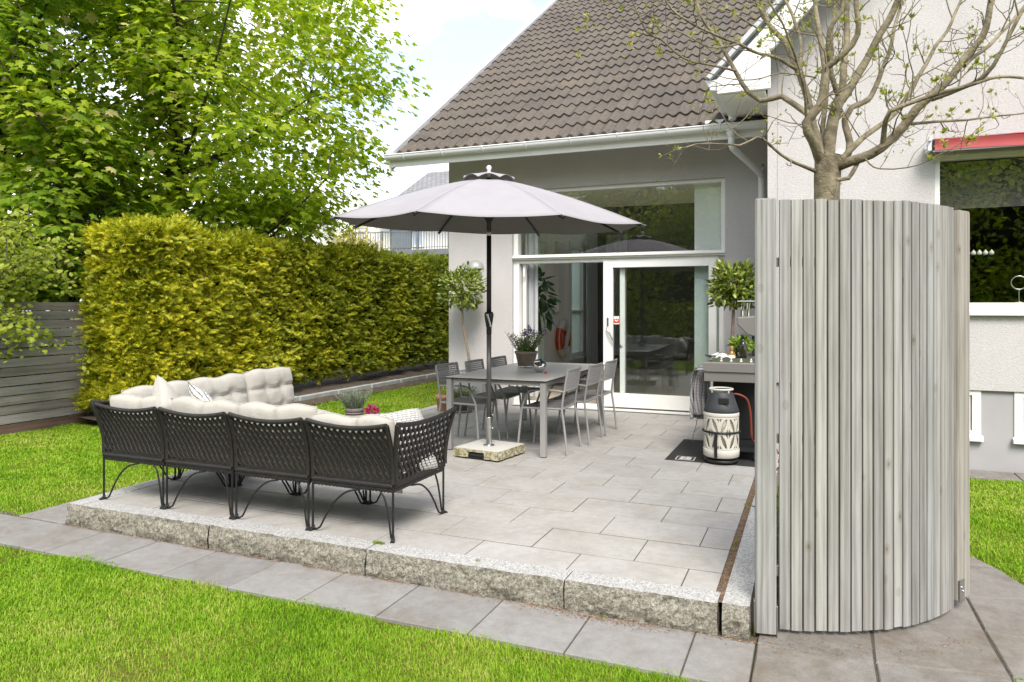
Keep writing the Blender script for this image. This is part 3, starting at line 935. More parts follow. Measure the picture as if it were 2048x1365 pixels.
mb = MB(); mb.box(-3.90, -3.87, yF - 0.006, yF + 0.02, 1.88, 2.0); mb.build('lock_plate', M['white_metal'], dframe)
a, b = -2.695, -1.165
mb = MB()
ya, yb = yF - 0.012, yF + 0.058
mb.box(a, a + 0.135, ya, yb, 0.055, 2.085); mb.box(b - 0.10, b, ya, yb, 0.055, 2.085)
mb.box(a + 0.135, b - 0.10, ya, yb, 1.985, 2.085); mb.box(a + 0.135, b - 0.10, ya, yb, 0.055, 0.245)
door = mb.build('sliding_door', M['white_paint'], house, bevel=0.004)
mb = MB(); mb.box(a + 0.135, b - 0.10, ya + 0.03, ya + 0.036, 0.245, 1.985); mb.build('pane', M['glass_low'], door)
M['steel'] = pm('brushed_steel', (0.62, 0.62, 0.62), (0.52, 0.52, 0.52), 3, 0.28, metal=1.0)
mb = MB()
mb.box(a + 0.055, a + 0.078, ya - 0.010, ya, 1.17, 1.29)
mb.tube([(a + 0.066, ya - 0.012, 1.16), (a + 0.068, ya - 0.05, 1.15), (a + 0.10, ya - 0.055, 1.08), (a + 0.165, ya - 0.05, 0.955)], 0.011, 8)
mb.lathe([(0.02, 0), (0.02, 0.012)], 12, M=Matrix.Translation((a + 0.235, yF + 0.07, 0.90)) @ Matrix.Rotation(math.pi / 2, 4, 'X'))
mb.build('handle', M['steel'], door)
M['red'] = pm('red_sticker', (0.60, 0.05, 0.035), (0.55, 0.045, 0.03), 8, 0.5)
mb = MB(); mb.box(a + 0.142, a + 0.222, ya + 0.026, ya + 0.0295, 1.20, 1.31); st = mb.build('sticker', M['white_paint'], door)
mb = MB(); mb.box(a + 0.146, a + 0.218, ya + 0.0245, ya + 0.0258, 1.215, 1.275); mb.build('sticker_field', M['red'], st)
mb = MB()
for sx, sz in ((-1, 0.7), (1, 0.7), (0, -0.3)): mb.ball((a + 0.182 + sx * 0.014, ya + 0.0235, 1.243 + sz * 0.014), 0.010, 10, 5)
mb.build('sticker_emblem', M['white_paint'], st)
# the fixed white mullion behind the sliding leaf
mb = MB(); mb.box(a + 0.215, a + 0.285, yF + 0.075, yF + 0.15, 0.06, 2.07); mb.build('mullion', M['white_paint'], dframe, bevel=0.003)
mb = MB()
mb.box(a + 0.285, -1.14, yF + 0.10, yF + 0.106, 0.06, 2.07)
mb.build('inner_pane', M['glass_low'], dframe)

# ------------------------------------------------------------------ inside the extension
mb = MB(); mb.box(-4.79, -0.46, VF + 0.31, 17.1, -0.15, -0.0)
tag(mb.build('room_floor', M['room_floor']), kind='structure')
mb = MB(); mb.box(-4.788, -0.46, VF + 0.302, 13.2, 3.30, 3.36)  # ends early so light from the added roof opening gets down
tag(mb.build('room_ceiling', M['room_wall']), kind='structure')
mb = MB()
for p, q in ((VF + 0.302, 10.12), (11.98, 12.25), (13.12, 14.70), (15.66, 16.45)): mb.box(-4.789, -4.775, p, q, 0.0, 3.299)
for p, q in yw: mb.box(-4.789, -4.775, p, q, 0.0, 0.34); mb.box(-4.789, -4.775, p, q, 2.75, 3.299)
tag(mb.build('room_wall', M['room_wall']), kind='structure')
mb = MB(); mb.box(-0.52, -0.47, VF + 0.31, 16.449, 0.0, 3.299)
tag(mb.build('room_wall', M['room_grey']), kind='structure')
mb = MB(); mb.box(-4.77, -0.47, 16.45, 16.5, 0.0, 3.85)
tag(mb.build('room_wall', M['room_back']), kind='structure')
k = NT('frosted_pane'); k.set(color=(0.66, 0.74, 0.72), rough=0.4)
t_ = k.n('ShaderNodeBsdfTranslucent'); t_.inputs['Color'].default_value = (0.80, 0.88, 0.86, 1); m_ = k.n('ShaderNodeMixShader'); m_.inputs[0].default_value = 0.75
k.l(k.b.outputs[0], m_.inputs[1]); k.l(t_.outputs[0], m_.inputs[2]); k.l(m_.outputs[0], k.out.inputs['Surface']); M['frost'] = k.m
for i, (p, q) in enumerate(yw):
    mb = MB()
    X0, X1 = -4.90, -4.76
    for zz0, zz1 in ((0.34, 0.42), (1.30, 1.35), (2.68, 2.75)): mb.box(X0, X1, p, q, zz0, zz1)
    for yy0, yy1 in ((p, p + 0.07), (q - 0.07, q)): mb.box(X0, X1, yy0, yy1, 0.42, 1.30); mb.box(X0, X1, yy0, yy1, 1.35, 2.68)
    mb.box(-4.774, -4.755, p - 0.08, p - 0.001, 0.26, 2.83); mb.box(-4.774, -4.755, q + 0.001, q + 0.08, 0.26, 2.83); mb.box(-4.775, -4.70, p - 0.1, q + 0.1, 0.29, 0.335)
    w = mb.build('side_window', M['white_paint'], house, bevel=0.003)
    mb = MB(); mb.box(-4.84, -4.835, p + 0.07, q - 0.07, 0.42, 2.68); mb.build('pane', M['frost'] if i < 2 else M['glass'], w)

def cloth(name, label, mat, p0, p1, z0, z1, waves, amp, group=None, cat='curtain', th=0.004):
    """Hanging pleated cloth between plan points p0 and p1."""
    a, b = Vector((*p0, 0)), Vector((*p1, 0)); d = (b - a); n = Vector((-d.y, d.x, 0)).normalized()
    m = MB()
    def f(off):
        def g(u, w):
            z = z0 + (z1 - z0) * w
            k = 1 - 0.25 * w
            p = a + d * u + n * (amp * k * math.sin(2 * math.pi * waves * u + 0.6 * math.sin(3 * u)) + off)
            return (p.x, p.y, z)
        return g
    m.grid(f(0), max(8, int(waves * 10)), 8); m.grid(f(th), max(8, int(waves * 10)), 8, flip=True)
    o = m.build(name, mat)
    return tag(origin_to(o, ((p0[0] + p1[0]) / 2, (p0[1] + p1[1]) / 2, z0)), label, cat, group)
def sheer(name, c, tr):
    k = NT(name); k.set(color=k.ramp(k.noise(k.coord((1, 1, .2)), 6, 3), [(0.3, tuple(x * .93 for x in c)), (0.7, c)]), rough=0.9, spec=0.1)
    t = k.n('ShaderNodeBsdfTranslucent'); t.inputs['Color'].default_value = (*c, 1)
    mx = k.n('ShaderNodeMixShader'); mx.inputs[0].default_value = tr
    k.l(k.b.outputs[0], mx.inputs[1]); k.l(t.outputs[0], mx.inputs[2]); k.l(mx.outputs[0], k.out.inputs['Surface'])
    return k.m
M['sheer'] = sheer('sheer_curtain', (0.72, 0.74, 0.76), 0.5)
M['panel_curtain'] = sheer('panel_curtain', (0.92, 0.945, 0.935), 0.12)
cloth('curtain', 'pale sheer curtain hanging beside the second tall side window', M['sheer'], (-4.66, 15.55), (-4.60, 16.15), 0.08, 3.1, 5, 0.035, 'sheer curtains in the room')
cloth('curtain', 'narrow sheer curtain at the dark far corner of the room', M['sheer'], (-4.45, 16.40), (-3.95, 16.38), 0.3, 3.1, 4, 0.03, 'sheer curtains in the room')
cloth('curtain', 'slim sheer curtain at the left edge behind the upper window', M['sheer'], (-3.98, 10.08), (-3.78, 10.08), 0.10, 3.1, 2, 0.02, 'sheer curtains in the room')
cloth('panel_curtain', 'flat white panel curtain behind the right part of the big glazing', M['panel_curtain'], (-1.475, 9.965), (-1.055, 9.965), 0.06, 3.1, 0.5, 0.004)
mb = MB(); mb.prism([(13.25, 3.31), (16.35, 3.31), (16.35, zr(16.35, -0.22)), (13.25, zr(13.25, -0.22))], -4.789, -4.775, 'x')  # walls of the unseen light well added below the roof opening
mb.prism([(13.25, 3.31), (16.35, 3.31), (16.35, zr(16.35, -0.22)), (13.25, zr(13.25, -0.22))], -0.50, -0.48, 'x')
tag(mb.build('room_wall', M['room_wall']), kind='structure')
# long narrow panel on the wall above the life ring
mb = MB(); mb.cbox(-4.775, -4.70, 13.72, 14.05, 1.33, 2.75, 0.01)
o = mb.build('wall_panel', M['white_paint']); tag(origin_to(o, (-4.74, 13.88, 1.33)), 'narrow white panel on the interior wall above the life ring', 'wall panel')
# life ring
ring = thing('life_ring', 'orange and white life ring hanging on the interior wall', 'life ring', (-4.73, 14.02, 0.78))
M['orange'] = pm('ring_orange', (0.62, 0.085, 0.02), (0.55, 0.07, 0.018), 5, 0.5)
M['ring_white'] = pm('ring_white', (0.72, 0.70, 0.66), (0.62, 0.60, 0.56), 5, 0.6)
def arc(c, r, a0, a1, n=16): return [(c[0], c[1] + r * math.cos(a0 + (a1 - a0) * i / n), c[2] + r * 1.12 * math.sin(a0 + (a1 - a0) * i / n)) for i in range(n + 1)]
C_ = (-4.70, 14.02, 0.78)
for k in range(4):
    m0 = MB(); m0.tube(arc(C_, 0.27, R(-38 + 90 * k), R(38 + 90 * k)), 0.07, 12); 
    m0.build('ring_section', M['orange'] if k % 2 == 0 else M['ring_white'], ring)
    m0 = MB(); m0.tube(arc(C_, 0.27, R(38 + 90 * k), R(52 + 90 * k), 4), 0.074, 12); m0.build('band', M['ring_white'], ring)
mb = MB(); mb.tube(spline([(C_[0] + 0.03, C_[1] + 0.36 * math.cos(R(a)), C_[2] + 0.40 * math.sin(R(a)) + 0.02 * math.sin(R(4 * a))) for a in range(0, 361, 20)], 0.03), 0.009, 6); mb.build('rope', M['ring_white'], ring)
mb = MB(); mb.tube([(C_[0] + 0.075, C_[1] + 0.12, C_[2] + 0.2), (C_[0] + 0.08, C_[1] + 0.0, C_[2] + 0.0), (C_[0] + 0.075, C_[1] - 0.08, C_[2] - 0.2)], [0.035, 0.05, 0.03], 8); mb.build('rope_bundle', M['ring_white'], ring)

# room of the wing behind its big window
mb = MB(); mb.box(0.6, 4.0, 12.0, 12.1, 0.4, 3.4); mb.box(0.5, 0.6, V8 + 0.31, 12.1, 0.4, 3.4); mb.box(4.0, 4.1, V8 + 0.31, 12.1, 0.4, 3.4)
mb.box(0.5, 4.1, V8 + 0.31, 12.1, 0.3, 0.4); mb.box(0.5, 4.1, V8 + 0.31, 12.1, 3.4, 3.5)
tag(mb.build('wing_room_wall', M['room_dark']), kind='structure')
mb = MB()
y0 = V8 + 0.05
mb.box(1.133, 1.178, y0 - 0.03, y0 + 0.1, 1.49, 2.965); mb.box(3.0, 3.05, y0 - 0.03, y0 + 0.1, 1.49, 2.965); mb.box(1.178, 3.0, y0, y0 + 0.1, 2.92, 2.965); mb.box(1.133, 3.05, y0 - 0.03, y0 + 0.1, 1.43, 1.49)
w = mb.build('picture_window', M['white_paint'], house, bevel=0.003)
mb = MB(); mb.box(1.178, 3.0, y0 + 0.05, y0 + 0.056, 1.49, 2.92); mb.build('pane', M['glass'], w)
mb = MB(); mb.prism([(V8 - 0.055, 1.365), (V8 - 0.055, 1.41), (V8 + 0.018, 1.429), (V8 + 0.018, 1.365)], 1.11, 3.08, 'x'); mb.build('sill', M['white_paint'], w, bevel=0.004)
k = NT('roller_blind'); k.set(color=k.ramp(k.noise(k.coord((2, 2, 40)), 4, 2), [(0.3, (0.10, 0.095, 0.085)), (0.7, (0.13, 0.125, 0.11))]), rough=0.9)
tb = k.n('ShaderNodeBsdfTransparent'); mx = k.n('ShaderNodeMixShader'); mx.inputs[0].default_value = 0.35
k.l(k.b.outputs[0], mx.inputs[1]); k.l(tb.outputs[0], mx.inputs[2]); k.l(mx.outputs[0], k.out.inputs['Surface'])
M['blind'] = k.m
mb = MB(); mb.box(1.18, 3.0, y0 + 0.12, y0 + 0.123, 2.44, 2.92); mb.build('roller_blind', M['blind'], w)
# red awning cassette
M['awning'] = pm('awning_red', (0.36, 0.055, 0.058), (0.31, 0.046, 0.05), 3, 0.75, bump=(90, 0.1, 0.002))
mb = MB()
mb.grid(lambda u, w: (1.10 + 2.2 * u, 8.22 - 0.16 * w - 0.0 , 3.115 - 0.02 * w - 0.018 * w * w + 0.006 * math.sin(9 * u) * w), 30, 6)
mb.grid(lambda u, w: (1.10 + 2.2 * u, 8.06 + 0.012 * math.sin(3 * w) , 3.075 - 0.105 * w + 0.004 * math.sin(13 * u)), 30, 4, flip=True)
aw = mb.build('awning', M['awning'], house)
mb = MB(); mb.box(1.08, 3.32, 8.16, 8.30, 3.0, 3.10); mb.box(1.08, 3.32, 8.065, 8.085, 2.955, 2.972); mb.build('cassette', M['dark_metal'], aw, bevel=0.004)
mb = MB(); mb.box(1.045, 1.078, 8.10, 8.30, 2.98, 3.08); mb.box(1.02, 1.044, 8.12, 8.18, 3.0, 3.05); mb.box(1.05, 1.075, 8.06, 8.10, 3.07, 3.12); mb.build('end_bracket', M['white_metal'], aw, bevel=0.003)
# ornaments on the inner sill
gs = thing('glass_screen', 'dark glass panel topped with pale pointed knobs inside the right window', 'ornament', (1.56, 8.62, 1.49))
M['smoke'] = glass('smoked_glass', tint=(0.42, 0.44, 0.42), base=0.05)
mb = MB(); mb.box(1.43, 1.70, 8.60, 8.606, 1.49, 1.975); mb.build('panel', M['smoke'], gs)
M['knob'] = pm('pale_ceramic', (0.62, 0.62, 0.52), (0.55, 0.55, 0.46), 6, 0.4)
for i in range(5):
    mb = MB(); cx = 1.465 + 0.052 * i
    mb.lathe([(1e-4, -0.003), (0.017, 0.0), (0.023, 0.014), (0.021, 0.028), (0.010, 0.042), (0.003, 0.052), (1e-4, 0.054)], 12, (cx, 8.603, 1.978)); mb.build('knob', M['knob'], gs)
rs_ = thing('ring_stand', 'thin silver ring on a short stem inside the right window', 'ornament', (1.90, 8.58, 1.49))
mb = MB(); mb.tube([(1.90 + 0.066 * math.cos(t), 8.58, 1.69 + 0.066 * math.sin(t)) for t in [i * math.pi / 16 for i in range(32)]], 0.005, 8, closed=True); mb.build('ring', M['steel'], rs_)
mb = MB(); mb.tube([(1.90, 8.58, 1.50), (1.90, 8.58, 1.622)], 0.005, 8); mb.lathe([(0.035, 0), (0.035, 0.01)], 14, (1.90, 8.58, 1.49)); mb.build('stem', M['steel'], rs_)
mb = MB(); mb.box(1.14, 3.05, V8 + 0.16, V8 + 0.42, 1.455, 1.488); mb.build('inner_sill', M['room_dark'], w)
# wall lamps
M['lamp_metal'] = pm('lamp_grey', (0.33, 0.335, 0.33), (0.29, 0.295, 0.29), 3, 0.45, metal=0.2)
M['opal'] = pm('opal_glass', (0.66, 0.70, 0.76), (0.62, 0.66, 0.72), 3, 0.25)
wl = thing('wall_lamp', 'grey half dome wall lamp on the pale pier beside the sliding door', 'wall lamp', (-4.64, 9.73, 1.98))
mb = MB()
def dome(u, w):
    a = math.pi * u; b = 0.5 * math.pi * w
    return (-4.64 + 0.135 * math.cos(a) * math.cos(b), 9.728 - 0.13 * math.sin(a) * math.cos(b), 2.005 + 0.135 * math.sin(b))
mb.grid(dome, 24, 10); mb.build('shade', M['lamp_metal'], wl)
mb = MB(); mb.grid(lambda u, w: (-4.64 + 0.105 * w * math.cos(math.pi * u), 9.727 - 0.10 * w * math.sin(math.pi * u), 2.0 - 0.035 * (1 - w * w)), 20, 5); mb.build('diffuser', M['dark_metal'], wl)
wl = thing('wall_lamp', 'small pale globe wall lamp behind the bare tree trunk', 'wall lamp', (0.266, 8.30, 3.0))
mb = MB(); mb.ball((0.266, 8.22, 3.0), 0.062, 18, 12, 1.25); mb.build('globe', M['opal'], wl)
mb = MB(); mb.lathe([(0.05, 0), (0.05, 0.03)], 14, M=Matrix.Translation((0.266, 8.30, 3.0)) @ Matrix.Rotation(math.pi / 2, 4, 'X')); mb.build('mount', M['white_metal'], wl)

# ------------------------------------------------------------------ neighbouring houses
M['far_white'] = pm('far_white_render', (0.74, 0.74, 0.72), (0.70, 0.70, 0.68), 0.6, 0.9)
M['far_tile'] = NT('far_tile').m
k = NT('far_roof'); br = k.n('ShaderNodeTexBrick'); br.inputs['Scale'].default_value = 3.2; br.inputs['Mortar Size'].default_value = 0.05
br.inputs['Color1'].default_value = (0.17, 0.17, 0.175, 1); br.inputs['Color2'].default_value = (0.22, 0.22, 0.225, 1); br.inputs['Mortar'].default_value = (0.06, 0.06, 0.065, 1)
br.inputs['Brick Width'].default_value = 0.8; br.inputs['Row Height'].default_value = 0.9
k.l(k.coord((1, 1.2, 1)), br.inputs['Vector']); k.set(color=br.outputs['Color'], rough=0.8); M['far_roof'] = k.m
M['far_red'] = pm('far_red_tile', (0.30, 0.10, 0.08), (0.24, 0.085, 0.07), 3, 0.9)
M['far_glass'] = pm('far_glass', (0.20, 0.25, 0.29), (0.13, 0.16, 0.18), 0.8, 0.1)
M['far_blue'] = pm('far_blue_board', (0.36, 0.50, 0.62), (0.32, 0.45, 0.57), 2, 0.7)
nh = thing('neighbour_house', 'white neighbouring house with a railed balcony above the hedge', 'house', (-14, 28, 0))
mb = MB(); mb.box(-18.75, -8, 28.0, 36.0, -0.2, 6.0); mb.box(-19.2, -18.752, 27.2, 27.9, -0.2, 6.3); mb.build('wall', M['far_white'], nh)
mb = MB(); mb.prism([(27.2, 5.55), (32.0, 8.15), (36.8, 5.55), (36.8, 5.4), (32, 8.0), (27.2, 5.4)], -17.9, -8, 'x'); nr = mb.build('roof', M['far_roof'], nh)
mb = MB(); mb.box(-18.75, -9, 26.3, 28.0, 3.55, 3.78); balc = mb.build('balcony', M['dark_metal'], nh)
mb = MB()
x = -18.7
while x < -10: mb.box(x - 0.012, x + 0.012, 26.34, 26.36, 3.79, 4.55); x += 0.125
mb.box(-18.75, -10, 26.32, 26.38, 4.55, 4.59); mb.box(-18.75, -10, 26.33, 26.37, 3.86, 3.88)
x = -18.75
while x < -10: mb.box(x - 0.03, x + 0.03, 26.32, 26.38, 3.79, 4.62); x += 1.75
mb.build('railing', M['dark_metal'], balc)
for (x0, x1, q0, q1, m) in ((-17.55, -16.55, 4.05, 5.3, 'far_glass'), (-16.35, -15.95, 4.1, 5.25, 'far_blue'), (-14.6, -13.6, 4.0, 5.3, 'far_glass')):
    mb = MB(); mb.box(x0 - 0.06, x0, 27.93, 28.0, q0, q1); mb.box(x1, x1 + 0.06, 27.93, 28.0, q0, q1); mb.box(x0, x1, 27.93, 28.0, q1, q1 + 0.06)
    mb.box(x0 - 0.06, x1 + 0.06, 27.93, 28.0, q0 - 0.06, q0); ww = mb.build('window', M['dark_metal' if m == 'far_glass' else 'white_paint'], nh)
    mb = MB(); mb.box(x0, x1, 27.96, 27.995, q0, q1); mb.build('pane', M[m], ww)
gh = thing('gabled_house', 'white gabled house beyond the hedge with pale barge boards', 'house', (-23, 29, 0))
mb = MB(); mb.prism([(-26.5, -0.2), (-20.0, -0.2), (-20.0, 4.35), (-22.3, 6.6), (-26.5, 4.35)], 28, 36, 'y'); mb.build('wall', M['far_white'], gh)
mb = MB(); mb.prism([(-19.5, 4.05), (-22.3, 6.85), (-26.9, 4.05), (-26.9, 4.25), (-22.3, 7.08), (-19.5, 4.3)], 27.4, 36.5, 'y'); mb.build('roof', M['white_metal'], gh)
mb = MB(); mb.box(-22.05, -21.2, 27.93, 27.998, 3.1, 4.0); ww = mb.build('window', M['dark_metal'], gh)
mb = MB(); mb.box(-21.98, -21.27, 27.90, 27.929, 3.1, 3.92); mb.build('pane', M['far_glass'], ww)
rh = thing('shed', 'small dark red tiled roof just above the hedge beside the yellow tree', 'shed', (-20.5, 30, 0))
mb = MB(); mb.box(-19.4, -17.8, 31, 34, -0.2, 2.9); mb.build('wall', M['far_white'], rh)
mb = MB(); mb.prism([(-19.9, 4.35), (-19.9, 4.5), (-17.6, 2.95), (-17.6, 2.8)], 30.5, 34.5, 'y'); mb.build('roof', M['far_red'], rh)
# ------------------------------------------------------------------ leaves
MAPLE_V = [(0, .30, 0)] + [(x, y, -0.30 * abs(x) - 0.16 * y * y) for x, y in
           [(0, 0), (.20, -.06), (.34, -.03), (.26, .13), (.52, .36), (.44, .42), (.33, .47), (.19, .50), (.23, .68), (.12, .74), (0, 1.0),
            (-.12, .74), (-.23, .68), (-.19, .50), (-.33, .47), (-.44, .42), (-.52, .36), (-.26, .13), (-.34, -.03), (-.20, -.06)]]
MAPLE_F = [(0, i, i + 1) for i in range(1, 20)] + [(0, 20, 1)]
OVAL_V = [(0, 0, 0), (.17, .22, -.05), (.24, .5, -.08), (.15, .8, -.10), (0, 1, -.12), (-.15, .8, -.10), (-.24, .5, -.08), (-.17, .22, -.05), (0, .5, 0)]
OVAL_F = [(8, i, (i + 1) % 8) for i in range(8)]
def spray():
    v = []; f = []
    def tri(bx, by, ang, L, w, z0=0.0):
        c, s = math.sin(ang), math.cos(ang); px, py = s, -c
        b = len(v)
        v.extend([(bx - px * w, by - py * w, z0), (bx + px * w, by + py * w, z0), (bx + c * L, by + s * L, z0 - 0.18 * L)])
        f.append((b, b + 1, b + 2))
    tri(0, 0, 0, 1.0, .028)
    for i, (y, L) in enumerate(((.06, .26), (.16, .36), (.27, .40), (.39, .38), (.51, .33), (.63, .27), (.75, .20), (.86, .12))):
        for sgn in (1, -1):
            yy = y + (0.05 if sgn > 0 else 0)
            tri(0, yy, sgn * R(38), L, .042, -0.05 * y)
    return v, f
SPRAY_V, SPRAY_F = spray()

M['bark'] = pm('bark', (0.085, 0.068, 0.052), (0.035, 0.028, 0.022), 9, 0.95, bump=(22, 1.0, 0.03), detail=8)
M['maple'] = leafmat('maple_leaf', [(0.0, (0.15, 0.235, 0.010)), (0.35, (0.265, 0.365, 0.014)), (0.7, (0.39, 0.475, 0.022)), (0.92, (0.52, 0.555, 0.06)), (1.0, (0.58, 0.50, 0.22))], 0.55, patch=(0.45, 0.7))
M['maple_b'] = leafmat('maple_leaf_dark', [(0.0, (0.105, 0.185, 0.010)), (0.5, (0.195, 0.295, 0.014)), (0.9, (0.32, 0.39, 0.03)), (1.0, (0.54, 0.46, 0.23))], 0.52, patch=(0.5, 0.7))


def limb_pts(a, b, bend, n=7):
    a, b = Vector(a), Vector(b); L = (b - a).length; out = []
    off = Vector((random.uniform(-1, 1), random.uniform(-1, 1), random.uniform(-.3, .3))) * bend * L
    for i in range(n + 1):
        t = i / n
        out.append(a.lerp(b, t) + off * math.sin(math.pi * t) + Vector((0, 0, -0.06 * L * math.sin(math.pi * t))))
    return out


def broad_tree(name, label, base, height, spread, crown_c, crown_r, n_cl, leaf, mat, seed, trunk_r=0.16, lean=(0, 0), group=None, per=(13, 24), lo=0.0, tmpl=(MAPLE_V, MAPLE_F), flat=0.55, holes=0.5, extra=()):
    random.seed(seed)
    global RNG
    RNG = np.random.default_rng(seed)
    t = thing(name, label, 'tree', base, 0, group)
    b = Vector(base); mb = MB()
    top = b + Vector((lean[0], lean[1], height))
    tr = limb_pts(b, top, 0.02, 14)
    mb.tube(tr, [trunk_r * (1.25 if i == 0 else 1) * (1 - 0.85 * i / 14) + 0.012 for i in range(15)], 10)
    cc = Vector(crown_c); cr = crown_r
    cl = []
    tries = 0
    while len(cl) < n_cl and tries < n_cl * 30:
        tries += 1
        d = Vector((random.gauss(0, 1), random.gauss(0, 1), random.gauss(0, 1))).normalized()
        rr = random.random() ** 0.42
        p = Vector((d.x * cr[0] * rr, d.y * cr[1] * rr, d.z * cr[2] * rr))
        edge = 1 + 0.28 * noise.noise(d * 2.1 + Vector((seed, 0, 0))) + 0.12 * noise.noise(d * 5.3 + Vector((0, seed, 0)))
        if rr > edge: continue
        q = cc + p
        if q.z < lo: continue
        h = noise.noise(q * 0.75 + Vector((seed * 1.3, 0, 0)))
        if h < 0.01 and random.random() < 0.92: continue
        cl.append(q)
    for ec, er, en in extra:      # low side branches
        for _ in range(en):
            d = Vector((random.gauss(0, 1), random.gauss(0, 1), random.gauss(0, 1))).normalized() * random.random() ** 0.4
            cl.append(Vector(ec) + Vector((d.x * er[0], d.y * er[1], d.z * er[2])))
    # limbs reach to a share of the clusters; twigs to the rest
    nodes = [(p, i) for i, p in enumerate(tr)]
    limbs = []
    order = sorted(cl, key=lambda p: random.random())
    for q in order[:34]:
        hz = max(0.12, min(0.92, ((q.z - b.z) - 0.25 * math.hypot(q.x - b.x, q.y - b.y)) / height))
        s = tr[int(hz * 14)]
        pts = limb_pts(s, q, 0.07, 8); r0 = trunk_r * 0.27 * (1 - 0.5 * hz)
        mb.tube(pts, [r0 * (1 - 0.9 * i / 8) + 0.006 for i in range(9)], 6); limbs += pts[2:]
    for q in order[34:34 + 200]:
        s = min(limbs, key=lambda p: (p - q).length_squared)
        if (s - q).length < 2.0: mb.tube(limb_pts(s, q, 0.1, 4), [0.016, 0.012, 0.009, 0.006, 0.004], 4, caps=False)
    mb.build('trunk', M['bark'], t)
    P = []; Yd = []; Nn = []; S = []
    for q in cl:
        k = random.randint(*per)
        rad = 0.5 * random.uniform(0.75, 1.25) * (leaf / 0.16)
        out = (q - cc); out.z *= 0.6; out = out.normalized() if out.length > 0.01 else Vector((0, 0, 1))
        for _ in range(k):
            a = random.uniform(0, 6.283); r_ = rad * math.sqrt(random.random())
            p = q + Vector((r_ * math.cos(a), r_ * math.sin(a), random.gauss(0, 0.13) - 0.22 * r_ * r_ / rad)) + out * 0.15
            P.append(p)
            Yd.append((math.cos(a) + out.x * 0.5 + random.gauss(0, .3), math.sin(a) + out.y * 0.5 + random.gauss(0, .3), -0.55 + random.gauss(0, 0.28)))
            Nn.append((out.x * 0.45 + random.gauss(0, .28), out.y * 0.45 + random.gauss(0, .28), flat + 0.45))
            S.append(leaf * random.uniform(0.65, 1.2))
    scatter('crown', tmpl[0], tmpl[1], np.array([tuple(p) for p in P]), frames(np.array(Yd), np.array(Nn)), np.array(S), mat, t, jitter=0.02)
    return t

G_T = 'trees beyond the hedge'
broad_tree('maple_tree', 'large bright green maple with dark trunk rising behind the golden hedge', (-11.22, 9.9, -0.2), 11.0, 4, (-10.85, 10.2, 6.3), (3.95, 4.3, 4.3), 1250, 0.145, M['maple'], 5, 0.20, (0.2, 0.2), G_T, lo=2.75, extra=(((-9.75, 10.8, 3.45), (1.4, 1.9, 0.85), 170), ((-12.2, 9.6, 3.6), (1.3, 1.4, 0.9), 90)))
broad_tree('maple_tree', 'darker green maple at the left edge beyond the grey fence', (-13.1, 8.2, -0.2), 11.0, 4, (-12.9, 7.9, 6.2), (3.2, 3.2, 4.2), 640, 0.17, M['maple_b'], 9, 0.16, (-0.3, 0.3), G_T, lo=1.9, per=(11, 20))
broad_tree('maple_tree', 'low dark maple filling the gap between fence and hedge', (-10.75, 7.75, -0.2), 4.2, 2, (-10.9, 7.6, 2.7), (1.35, 1.2, 1.9), 240, 0.16, M['maple_b'], 14, 0.09, (-.2, 0), G_T, lo=0.5)
M['shrub'] = leafmat('shrub_leaf', [(0, (0.16, 0.22, 0.014)), (0.5, (0.29, 0.35, 0.03)), (1, (0.44, 0.45, 0.09))], 0.5, patch=(0.8, 0.5))
def shrub():
    random.seed(21)
    t = thing('leafy_shrub', 'light green small leaved shrub arching over the top of the grey fence', 'shrub', (-10.0, 5.35, -0.2))
    b = Vector((-10.0, 5.35, -0.2)); mb = MB(); P = []; Y = []; N_ = []; S = []
    for i in range(120):
        a = random.uniform(0, 6.283); r_ = random.uniform(0.2, 1.25)
        tip = b + Vector((0.45 + r_ * math.cos(a) * 1.0, 0.1 + r_ * math.sin(a) * 1.05, random.uniform(1.5, 3.2) - 0.28 * r_ * r_))
        mid = b.lerp(tip, 0.6) + Vector((random.gauss(0, .08), random.gauss(0, .08), 0.45))
        end = tip + Vector((random.gauss(0.1, .15), random.gauss(0, .2), -random.uniform(0.1, 0.45)))
        pts = spline([b + Vector((random.gauss(0, .06), random.gauss(0, .06), 0)), mid, tip, end], 0.12)
        mb.tube(pts, [0.014 * (1 - 0.85 * k / len(pts)) + 0.0015 for k in range(len(pts))], 4, caps=False)
        for k in range(len(pts) // 3, len(pts)):
            for _ in range(8):
                P.append(pts[k] + Vector((random.gauss(0, .05), random.gauss(0, .05), random.gauss(0, .05))))
                Y.append((random.gauss(0, 1), random.gauss(0, 1), -0.5 + random.gauss(0, .4))); N_.append((0.45 + random.gauss(0, .4), -0.35 + random.gauss(0, .4), 0.7)); S.append(random.uniform(0.045, 0.085))
    mb.build('stem', M['bark'], t)
    v = [(x * 1.45, y, z) for x, y, z in OVAL_V]
    scatter('foliage', v, OVAL_F, np.array([tuple(p) for p in P]), frames(np.array(Y), np.array(N_)), np.array(S), M['shrub'], t)
shrub()

# yellow spring tree between the neighbouring houses
M['yellow_leaf'] = leafmat('yellow_leaf', [(0, (0.30, 0.24, 0.04)), (0.5, (0.42, 0.35, 0.07)), (1, (0.55, 0.48, 0.14))], 0.4)
broad_tree('spring_tree', 'small yellow tree in spring leaf between the two white houses', (-16.6, 23.7, -0.2), 4.8, 1, (-16.45, 23.7, 3.8), (1.0, 0.9, 1.5), 300, 0.12, M['yellow_leaf'], 31, 0.07, lo=2.0, per=(8, 12), tmpl=(OVAL_V, OVAL_F))

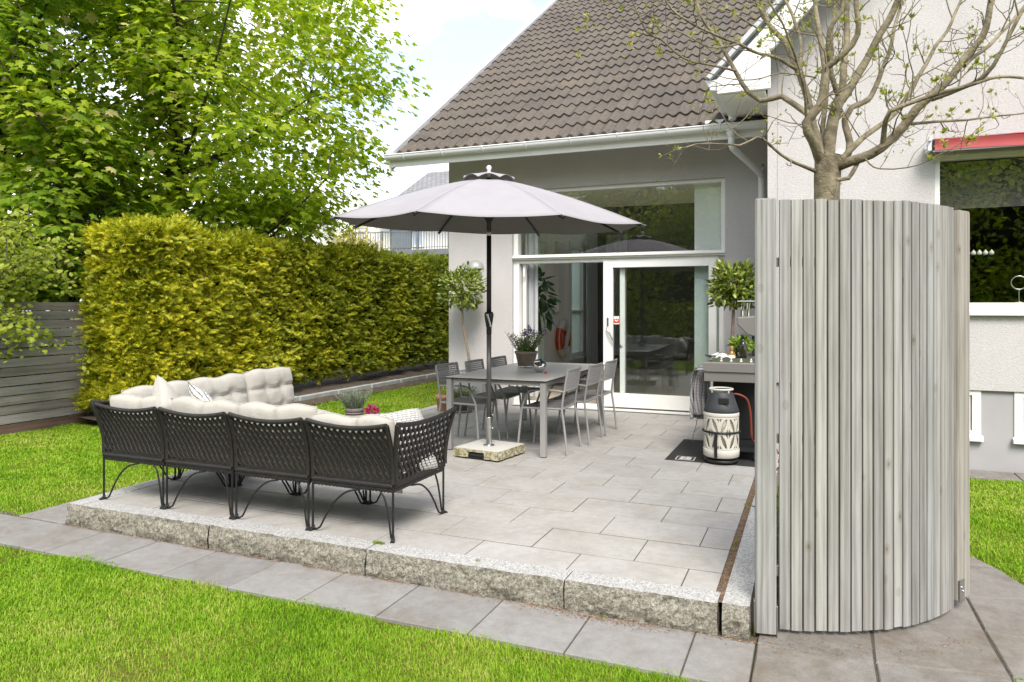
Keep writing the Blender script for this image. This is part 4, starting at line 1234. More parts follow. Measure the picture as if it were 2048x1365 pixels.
# ------------------------------------------------------------------ hedge
M['thuja'] = leafmat('thuja_spray', [(0.0, (0.055, 0.10, 0.012)), (0.22, (0.14, 0.195, 0.012)), (0.45, (0.24, 0.285, 0.014)), (0.72, (0.41, 0.405, 0.016)), (1.0, (0.64, 0.56, 0.03))], 0.32, rough=0.6, patch=(0.85, 0.9), end_shade=('Y', -5.1, 2.5, 0.17))
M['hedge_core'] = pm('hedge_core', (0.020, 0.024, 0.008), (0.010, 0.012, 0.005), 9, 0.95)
def hedge():
    global RNG
    RNG = np.random.default_rng(44)
    t = thing('hedge', 'tall clipped golden green conifer hedge along the left lawn', 'hedge', (-8.9, 12, -0.1))
    x0, x1, y0, y1, z0, z1 = -9.22, -8.30, 6.93, 18.2, 0.08, 2.56
    def surf(n, face):
        u, w = RNG.random(n), RNG.random(n)
        if face == 'front': p = np.stack([np.full(n, x1), y0 + (y1 - y0) * u ** 1.35, z0 + (z1 - z0) * w], 1); nn = np.tile([1.0, 0, 0], (n, 1))
        elif face == 'end': p = np.stack([x0 + (x1 - x0) * u, np.full(n, y0), z0 + (z1 - z0) * w], 1); nn = np.tile([0, -1.0, 0], (n, 1))
        else: p = np.stack([x0 + (x1 - x0) * u, y0 + (y1 - y0) * w ** 1.25, np.full(n, z1)], 1); nn = np.tile([0, 0, 1.0], (n, 1))
        return p, nn
    ps, ns = zip(*[surf(27000, 'front'), surf(8500, 'end'), surf(9000, 'top')])
    p = np.concatenate(ps); nn = np.concatenate(ns)
    # rounded corners, lumpy clipping, foot drawn in
    lump = 0.07 * np.sin(p[:, 1] * 2.1 + np.sin(p[:, 2] * 2)) * np.sin(p[:, 2] * 2.6 + 1) + 0.05 * np.sin(p[:, 1] * 5.3) * np.sin(p[:, 2] * 4.7 + p[:, 0] * 3)
    p = p + nn * lump[:, None]
    foot = np.clip((0.45 - p[:, 2]) / 0.45, 0, 1) ** 2
    p[:, 0] -= 0.28 * foot * (nn[:, 0] > 0.5)
    near = np.clip((y0 + 0.5 - p[:, 1]) / 0.5, 0, 1); p[:, 0] -= 0.24 * near ** 2 * (nn[:, 0] > .5)
    sh = np.clip((p[:, 2] - z1 + 0.30) / 0.30, 0, 1); p[:, 0] -= 0.16 * sh ** 2 * (nn[:, 0] > .5); p[:, 1] += 0.20 * sh ** 2 * (nn[:, 1] < -.5)
    ex = np.clip((p[:, 0] - x1 + 0.4) / 0.4, 0, 1); p[:, 1] += 0.22 * ex ** 2 * (nn[:, 1] < -.5); p[:, 2] -= 0.12 * ex ** 2 * (nn[:, 2] > .5)
    p[:, 2] += (0.05 * np.sin(p[:, 1] * 1.7) + 0.05 * np.sin(p[:, 1] * 4.1 + 1)) * (nn[:, 2] > .5)
    N = len(p)
    depth = RNG.random(N) ** 1.4 * 0.20 + 0.09 * (np.sin(p[:, 1] * 7.3 + 2 * np.sin(p[:, 2] * 5)) * np.sin(p[:, 2] * 9.1 + 3 * np.sin(p[:, 1] * 3.3)) > 0.55)
    p = p - nn * (depth - 0.02)[:, None]
    rd = rand_dirs(N)
    yd = nn * RNG.uniform(0.2, 0.8, (N, 1)) + rd * np.array([0.85, 0.85, 0.45]) + np.array([0, 0, 1.0]) * RNG.normal(0.10, 0.2, (N, 1))
    zn = rand_dirs(N) * 0.7 + nn * 0.35 + np.array([0, 0, 0.45])
    sc = RNG.uniform(0.085, 0.185, N) * np.clip(1.06 - (p[:, 1] - y0) * 0.012, 0.8, 1.06)
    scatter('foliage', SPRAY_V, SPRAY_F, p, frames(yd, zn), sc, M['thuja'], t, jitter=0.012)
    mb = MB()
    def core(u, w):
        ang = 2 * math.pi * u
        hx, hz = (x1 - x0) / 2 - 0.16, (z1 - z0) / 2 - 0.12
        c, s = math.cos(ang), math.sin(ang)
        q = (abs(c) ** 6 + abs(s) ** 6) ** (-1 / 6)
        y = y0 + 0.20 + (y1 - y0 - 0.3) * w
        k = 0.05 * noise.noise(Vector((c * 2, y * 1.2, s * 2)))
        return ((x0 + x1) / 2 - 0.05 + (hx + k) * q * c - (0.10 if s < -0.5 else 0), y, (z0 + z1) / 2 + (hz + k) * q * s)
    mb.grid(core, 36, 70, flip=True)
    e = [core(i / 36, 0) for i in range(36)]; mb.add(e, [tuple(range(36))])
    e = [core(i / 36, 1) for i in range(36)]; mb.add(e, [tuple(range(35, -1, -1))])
    mb.build('dark_core', M['hedge_core'], t)
hedge()

# tree line behind the camera, seen only as reflections in the glass
def treeline():
    global RNG
    RNG = np.random.default_rng(71)
    n = 90000
    c = np.stack([RNG.uniform(-17, 11, 90), RNG.uniform(-12.5, -9.0, 90), RNG.uniform(0.5, 7.2, 90)], 1)
    i = RNG.integers(0, 90, n)
    p = c[i] + RNG.normal(0, 0.8, (n, 3)); p[:, 2] = np.clip(p[:, 2], -0.1, 9)
    yd = rand_dirs(n); yd[:, 2] -= 0.3
    zn = rand_dirs(n) * 0.6 + np.array([0, 0.3, 0.8])
    p[:n // 3, 2] = RNG.uniform(-0.1, 1.6, n // 3)
    o = scatter('treeline', [(0, 0, 0), (.4, .45, -.1), (0, 1, -.2), (-.4, .45, -.1)], [(0, 1, 2), (0, 2, 3)], p, frames(yd, zn), RNG.uniform(0.11, 0.24, n), M['maple'])
    mb = MB(); mb.grid(lambda u, w: (-22 + 38 * u, -13.2 + 0.8 * noise.noise(Vector((u * 30, w * 8, 0))), -0.3 + (7.6 + 1.5 * noise.noise(Vector((u * 18, 0, 4)))) * w), 90, 20)
    mb.build('dark_core', M['hedge_core'], o)  # added dark sheet, blocks bright sky between the leaves in reflections
    tag(o, 'dense dark green belt of trees at the far side of the garden', 'trees', kind='stuff')
treeline()

# ------------------------------------------------------------------ bare tree inside the screen
M['smooth_bark'] = pm('smooth_bark', (0.275, 0.235, 0.155), (0.105, 0.085, 0.052), 11, 0.85, bump=(48, 1.0, 0.012), detail=8)
M['bud'] = leafmat('bud_leaf', [(0, (0.16, 0.20, 0.02)), (0.6, (0.30, 0.33, 0.04)), (1, (0.42, 0.36, 0.16))], 0.35)
def at(px, py, t):
    c, s = math.cos(YAW), math.sin(YAW); x = (px - 1024) / 1443; z = (610 - py) / 1443
    return Vector((t * (x * c - s), t * (x * s + c), 1.47 + t * z))
def bare_tree():
    random.seed(4)
    base = at(1650, 610, 4.14); base.z = -0.17
    t = thing('bare_tree', 'pollarded bare tree with swelling buds growing inside the slatted screen', 'tree', tuple(base))
    mb = MB(); tw = MB(); buds = []
    M['twig'] = pm('twig_bark', (0.21, 0.175, 0.115), (0.11, 0.088, 0.058), 12, 0.85)
    def limb(pts, r0, r1, mbx=mb, n=8):
        P = spline([at(*p) for p in pts], 0.05)
        k = len(P)
        rr = [0.72 * (r0 + (r1 - r0) * (i / (k - 1)) ** 0.7) * (1 + 0.06 * noise.noise(P[i] * 14)) for i in range(k)]
        P = [p + Vector((noise.noise(p * 6), noise.noise(p * 6 + Vector((9, 0, 0))), noise.noise(p * 6 + Vector((0, 9, 0))))) * 0.012 for p in P]
        mbx.tube(P, rr, n)
        return P, rr
    trunk = [base, at(1649, 800, 4.14), at(1651, 560, 4.14), at(1653, 420, 4.14), at(1654, 372, 4.14), at(1655, 340, 4.14), at(1656, 312, 4.14)]
    P = spline(trunk, 0.04); k = len(P)
    mb.tube(P, [0.058 + 0.02 * max(0, 1 - i / 8) - 0.010 * math.sin(math.pi * min(1, i / k)) + (0.016 if i > k - 9 else 0) + 0.004 * noise.noise(P[i] * 20) for i in range(k)], 14)
    T = 4.14
    L = []
    L.append(limb([(1646, 330, T), (1622, 283, T - .08), (1611, 246, T - .12), (1640, 212, T - .12), (1649, 172, T - .12), (1651, 135, T - .1)], 0.042, 0.030))
    L.append(limb([(1651, 137, T - .1), (1690, 108, T - .16), (1717, 70, T - .2), (1713, 0, T - .22), (1722, -70, T - .25)], 0.028, 0.016))
    L.append(limb([(1650, 140, T - .1), (1640, 90, T - .05), (1630, 0, T), (1622, -70, T)], 0.024, 0.014))
    L.append(limb([(1657, 318, T + .05), (1662, 262, T + .08), (1674, 215, T + .1), (1680, 195, T + .1)], 0.052, 0.044))
    L.append(limb([(1681, 200, T + .1), (1687, 130, T + .16), (1693, 60, T + .2), (1697, -60, T + .25)], 0.030, 0.020))
    L.append(limb([(1682, 202, T + .1), (1720, 145, T + .06), (1758, 75, T), (1795, 5, T - .05), (1825, -60, T - .1)], 0.036, 0.022))
    L.append(limb([(1679, 198, T + .1), (1663, 150, T + .06), (1657, 62, T + .02), (1683, 25, T), (1690, -50, T - .05)], 0.024, 0.013))
    L.append(limb([(1668, 338, T), (1702, 323, T - .1), (1760, 298, T - .18), (1815, 246, T - .22), (1834, 221, T - .25), (1895, 160, T - .3), (1932, 114, T - .32), (1963, 74, T - .34), (1985, -10, T - .36)], 0.046, 0.020))
    L.append(limb([(1862, 200, T - .27), (1923, 178, T - .4), (1969, 154, T - .5), (2006, 105, T - .55), (2050, 15, T - .6), (2080, -40, T - .6)], 0.020, 0.010))
    L.append(limb([(1763, 300, T - .17), (1772, 240, T - .28), (1780, 221, T - .32), (1846, 197, T - .4), (1938, 172, T - .48), (2000, 154, T - .5), (2060, 158, T - .5)], 0.022, 0.009))
    L.append(limb([(1929, 132, T - .3), (2000, 70, T - .2), (2060, 0, T - .15)], 0.018, 0.010))
    L.append(limb([(1822, 250, T - .2), (1908, 243, T - .1), (1969, 237, T), (2055, 224, T + .05)], 0.013, 0.006))
    L.append(limb([(1690, 330, T + .05), (1701, 285, T + .15), (1692, 240, T + .2), (1703, 214, T + .22), (1741, 197, T + .26), (1760, 154, T + .3), (1777, 112, T + .32), (1787, 65, T + .34), (1803, 0, T + .36)], 0.034, 0.013))
    L.append(limb([(1682, 320, T), (1735, 270, T + .1), (1800, 215, T + .2), (1850, 130, T + .3), (1905, 40, T + .4), (1935, -40, T + .45)], 0.028, 0.010))
    L.append(limb([(1720, 316, T - .08), (1700, 358, T - .15), (1676, 362, T - .12)], 0.014, 0.018))
    L.append(limb([(1632, 341, T), (1589, 326, T - .1), (1537, 286, T - .2), (1512, 274, T - .25), (1478, 292, T - .3), (1417, 286, T - .36), (1374, 296, T - .4)], 0.017, 0.004))
    L.append(limb([(1625, 236, T - .1), (1589, 209, T), (1565, 194, T + .05), (1522, 202, T + .1), (1497, 185, T + .14), (1475, 148, T + .18), (1457, 117, T + .2), (1442, 89, T + .22), (1417, 55, T + .25), (1398, 25, T + .26), (1390, -30, T + .28)], 0.028, 0.011))
    L.append(limb([(1645, 330, T + .04), (1625, 235, T + .1), (1608, 178, T + .16), (1589, 129, T + .2), (1568, 83, T + .24), (1540, 52, T + .28), (1515, 6, T + .3), (1500, -40, T + .3)], 0.038, 0.018))
    L.append(limb([(1590, 140, T + .18), (1549, 117, T + .1), (1506, 102, T), (1472, 86, T - .08), (1435, 71, T - .14), (1392, 55, T - .2), (1349, 22, T - .24), (1325, -10, T - .25)], 0.016, 0.007))
    L.append(limb([(1472, 140, T + .18), (1405, 129, T + .1), (1368, 117, T + .04), (1321, 77, T), (1294, 62, T - .05), (1262, 0, T - .1)], 0.012, 0.006))
    L.append(limb([(1322, 76, T), (1257, 58, T - .06), (1220, 31, T - .1)], 0.006, 0.003))
    L.append(limb([(1632, 154, T - .1), (1558, 148, T - .25), (1506, 160, T - .3), (1454, 157, T - .33), (1405, 141, T - .36), (1321, 101, T - .4)], 0.008, 0.003))
    L.append(limb([(1475, 89, T - .08), (1417, 95, T - .15), (1368, 71, T - .2), (1312, 40, T - .26), (1251, 12, T - .3)], 0.008, 0.003))
    L.append(limb([(1612, 240, T - .12), (1604, 150, T - .25), (1575, 70, T - .35), (1540, 5, T - .4), (1520, -30, T - .4)], 0.012, 0.006))
    L.append(limb([(1523, 62, T + .28), (1475, 34, T + .2), (1404, 4, T + .1)], 0.008, 0.004))
    L.append(limb([(1600, 150, T + .15), (1597, 60, T + .35), (1560, -20, T + .45)], 0.02, 0.012))
    L.append(limb([(1640, 318, T + .1), (1650, 230, T + .3), (1660, 130, T + .4), (1668, 0, T + .5)], 0.024, 0.014))
    # fine twigs with buds
    def twig(p, d, length, r, depth=0):
        n = 5; q = p.copy(); pts = [q.copy()]
        for i in range(n):
            d = (d + Vector((random.gauss(0, .22), random.gauss(0, .22), random.gauss(0.10, .20)))).normalized()
            q = q + d * length / n; pts.append(q.copy())
        tw.tube(pts, [r * (1 - 0.6 * i / n) for i in range(n + 1)], 5, caps=False)
        buds.append((pts[-1], d, random.random()))
        if depth < 2:
            for i in range(1, n):
                if random.random() < 0.42:
                    s = d.cross(Vector((random.gauss(0, 1), random.gauss(0, 1), random.gauss(0, 1)))).normalized()
                    twig(pts[i], (d * 0.6 + s).normalized(), length * random.uniform(0.35, 0.65), r * 0.62, depth + 1)
    low = [(1723, 311, T - .12), (1760, 338, T - .3), (1815, 337, T - .42), (1861, 320, T - .5), (1932, 277, T - .6)]
    P, rr = limb(low, 0.007, 0.0035, tw, 6); buds.append((P[-1], (P[-1] - P[-3]).normalized(), 1.6)); buds.append((P[-4], Vector((0, 0, 1)), 1.5)); L.append((P, rr))
    for P, rr in L:
        n = len(P)
        for i in range(4, n, 2):
            if rr[i] < 0.036 and random.random() < 0.95:
                tdir = (P[i] - P[i - 2]).normalized()
                s = tdir.cross(Vector((random.gauss(0, 1), random.gauss(0, 1), random.gauss(0, 1)))).normalized()
                twig(P[i], (tdir * 0.5 + s * 0.9 + Vector((0, 0, 0.25))).normalized(), random.uniform(0.12, 0.42), min(0.0045, rr[i] * 0.5), 0)
        if rr[-1] < 0.007: twig(P[-1], (P[-1] - P[-3]).normalized(), 0.14, rr[-1] * 0.9, 1)
    mb.add(tw.v, tw.f, True, 1)
    mb.build('trunk', [M['smooth_bark'], M['twig']], t)
    Pn = []; Y = []; N_ = []; S = []
    for p, d, k in buds:
        n = 3 if k < 0.78 else (6 if k <= 1 else 12)
        for _ in range(n):
            v = (d * (1.1 if k < .62 else 0.6) + Vector((random.gauss(0, .5), random.gauss(0, .5), random.gauss(.15, .5))))
            Pn.append(tuple(p + v * 0.003)); Y.append(tuple(v)); N_.append((random.gauss(0, 1), random.gauss(0, 1), random.gauss(0.4, 1)))
            S.append(random.uniform(0.010, 0.018) if k < 0.78 else random.uniform(0.018, 0.034))
    scatter('bud', OVAL_V, OVAL_F, np.array(Pn), frames(np.array(Y), np.array(N_)), np.array(S), M['bud'], t)
bare_tree()

# ------------------------------------------------------------------ potted plants
M['terracotta'] = pm('terracotta', (0.56, 0.29, 0.18), (0.50, 0.25, 0.15), 4, 0.85, bump=(60, 0.2, 0.004))
M['old_terracotta'] = pm('old_terracotta', (0.33, 0.25, 0.185), (0.19, 0.155, 0.125), 9, 0.9, bump=(45, 0.3, 0.005), detail=8)
M['grey_pot'] = pm('grey_pot', (0.22, 0.19, 0.165), (0.165, 0.14, 0.125), 8, 0.9)
M['zinc'] = pm('zinc_planter', (0.36, 0.37, 0.37), (0.29, 0.30, 0.305), 3.5, 0.55, metal=0.2, detail=8)
M['bay'] = leafmat('bay_leaf', [(0, (0.07, 0.115, 0.014)), (0.5, (0.155, 0.21, 0.026)), (0.85, (0.27, 0.31, 0.05)), (1, (0.42, 0.42, 0.11))], 0.25, rough=0.35, spec=0.5)
M['bay_stem'] = pm('bay_stem', (0.26, 0.195, 0.14), (0.17, 0.13, 0.095), 14, 0.85, bump=(50, .5, .004))
def leaf_ball(c, r, n, leaf, mat, parent, name='crown', seed=1, tmpl=OVAL_V, shell=0.5, sz=0.9, up=0.2):
    g = np.random.default_rng(seed)
    d = g.normal(size=(n, 3)); d /= np.linalg.norm(d, axis=1, keepdims=True)
    ed = 1 + 0.16 * np.sin(d[:, 0] * 5 + seed) * np.sin(d[:, 2] * 4 + 1) + 0.1 * np.sin(d[:, 1] * 9) * np.sin(d[:, 0] * 7 + 2)
    rr = (shell + (1 - shell) * g.random(n) ** 0.6) * ed * r
    p = np.array(c) + d * rr[:, None] * np.array([1, 1, sz])
    y = d + g.normal(0, 0.55, (n, 3)) + np.array([0, 0, up]); z = d * 0.6 + g.normal(0, .45, (n, 3)) + np.array([0, 0, .8])
    return scatter(name, tmpl, OVAL_F, p, frames(y, z), g.uniform(0.7, 1.2, n) * leaf, mat, parent)
def bay(label, base, crown_c, r, seed, stem_pts, leaf=0.072):
    t = thing('bay_tree', label, 'potted tree', base, 0, 'standard bay trees on the terrace')
    mb = MB(); P = spline(stem_pts, 0.05); mb.tube(P, [0.021 - 0.006 * i / len(P) + 0.002 * noise.noise(p * 20) for i, p in enumerate(P)], 8)
    rr = random.Random(seed)
    for i in range(14):
        d = Vector((rr.gauss(0, 1), rr.gauss(0, 1), abs(rr.gauss(.4, .6)))).normalized(); s = P[-1]
        mb.tube(limb_pts(s, Vector(crown_c) + d * r * 0.75, 0.1, 4), [0.009, .007, .005, .004, .003], 5, caps=False)
    mb.build('trunk', M['bay_stem'], t)
    leaf_ball(crown_c, r, 1150, leaf, M['bay'], t, seed=seed, shell=0.25)
    return t
planter = thing('planter_box', 'grey zinc planter box against the pale pier behind the chairs', 'planter', (-4.50, 9.36, 0))
mb = MB(); mb.box(-4.76, -4.24, 9.10, 9.13, 0.0, 0.52); mb.box(-4.76, -4.24, 9.59, 9.62, 0, 0.52); mb.box(-4.76, -4.73, 9.13, 9.59, 0, 0.52); mb.box(-4.27, -4.24, 9.13, 9.59, 0, 0.52)
mb.build('box', M['zinc'], planter, bevel=0.004)
mb = MB(); mb.box(-4.729, -4.271, 9.131, 9.589, 0.1, 0.47); mb.build('soil', M['soil'], planter)
bay('ball shaped bay tree on a thin bent stem in front of the pale pier', (-4.55, 9.33, 0.47), (-4.63, 9.25, 1.71), 0.33, 3, [(-4.54, 9.33, 0.45), (-4.56, 9.32, 0.75), (-4.62, 9.28, 1.15), (-4.63, 9.26, 1.45), (-4.64, 9.25, 1.62)])
pl2 = thing('planter_pot', 'dark pot of the bay tree standing behind the gas grill', 'pot', (-0.90, 8.72, 0))
mb = MB(); mb.lathe([(0.13, 0), (0.17, 0.36), (0.18, 0.37), (0.18, 0.42), (0.165, 0.42), (0.16, 0.36), (1e-4, 0.36)], 24, (-0.90, 8.72, 0)); mb.build('pot', M['zinc'], pl2)
bay('bay tree with sunlit ball crown rising behind the gas grill', (-0.90, 8.72, 0.37), (-0.835, 8.63, 1.69), 0.275, 8, [(-0.90, 8.72, 0.35), (-0.88, 8.70, 0.8), (-0.85, 8.66, 1.2), (-0.835, 8.64, 1.55)], 0.08)

M['yel_leaf'] = leafmat('lime_leaf', [(0, (0.22, 0.27, 0.02)), (1, (0.42, 0.42, 0.05))], 0.35)
M['herb'] = leafmat('herb_leaf', [(0, (0.07, 0.12, 0.03)), (0.6, (0.15, 0.20, 0.06)), (1, (0.25, 0.28, 0.11))], 0.3)
M['lav'] = leafmat('lavender_leaf', [(0, (0.13, 0.17, 0.11)), (0.6, (0.22, 0.26, 0.19)), (1, (0.32, 0.35, 0.27))], 0.3)
M['lav_flower'] = leafmat('lavender_flower', [(0, (0.15, 0.10, 0.28)), (1, (0.32, 0.24, 0.48))], 0.3)
def pot(mb, c, r, h, rim=0.035):
    mb.lathe([(r * 0.70, 0), (r * 0.93, h - rim), (r, h - rim + 0.002), (r * 1.02, h - 0.004), (r * 1.0, h), (r * 0.88, h), (r * 0.86, h - 0.03), (1e-4, h - 0.03)], 28, c)
def stems(c, r, h, n, leaf, mat, parent, seed, name='foliage', spread=0.7, leaves=9, tmpl=None, narrow=0.6, tips=None):
    rr = random.Random(seed); mb = MB(); P = []; Y = []; N_ = []; S = []; T = []
    for i in range(n):
        a = rr.uniform(0, 6.283); q = r * math.sqrt(rr.random())
        p0 = Vector(c) + Vector((q * math.cos(a), q * math.sin(a), 0)); hh = h * rr.uniform(0.55, 1.1)
        d = Vector((math.cos(a) * spread * q / r + rr.gauss(0, .12), math.sin(a) * spread * q / r + rr.gauss(0, .12), 1))
        pts = [p0 + d * hh * k / 4 + Vector((d.x, d.y, 0)) * 0.25 * hh * (k / 4) ** 2 for k in range(5)]
        mb.tube(pts, [0.0022, .002, .0018, .0015, .001], 4, caps=False); T.append(pts[-1])
        for _ in range(leaves):
            u = rr.uniform(0.1, 1.0); k = min(3, int(u * 4)); p = pts[k].lerp(pts[k + 1], u * 4 - k)
            b = rr.uniform(0, 6.283)
            P.append(tuple(p)); Y.append((math.cos(b), math.sin(b), rr.uniform(0.2, 1.2))); N_.append((rr.gauss(0, 1), rr.gauss(0, 1), 1)); S.append(leaf * rr.uniform(.6, 1.2))
    mb.build('stem', mat, parent)
    v = [(x * narrow * 1.6, y, z) for x, y, z in (tmpl or OVAL_V)]
    scatter(name, v, OVAL_F, np.array(P), frames(np.array(Y), np.array(N_)), np.array(S), mat, parent)
    return T
t = thing('flower_pot', 'bright terracotta pot with lime green sprigs at the terrace edge', 'potted plant', (-4.72, 8.87, 0))
mb = MB(); pot(mb, (-4.72, 8.87, 0.0), 0.115, 0.225, 0.06); mb.build('pot', M['terracotta'], t)
stems((-4.72, 8.87, 0.20), 0.09, 0.13, 20, 0.028, M['yel_leaf'], t, 2, leaves=9)
t = thing('flower_pot', 'grey brown pot of silvery thyme beside the terracotta pot', 'potted plant', (-4.45, 8.87, 0))
mb = MB(); pot(mb, (-4.45, 8.87, 0.0), 0.14, 0.19, 0.045); mb.lathe([(0.12, 0.0), (0.15, 0.004), (0.16, 0.035), (0.15, 0.035), (0.13, 0.012)], 24, (-4.45, 8.87, 0)); mb.build('pot', M['grey_pot'], t)
stems((-4.45, 8.87, 0.17), 0.125, 0.17, 120, 0.024, M['herb'], t, 3, leaves=14, narrow=0.35)

# low planting behind the fence
def understory():
    global RNG
    RNG = np.random.default_rng(91)
    n = 9000
    p = np.stack([RNG.uniform(-11.8, -9.6, n), RNG.uniform(1.0, 7.4, n), RNG.uniform(-0.15, 1.25, n)], 1)
    yd = rand_dirs(n); o = scatter('undergrowth', OVAL_V, OVAL_F, p, frames(yd, rand_dirs(n) * .6 + np.array([0.3, 0, .7])), RNG.uniform(0.12, 0.24, n), M['maple_b'])
    tag(o, kind='stuff')
understory()
# ------------------------------------------------------------------ wicker sectional sofa
M['wicker'] = pm('dark_wicker', (0.022, 0.0185, 0.0175), (0.010, 0.0088, 0.0084), 55, 0.5, bump=(90, 0.25, 0.003), detail=3, spec=0.45)
M['iron'] = pm('wrought_iron', (0.024, 0.023, 0.024), (0.016, 0.0155, 0.016), 20, 0.5, metal=0.4)
def cream(name, c1, c2):
    k = NT(name); vec = k.coord()
    col = k.ramp(k.noise(vec, 5, 4), [(0.3, c2), (0.7, c1)])
    k.set(color=col, rough=0.9, spec=0.15)
    try: k.b.inputs['Sheen Weight'].default_value = 0.25
    except Exception: pass
    h = k.math('ADD', k.math('MULTIPLY', k.noise(vec, 320, 2), 0.25), k.noise(k.coord((1, 1, 2.2)), 16, 4, 0.6, 1.2))
    k.bump(h, 0.35, 0.012)
    return k.m
M['cream'] = cream('cream_canvas', (0.40, 0.38, 0.343), (0.35, 0.333, 0.30))
k = NT('patterned_canvas')
br = k.n('ShaderNodeTexBrick'); br.inputs['Scale'].default_value = 15; br.inputs['Mortar Size'].default_value = 0.03; br.offset = 0.5
br.inputs['Color1'].default_value = (0.52, 0.505, 0.475, 1); br.inputs['Color2'].default_value = (0.52, 0.505, 0.475, 1); br.inputs['Mortar'].default_value = (0.12, 0.12, 0.125, 1)
rt_ = k.n('ShaderNodeMapping'); rt_.inputs['Rotation'].default_value = (R(90), R(45), 0); k.l(k.coord(), rt_.inputs['Vector']); k.l(rt_.outputs[0], br.inputs['Vector'])
k.set(color=br.outputs['Color'], rough=0.9, spec=0.15); M['pattern'] = k.m

WM = 0.644
def flare(t, amt): return -amt * max(0.0, t) ** 1.6
def cane(surf, nu, nv, th=0.004):
    """Caned panel with round openings in staggered rows, plus raised diagonal strands."""
    mb = MB()
    oct_ = [(0.5 + 0.225 * math.cos(R(22.5 + 45 * i)), 0.5 + 0.225 * math.sin(R(22.5 + 45 * i))) for i in range(8)]
    sq = [(1, 0.5), (1, 1), (0.5, 1), (0, 1), (0, 0.5), (0, 0), (0.5, 0), (1, 0)]
    sq = [(1, 1), (0.5, 1), (0, 1), (0, 0.5), (0, 0), (0.5, 0), (1, 0), (1, 0.5)]
    for j in range(nv):
        for i in range(-1, nu):
            o = 0.5 if j % 2 else 0.0
            if j % 2 == 0 and i < 0: continue
            def mp(p):
                u = min(1.0, max(0.0, (i + o + p[0]) / nu)); w = (j + p[1]) / nv
                return surf(u, w)
            vs = [mp(p) for p in oct_] + [mp(p) for p in sq]
            mb.add(vs, [(q, 8 + (q + 0) % 8, 8 + (q + 1) % 8, (q + 1) % 8)[::-1] if False else (q, (q + 1) % 8, 8 + (q + 1) % 8, 8 + q) for q in range(8)])
    for j in range(nv):
        for i in range(nu):
            o = 0.5 if j % 2 else 0.0
            pts = []
            for s_ in (-0.36, -0.12, 0.12, 0.36):
                u = (i + o + s_ * 0.9) / nu; w = (j - s_ * 1.3 + 0.5 - 0.5) / nv
                if 0 < u < 1 and 0 < w < 1:
                    p = Vector(surf(u, w)); q = Vector(surf(min(1, u + .01), w)) - p; r_ = Vector(surf(u, min(1, w + .01))) - p
                    nn = q.cross(r_).normalized(); pts.append(p + nn * 0.0055 * (1 if abs(s_) < .2 else .4))
            if len(pts) == 4: mb.tube(pts, 0.0036, 5, caps=False)
    return mb

def back_surf(u, w):
    x = -WM / 2 + 0.02 + (WM - 0.04) * u
    zt = 0.692 + 0.034 * (2 * u - 1) ** 2
    z = 0.350 + (zt - 0.350) * w
    t = (z - 0.345) / 0.375
    return (x, flare(t, 0.070) + 0.012 * math.sin(math.pi * w) , z)
def side_surf(sgn, left=False):
    def f(u, w):
        y = 0.02 + 0.64 * u
        zt = 0.702 + 0.030 * (2 * u - 1) ** 2
        z = 0.350 + (zt - 0.350) * w; t = (z - 0.345) / 0.375
        y2 = y + flare(t, 0.070) * (1 - u) + 0.05 * max(0, t) ** 1.6 * u
        return (sgn * (WM / 2 - 0.006 - flare(t, 0.05) - 0.008 * math.sin(math.pi * w)), y2, z)
    return f

def leg_rod(x, y, ox, oy):
    mb = MB()
    mb.tube(spline([(x, y, 0.325), (x, y, 0.16), (x, y, 0.03), (x, y, 0.006)], 0.03), 0.0078, 8)
    d = Vector((ox, oy, 0)).normalized(); s = Vector((-d.y, d.x, 0))
    p = Vector((x, y, 0))
    mb.add([p - d * .014 + s * .010, p - d * .014 - s * .010, p + d * .030 - s * .015, p + d * .030 + s * .015,
            p - d * .010 + s * .007 + Vector((0, 0, .03)), p - d * .010 - s * .007 + Vector((0, 0, .03)), p + d * .030 - s * .012 + Vector((0, 0, .005)), p + d * .030 + s * .012 + Vector((0, 0, .005))],
           [(3, 2, 1, 0), (4, 5, 6, 7), (0, 1, 5, 4), (1, 2, 6, 5), (2, 3, 7, 6), (3, 0, 4, 7)])
    return mb
def arch(a, d, L):
    """Curved brace from a foot at a, along direction d, up to the rail after length L."""
    a = Vector(a); d = Vector(d)
    up = lambda f, z: a + d * (L * f) + Vector((0, 0, z))
    mb = MB(); mb.tube(spline([up(0.02, .020), up(.07, .007), up(.15, .022), up(.30, .115), (up(.48, .205)), up(.72, .272), up(1.0, .298)], 0.02), 0.0065, 7)
    return mb

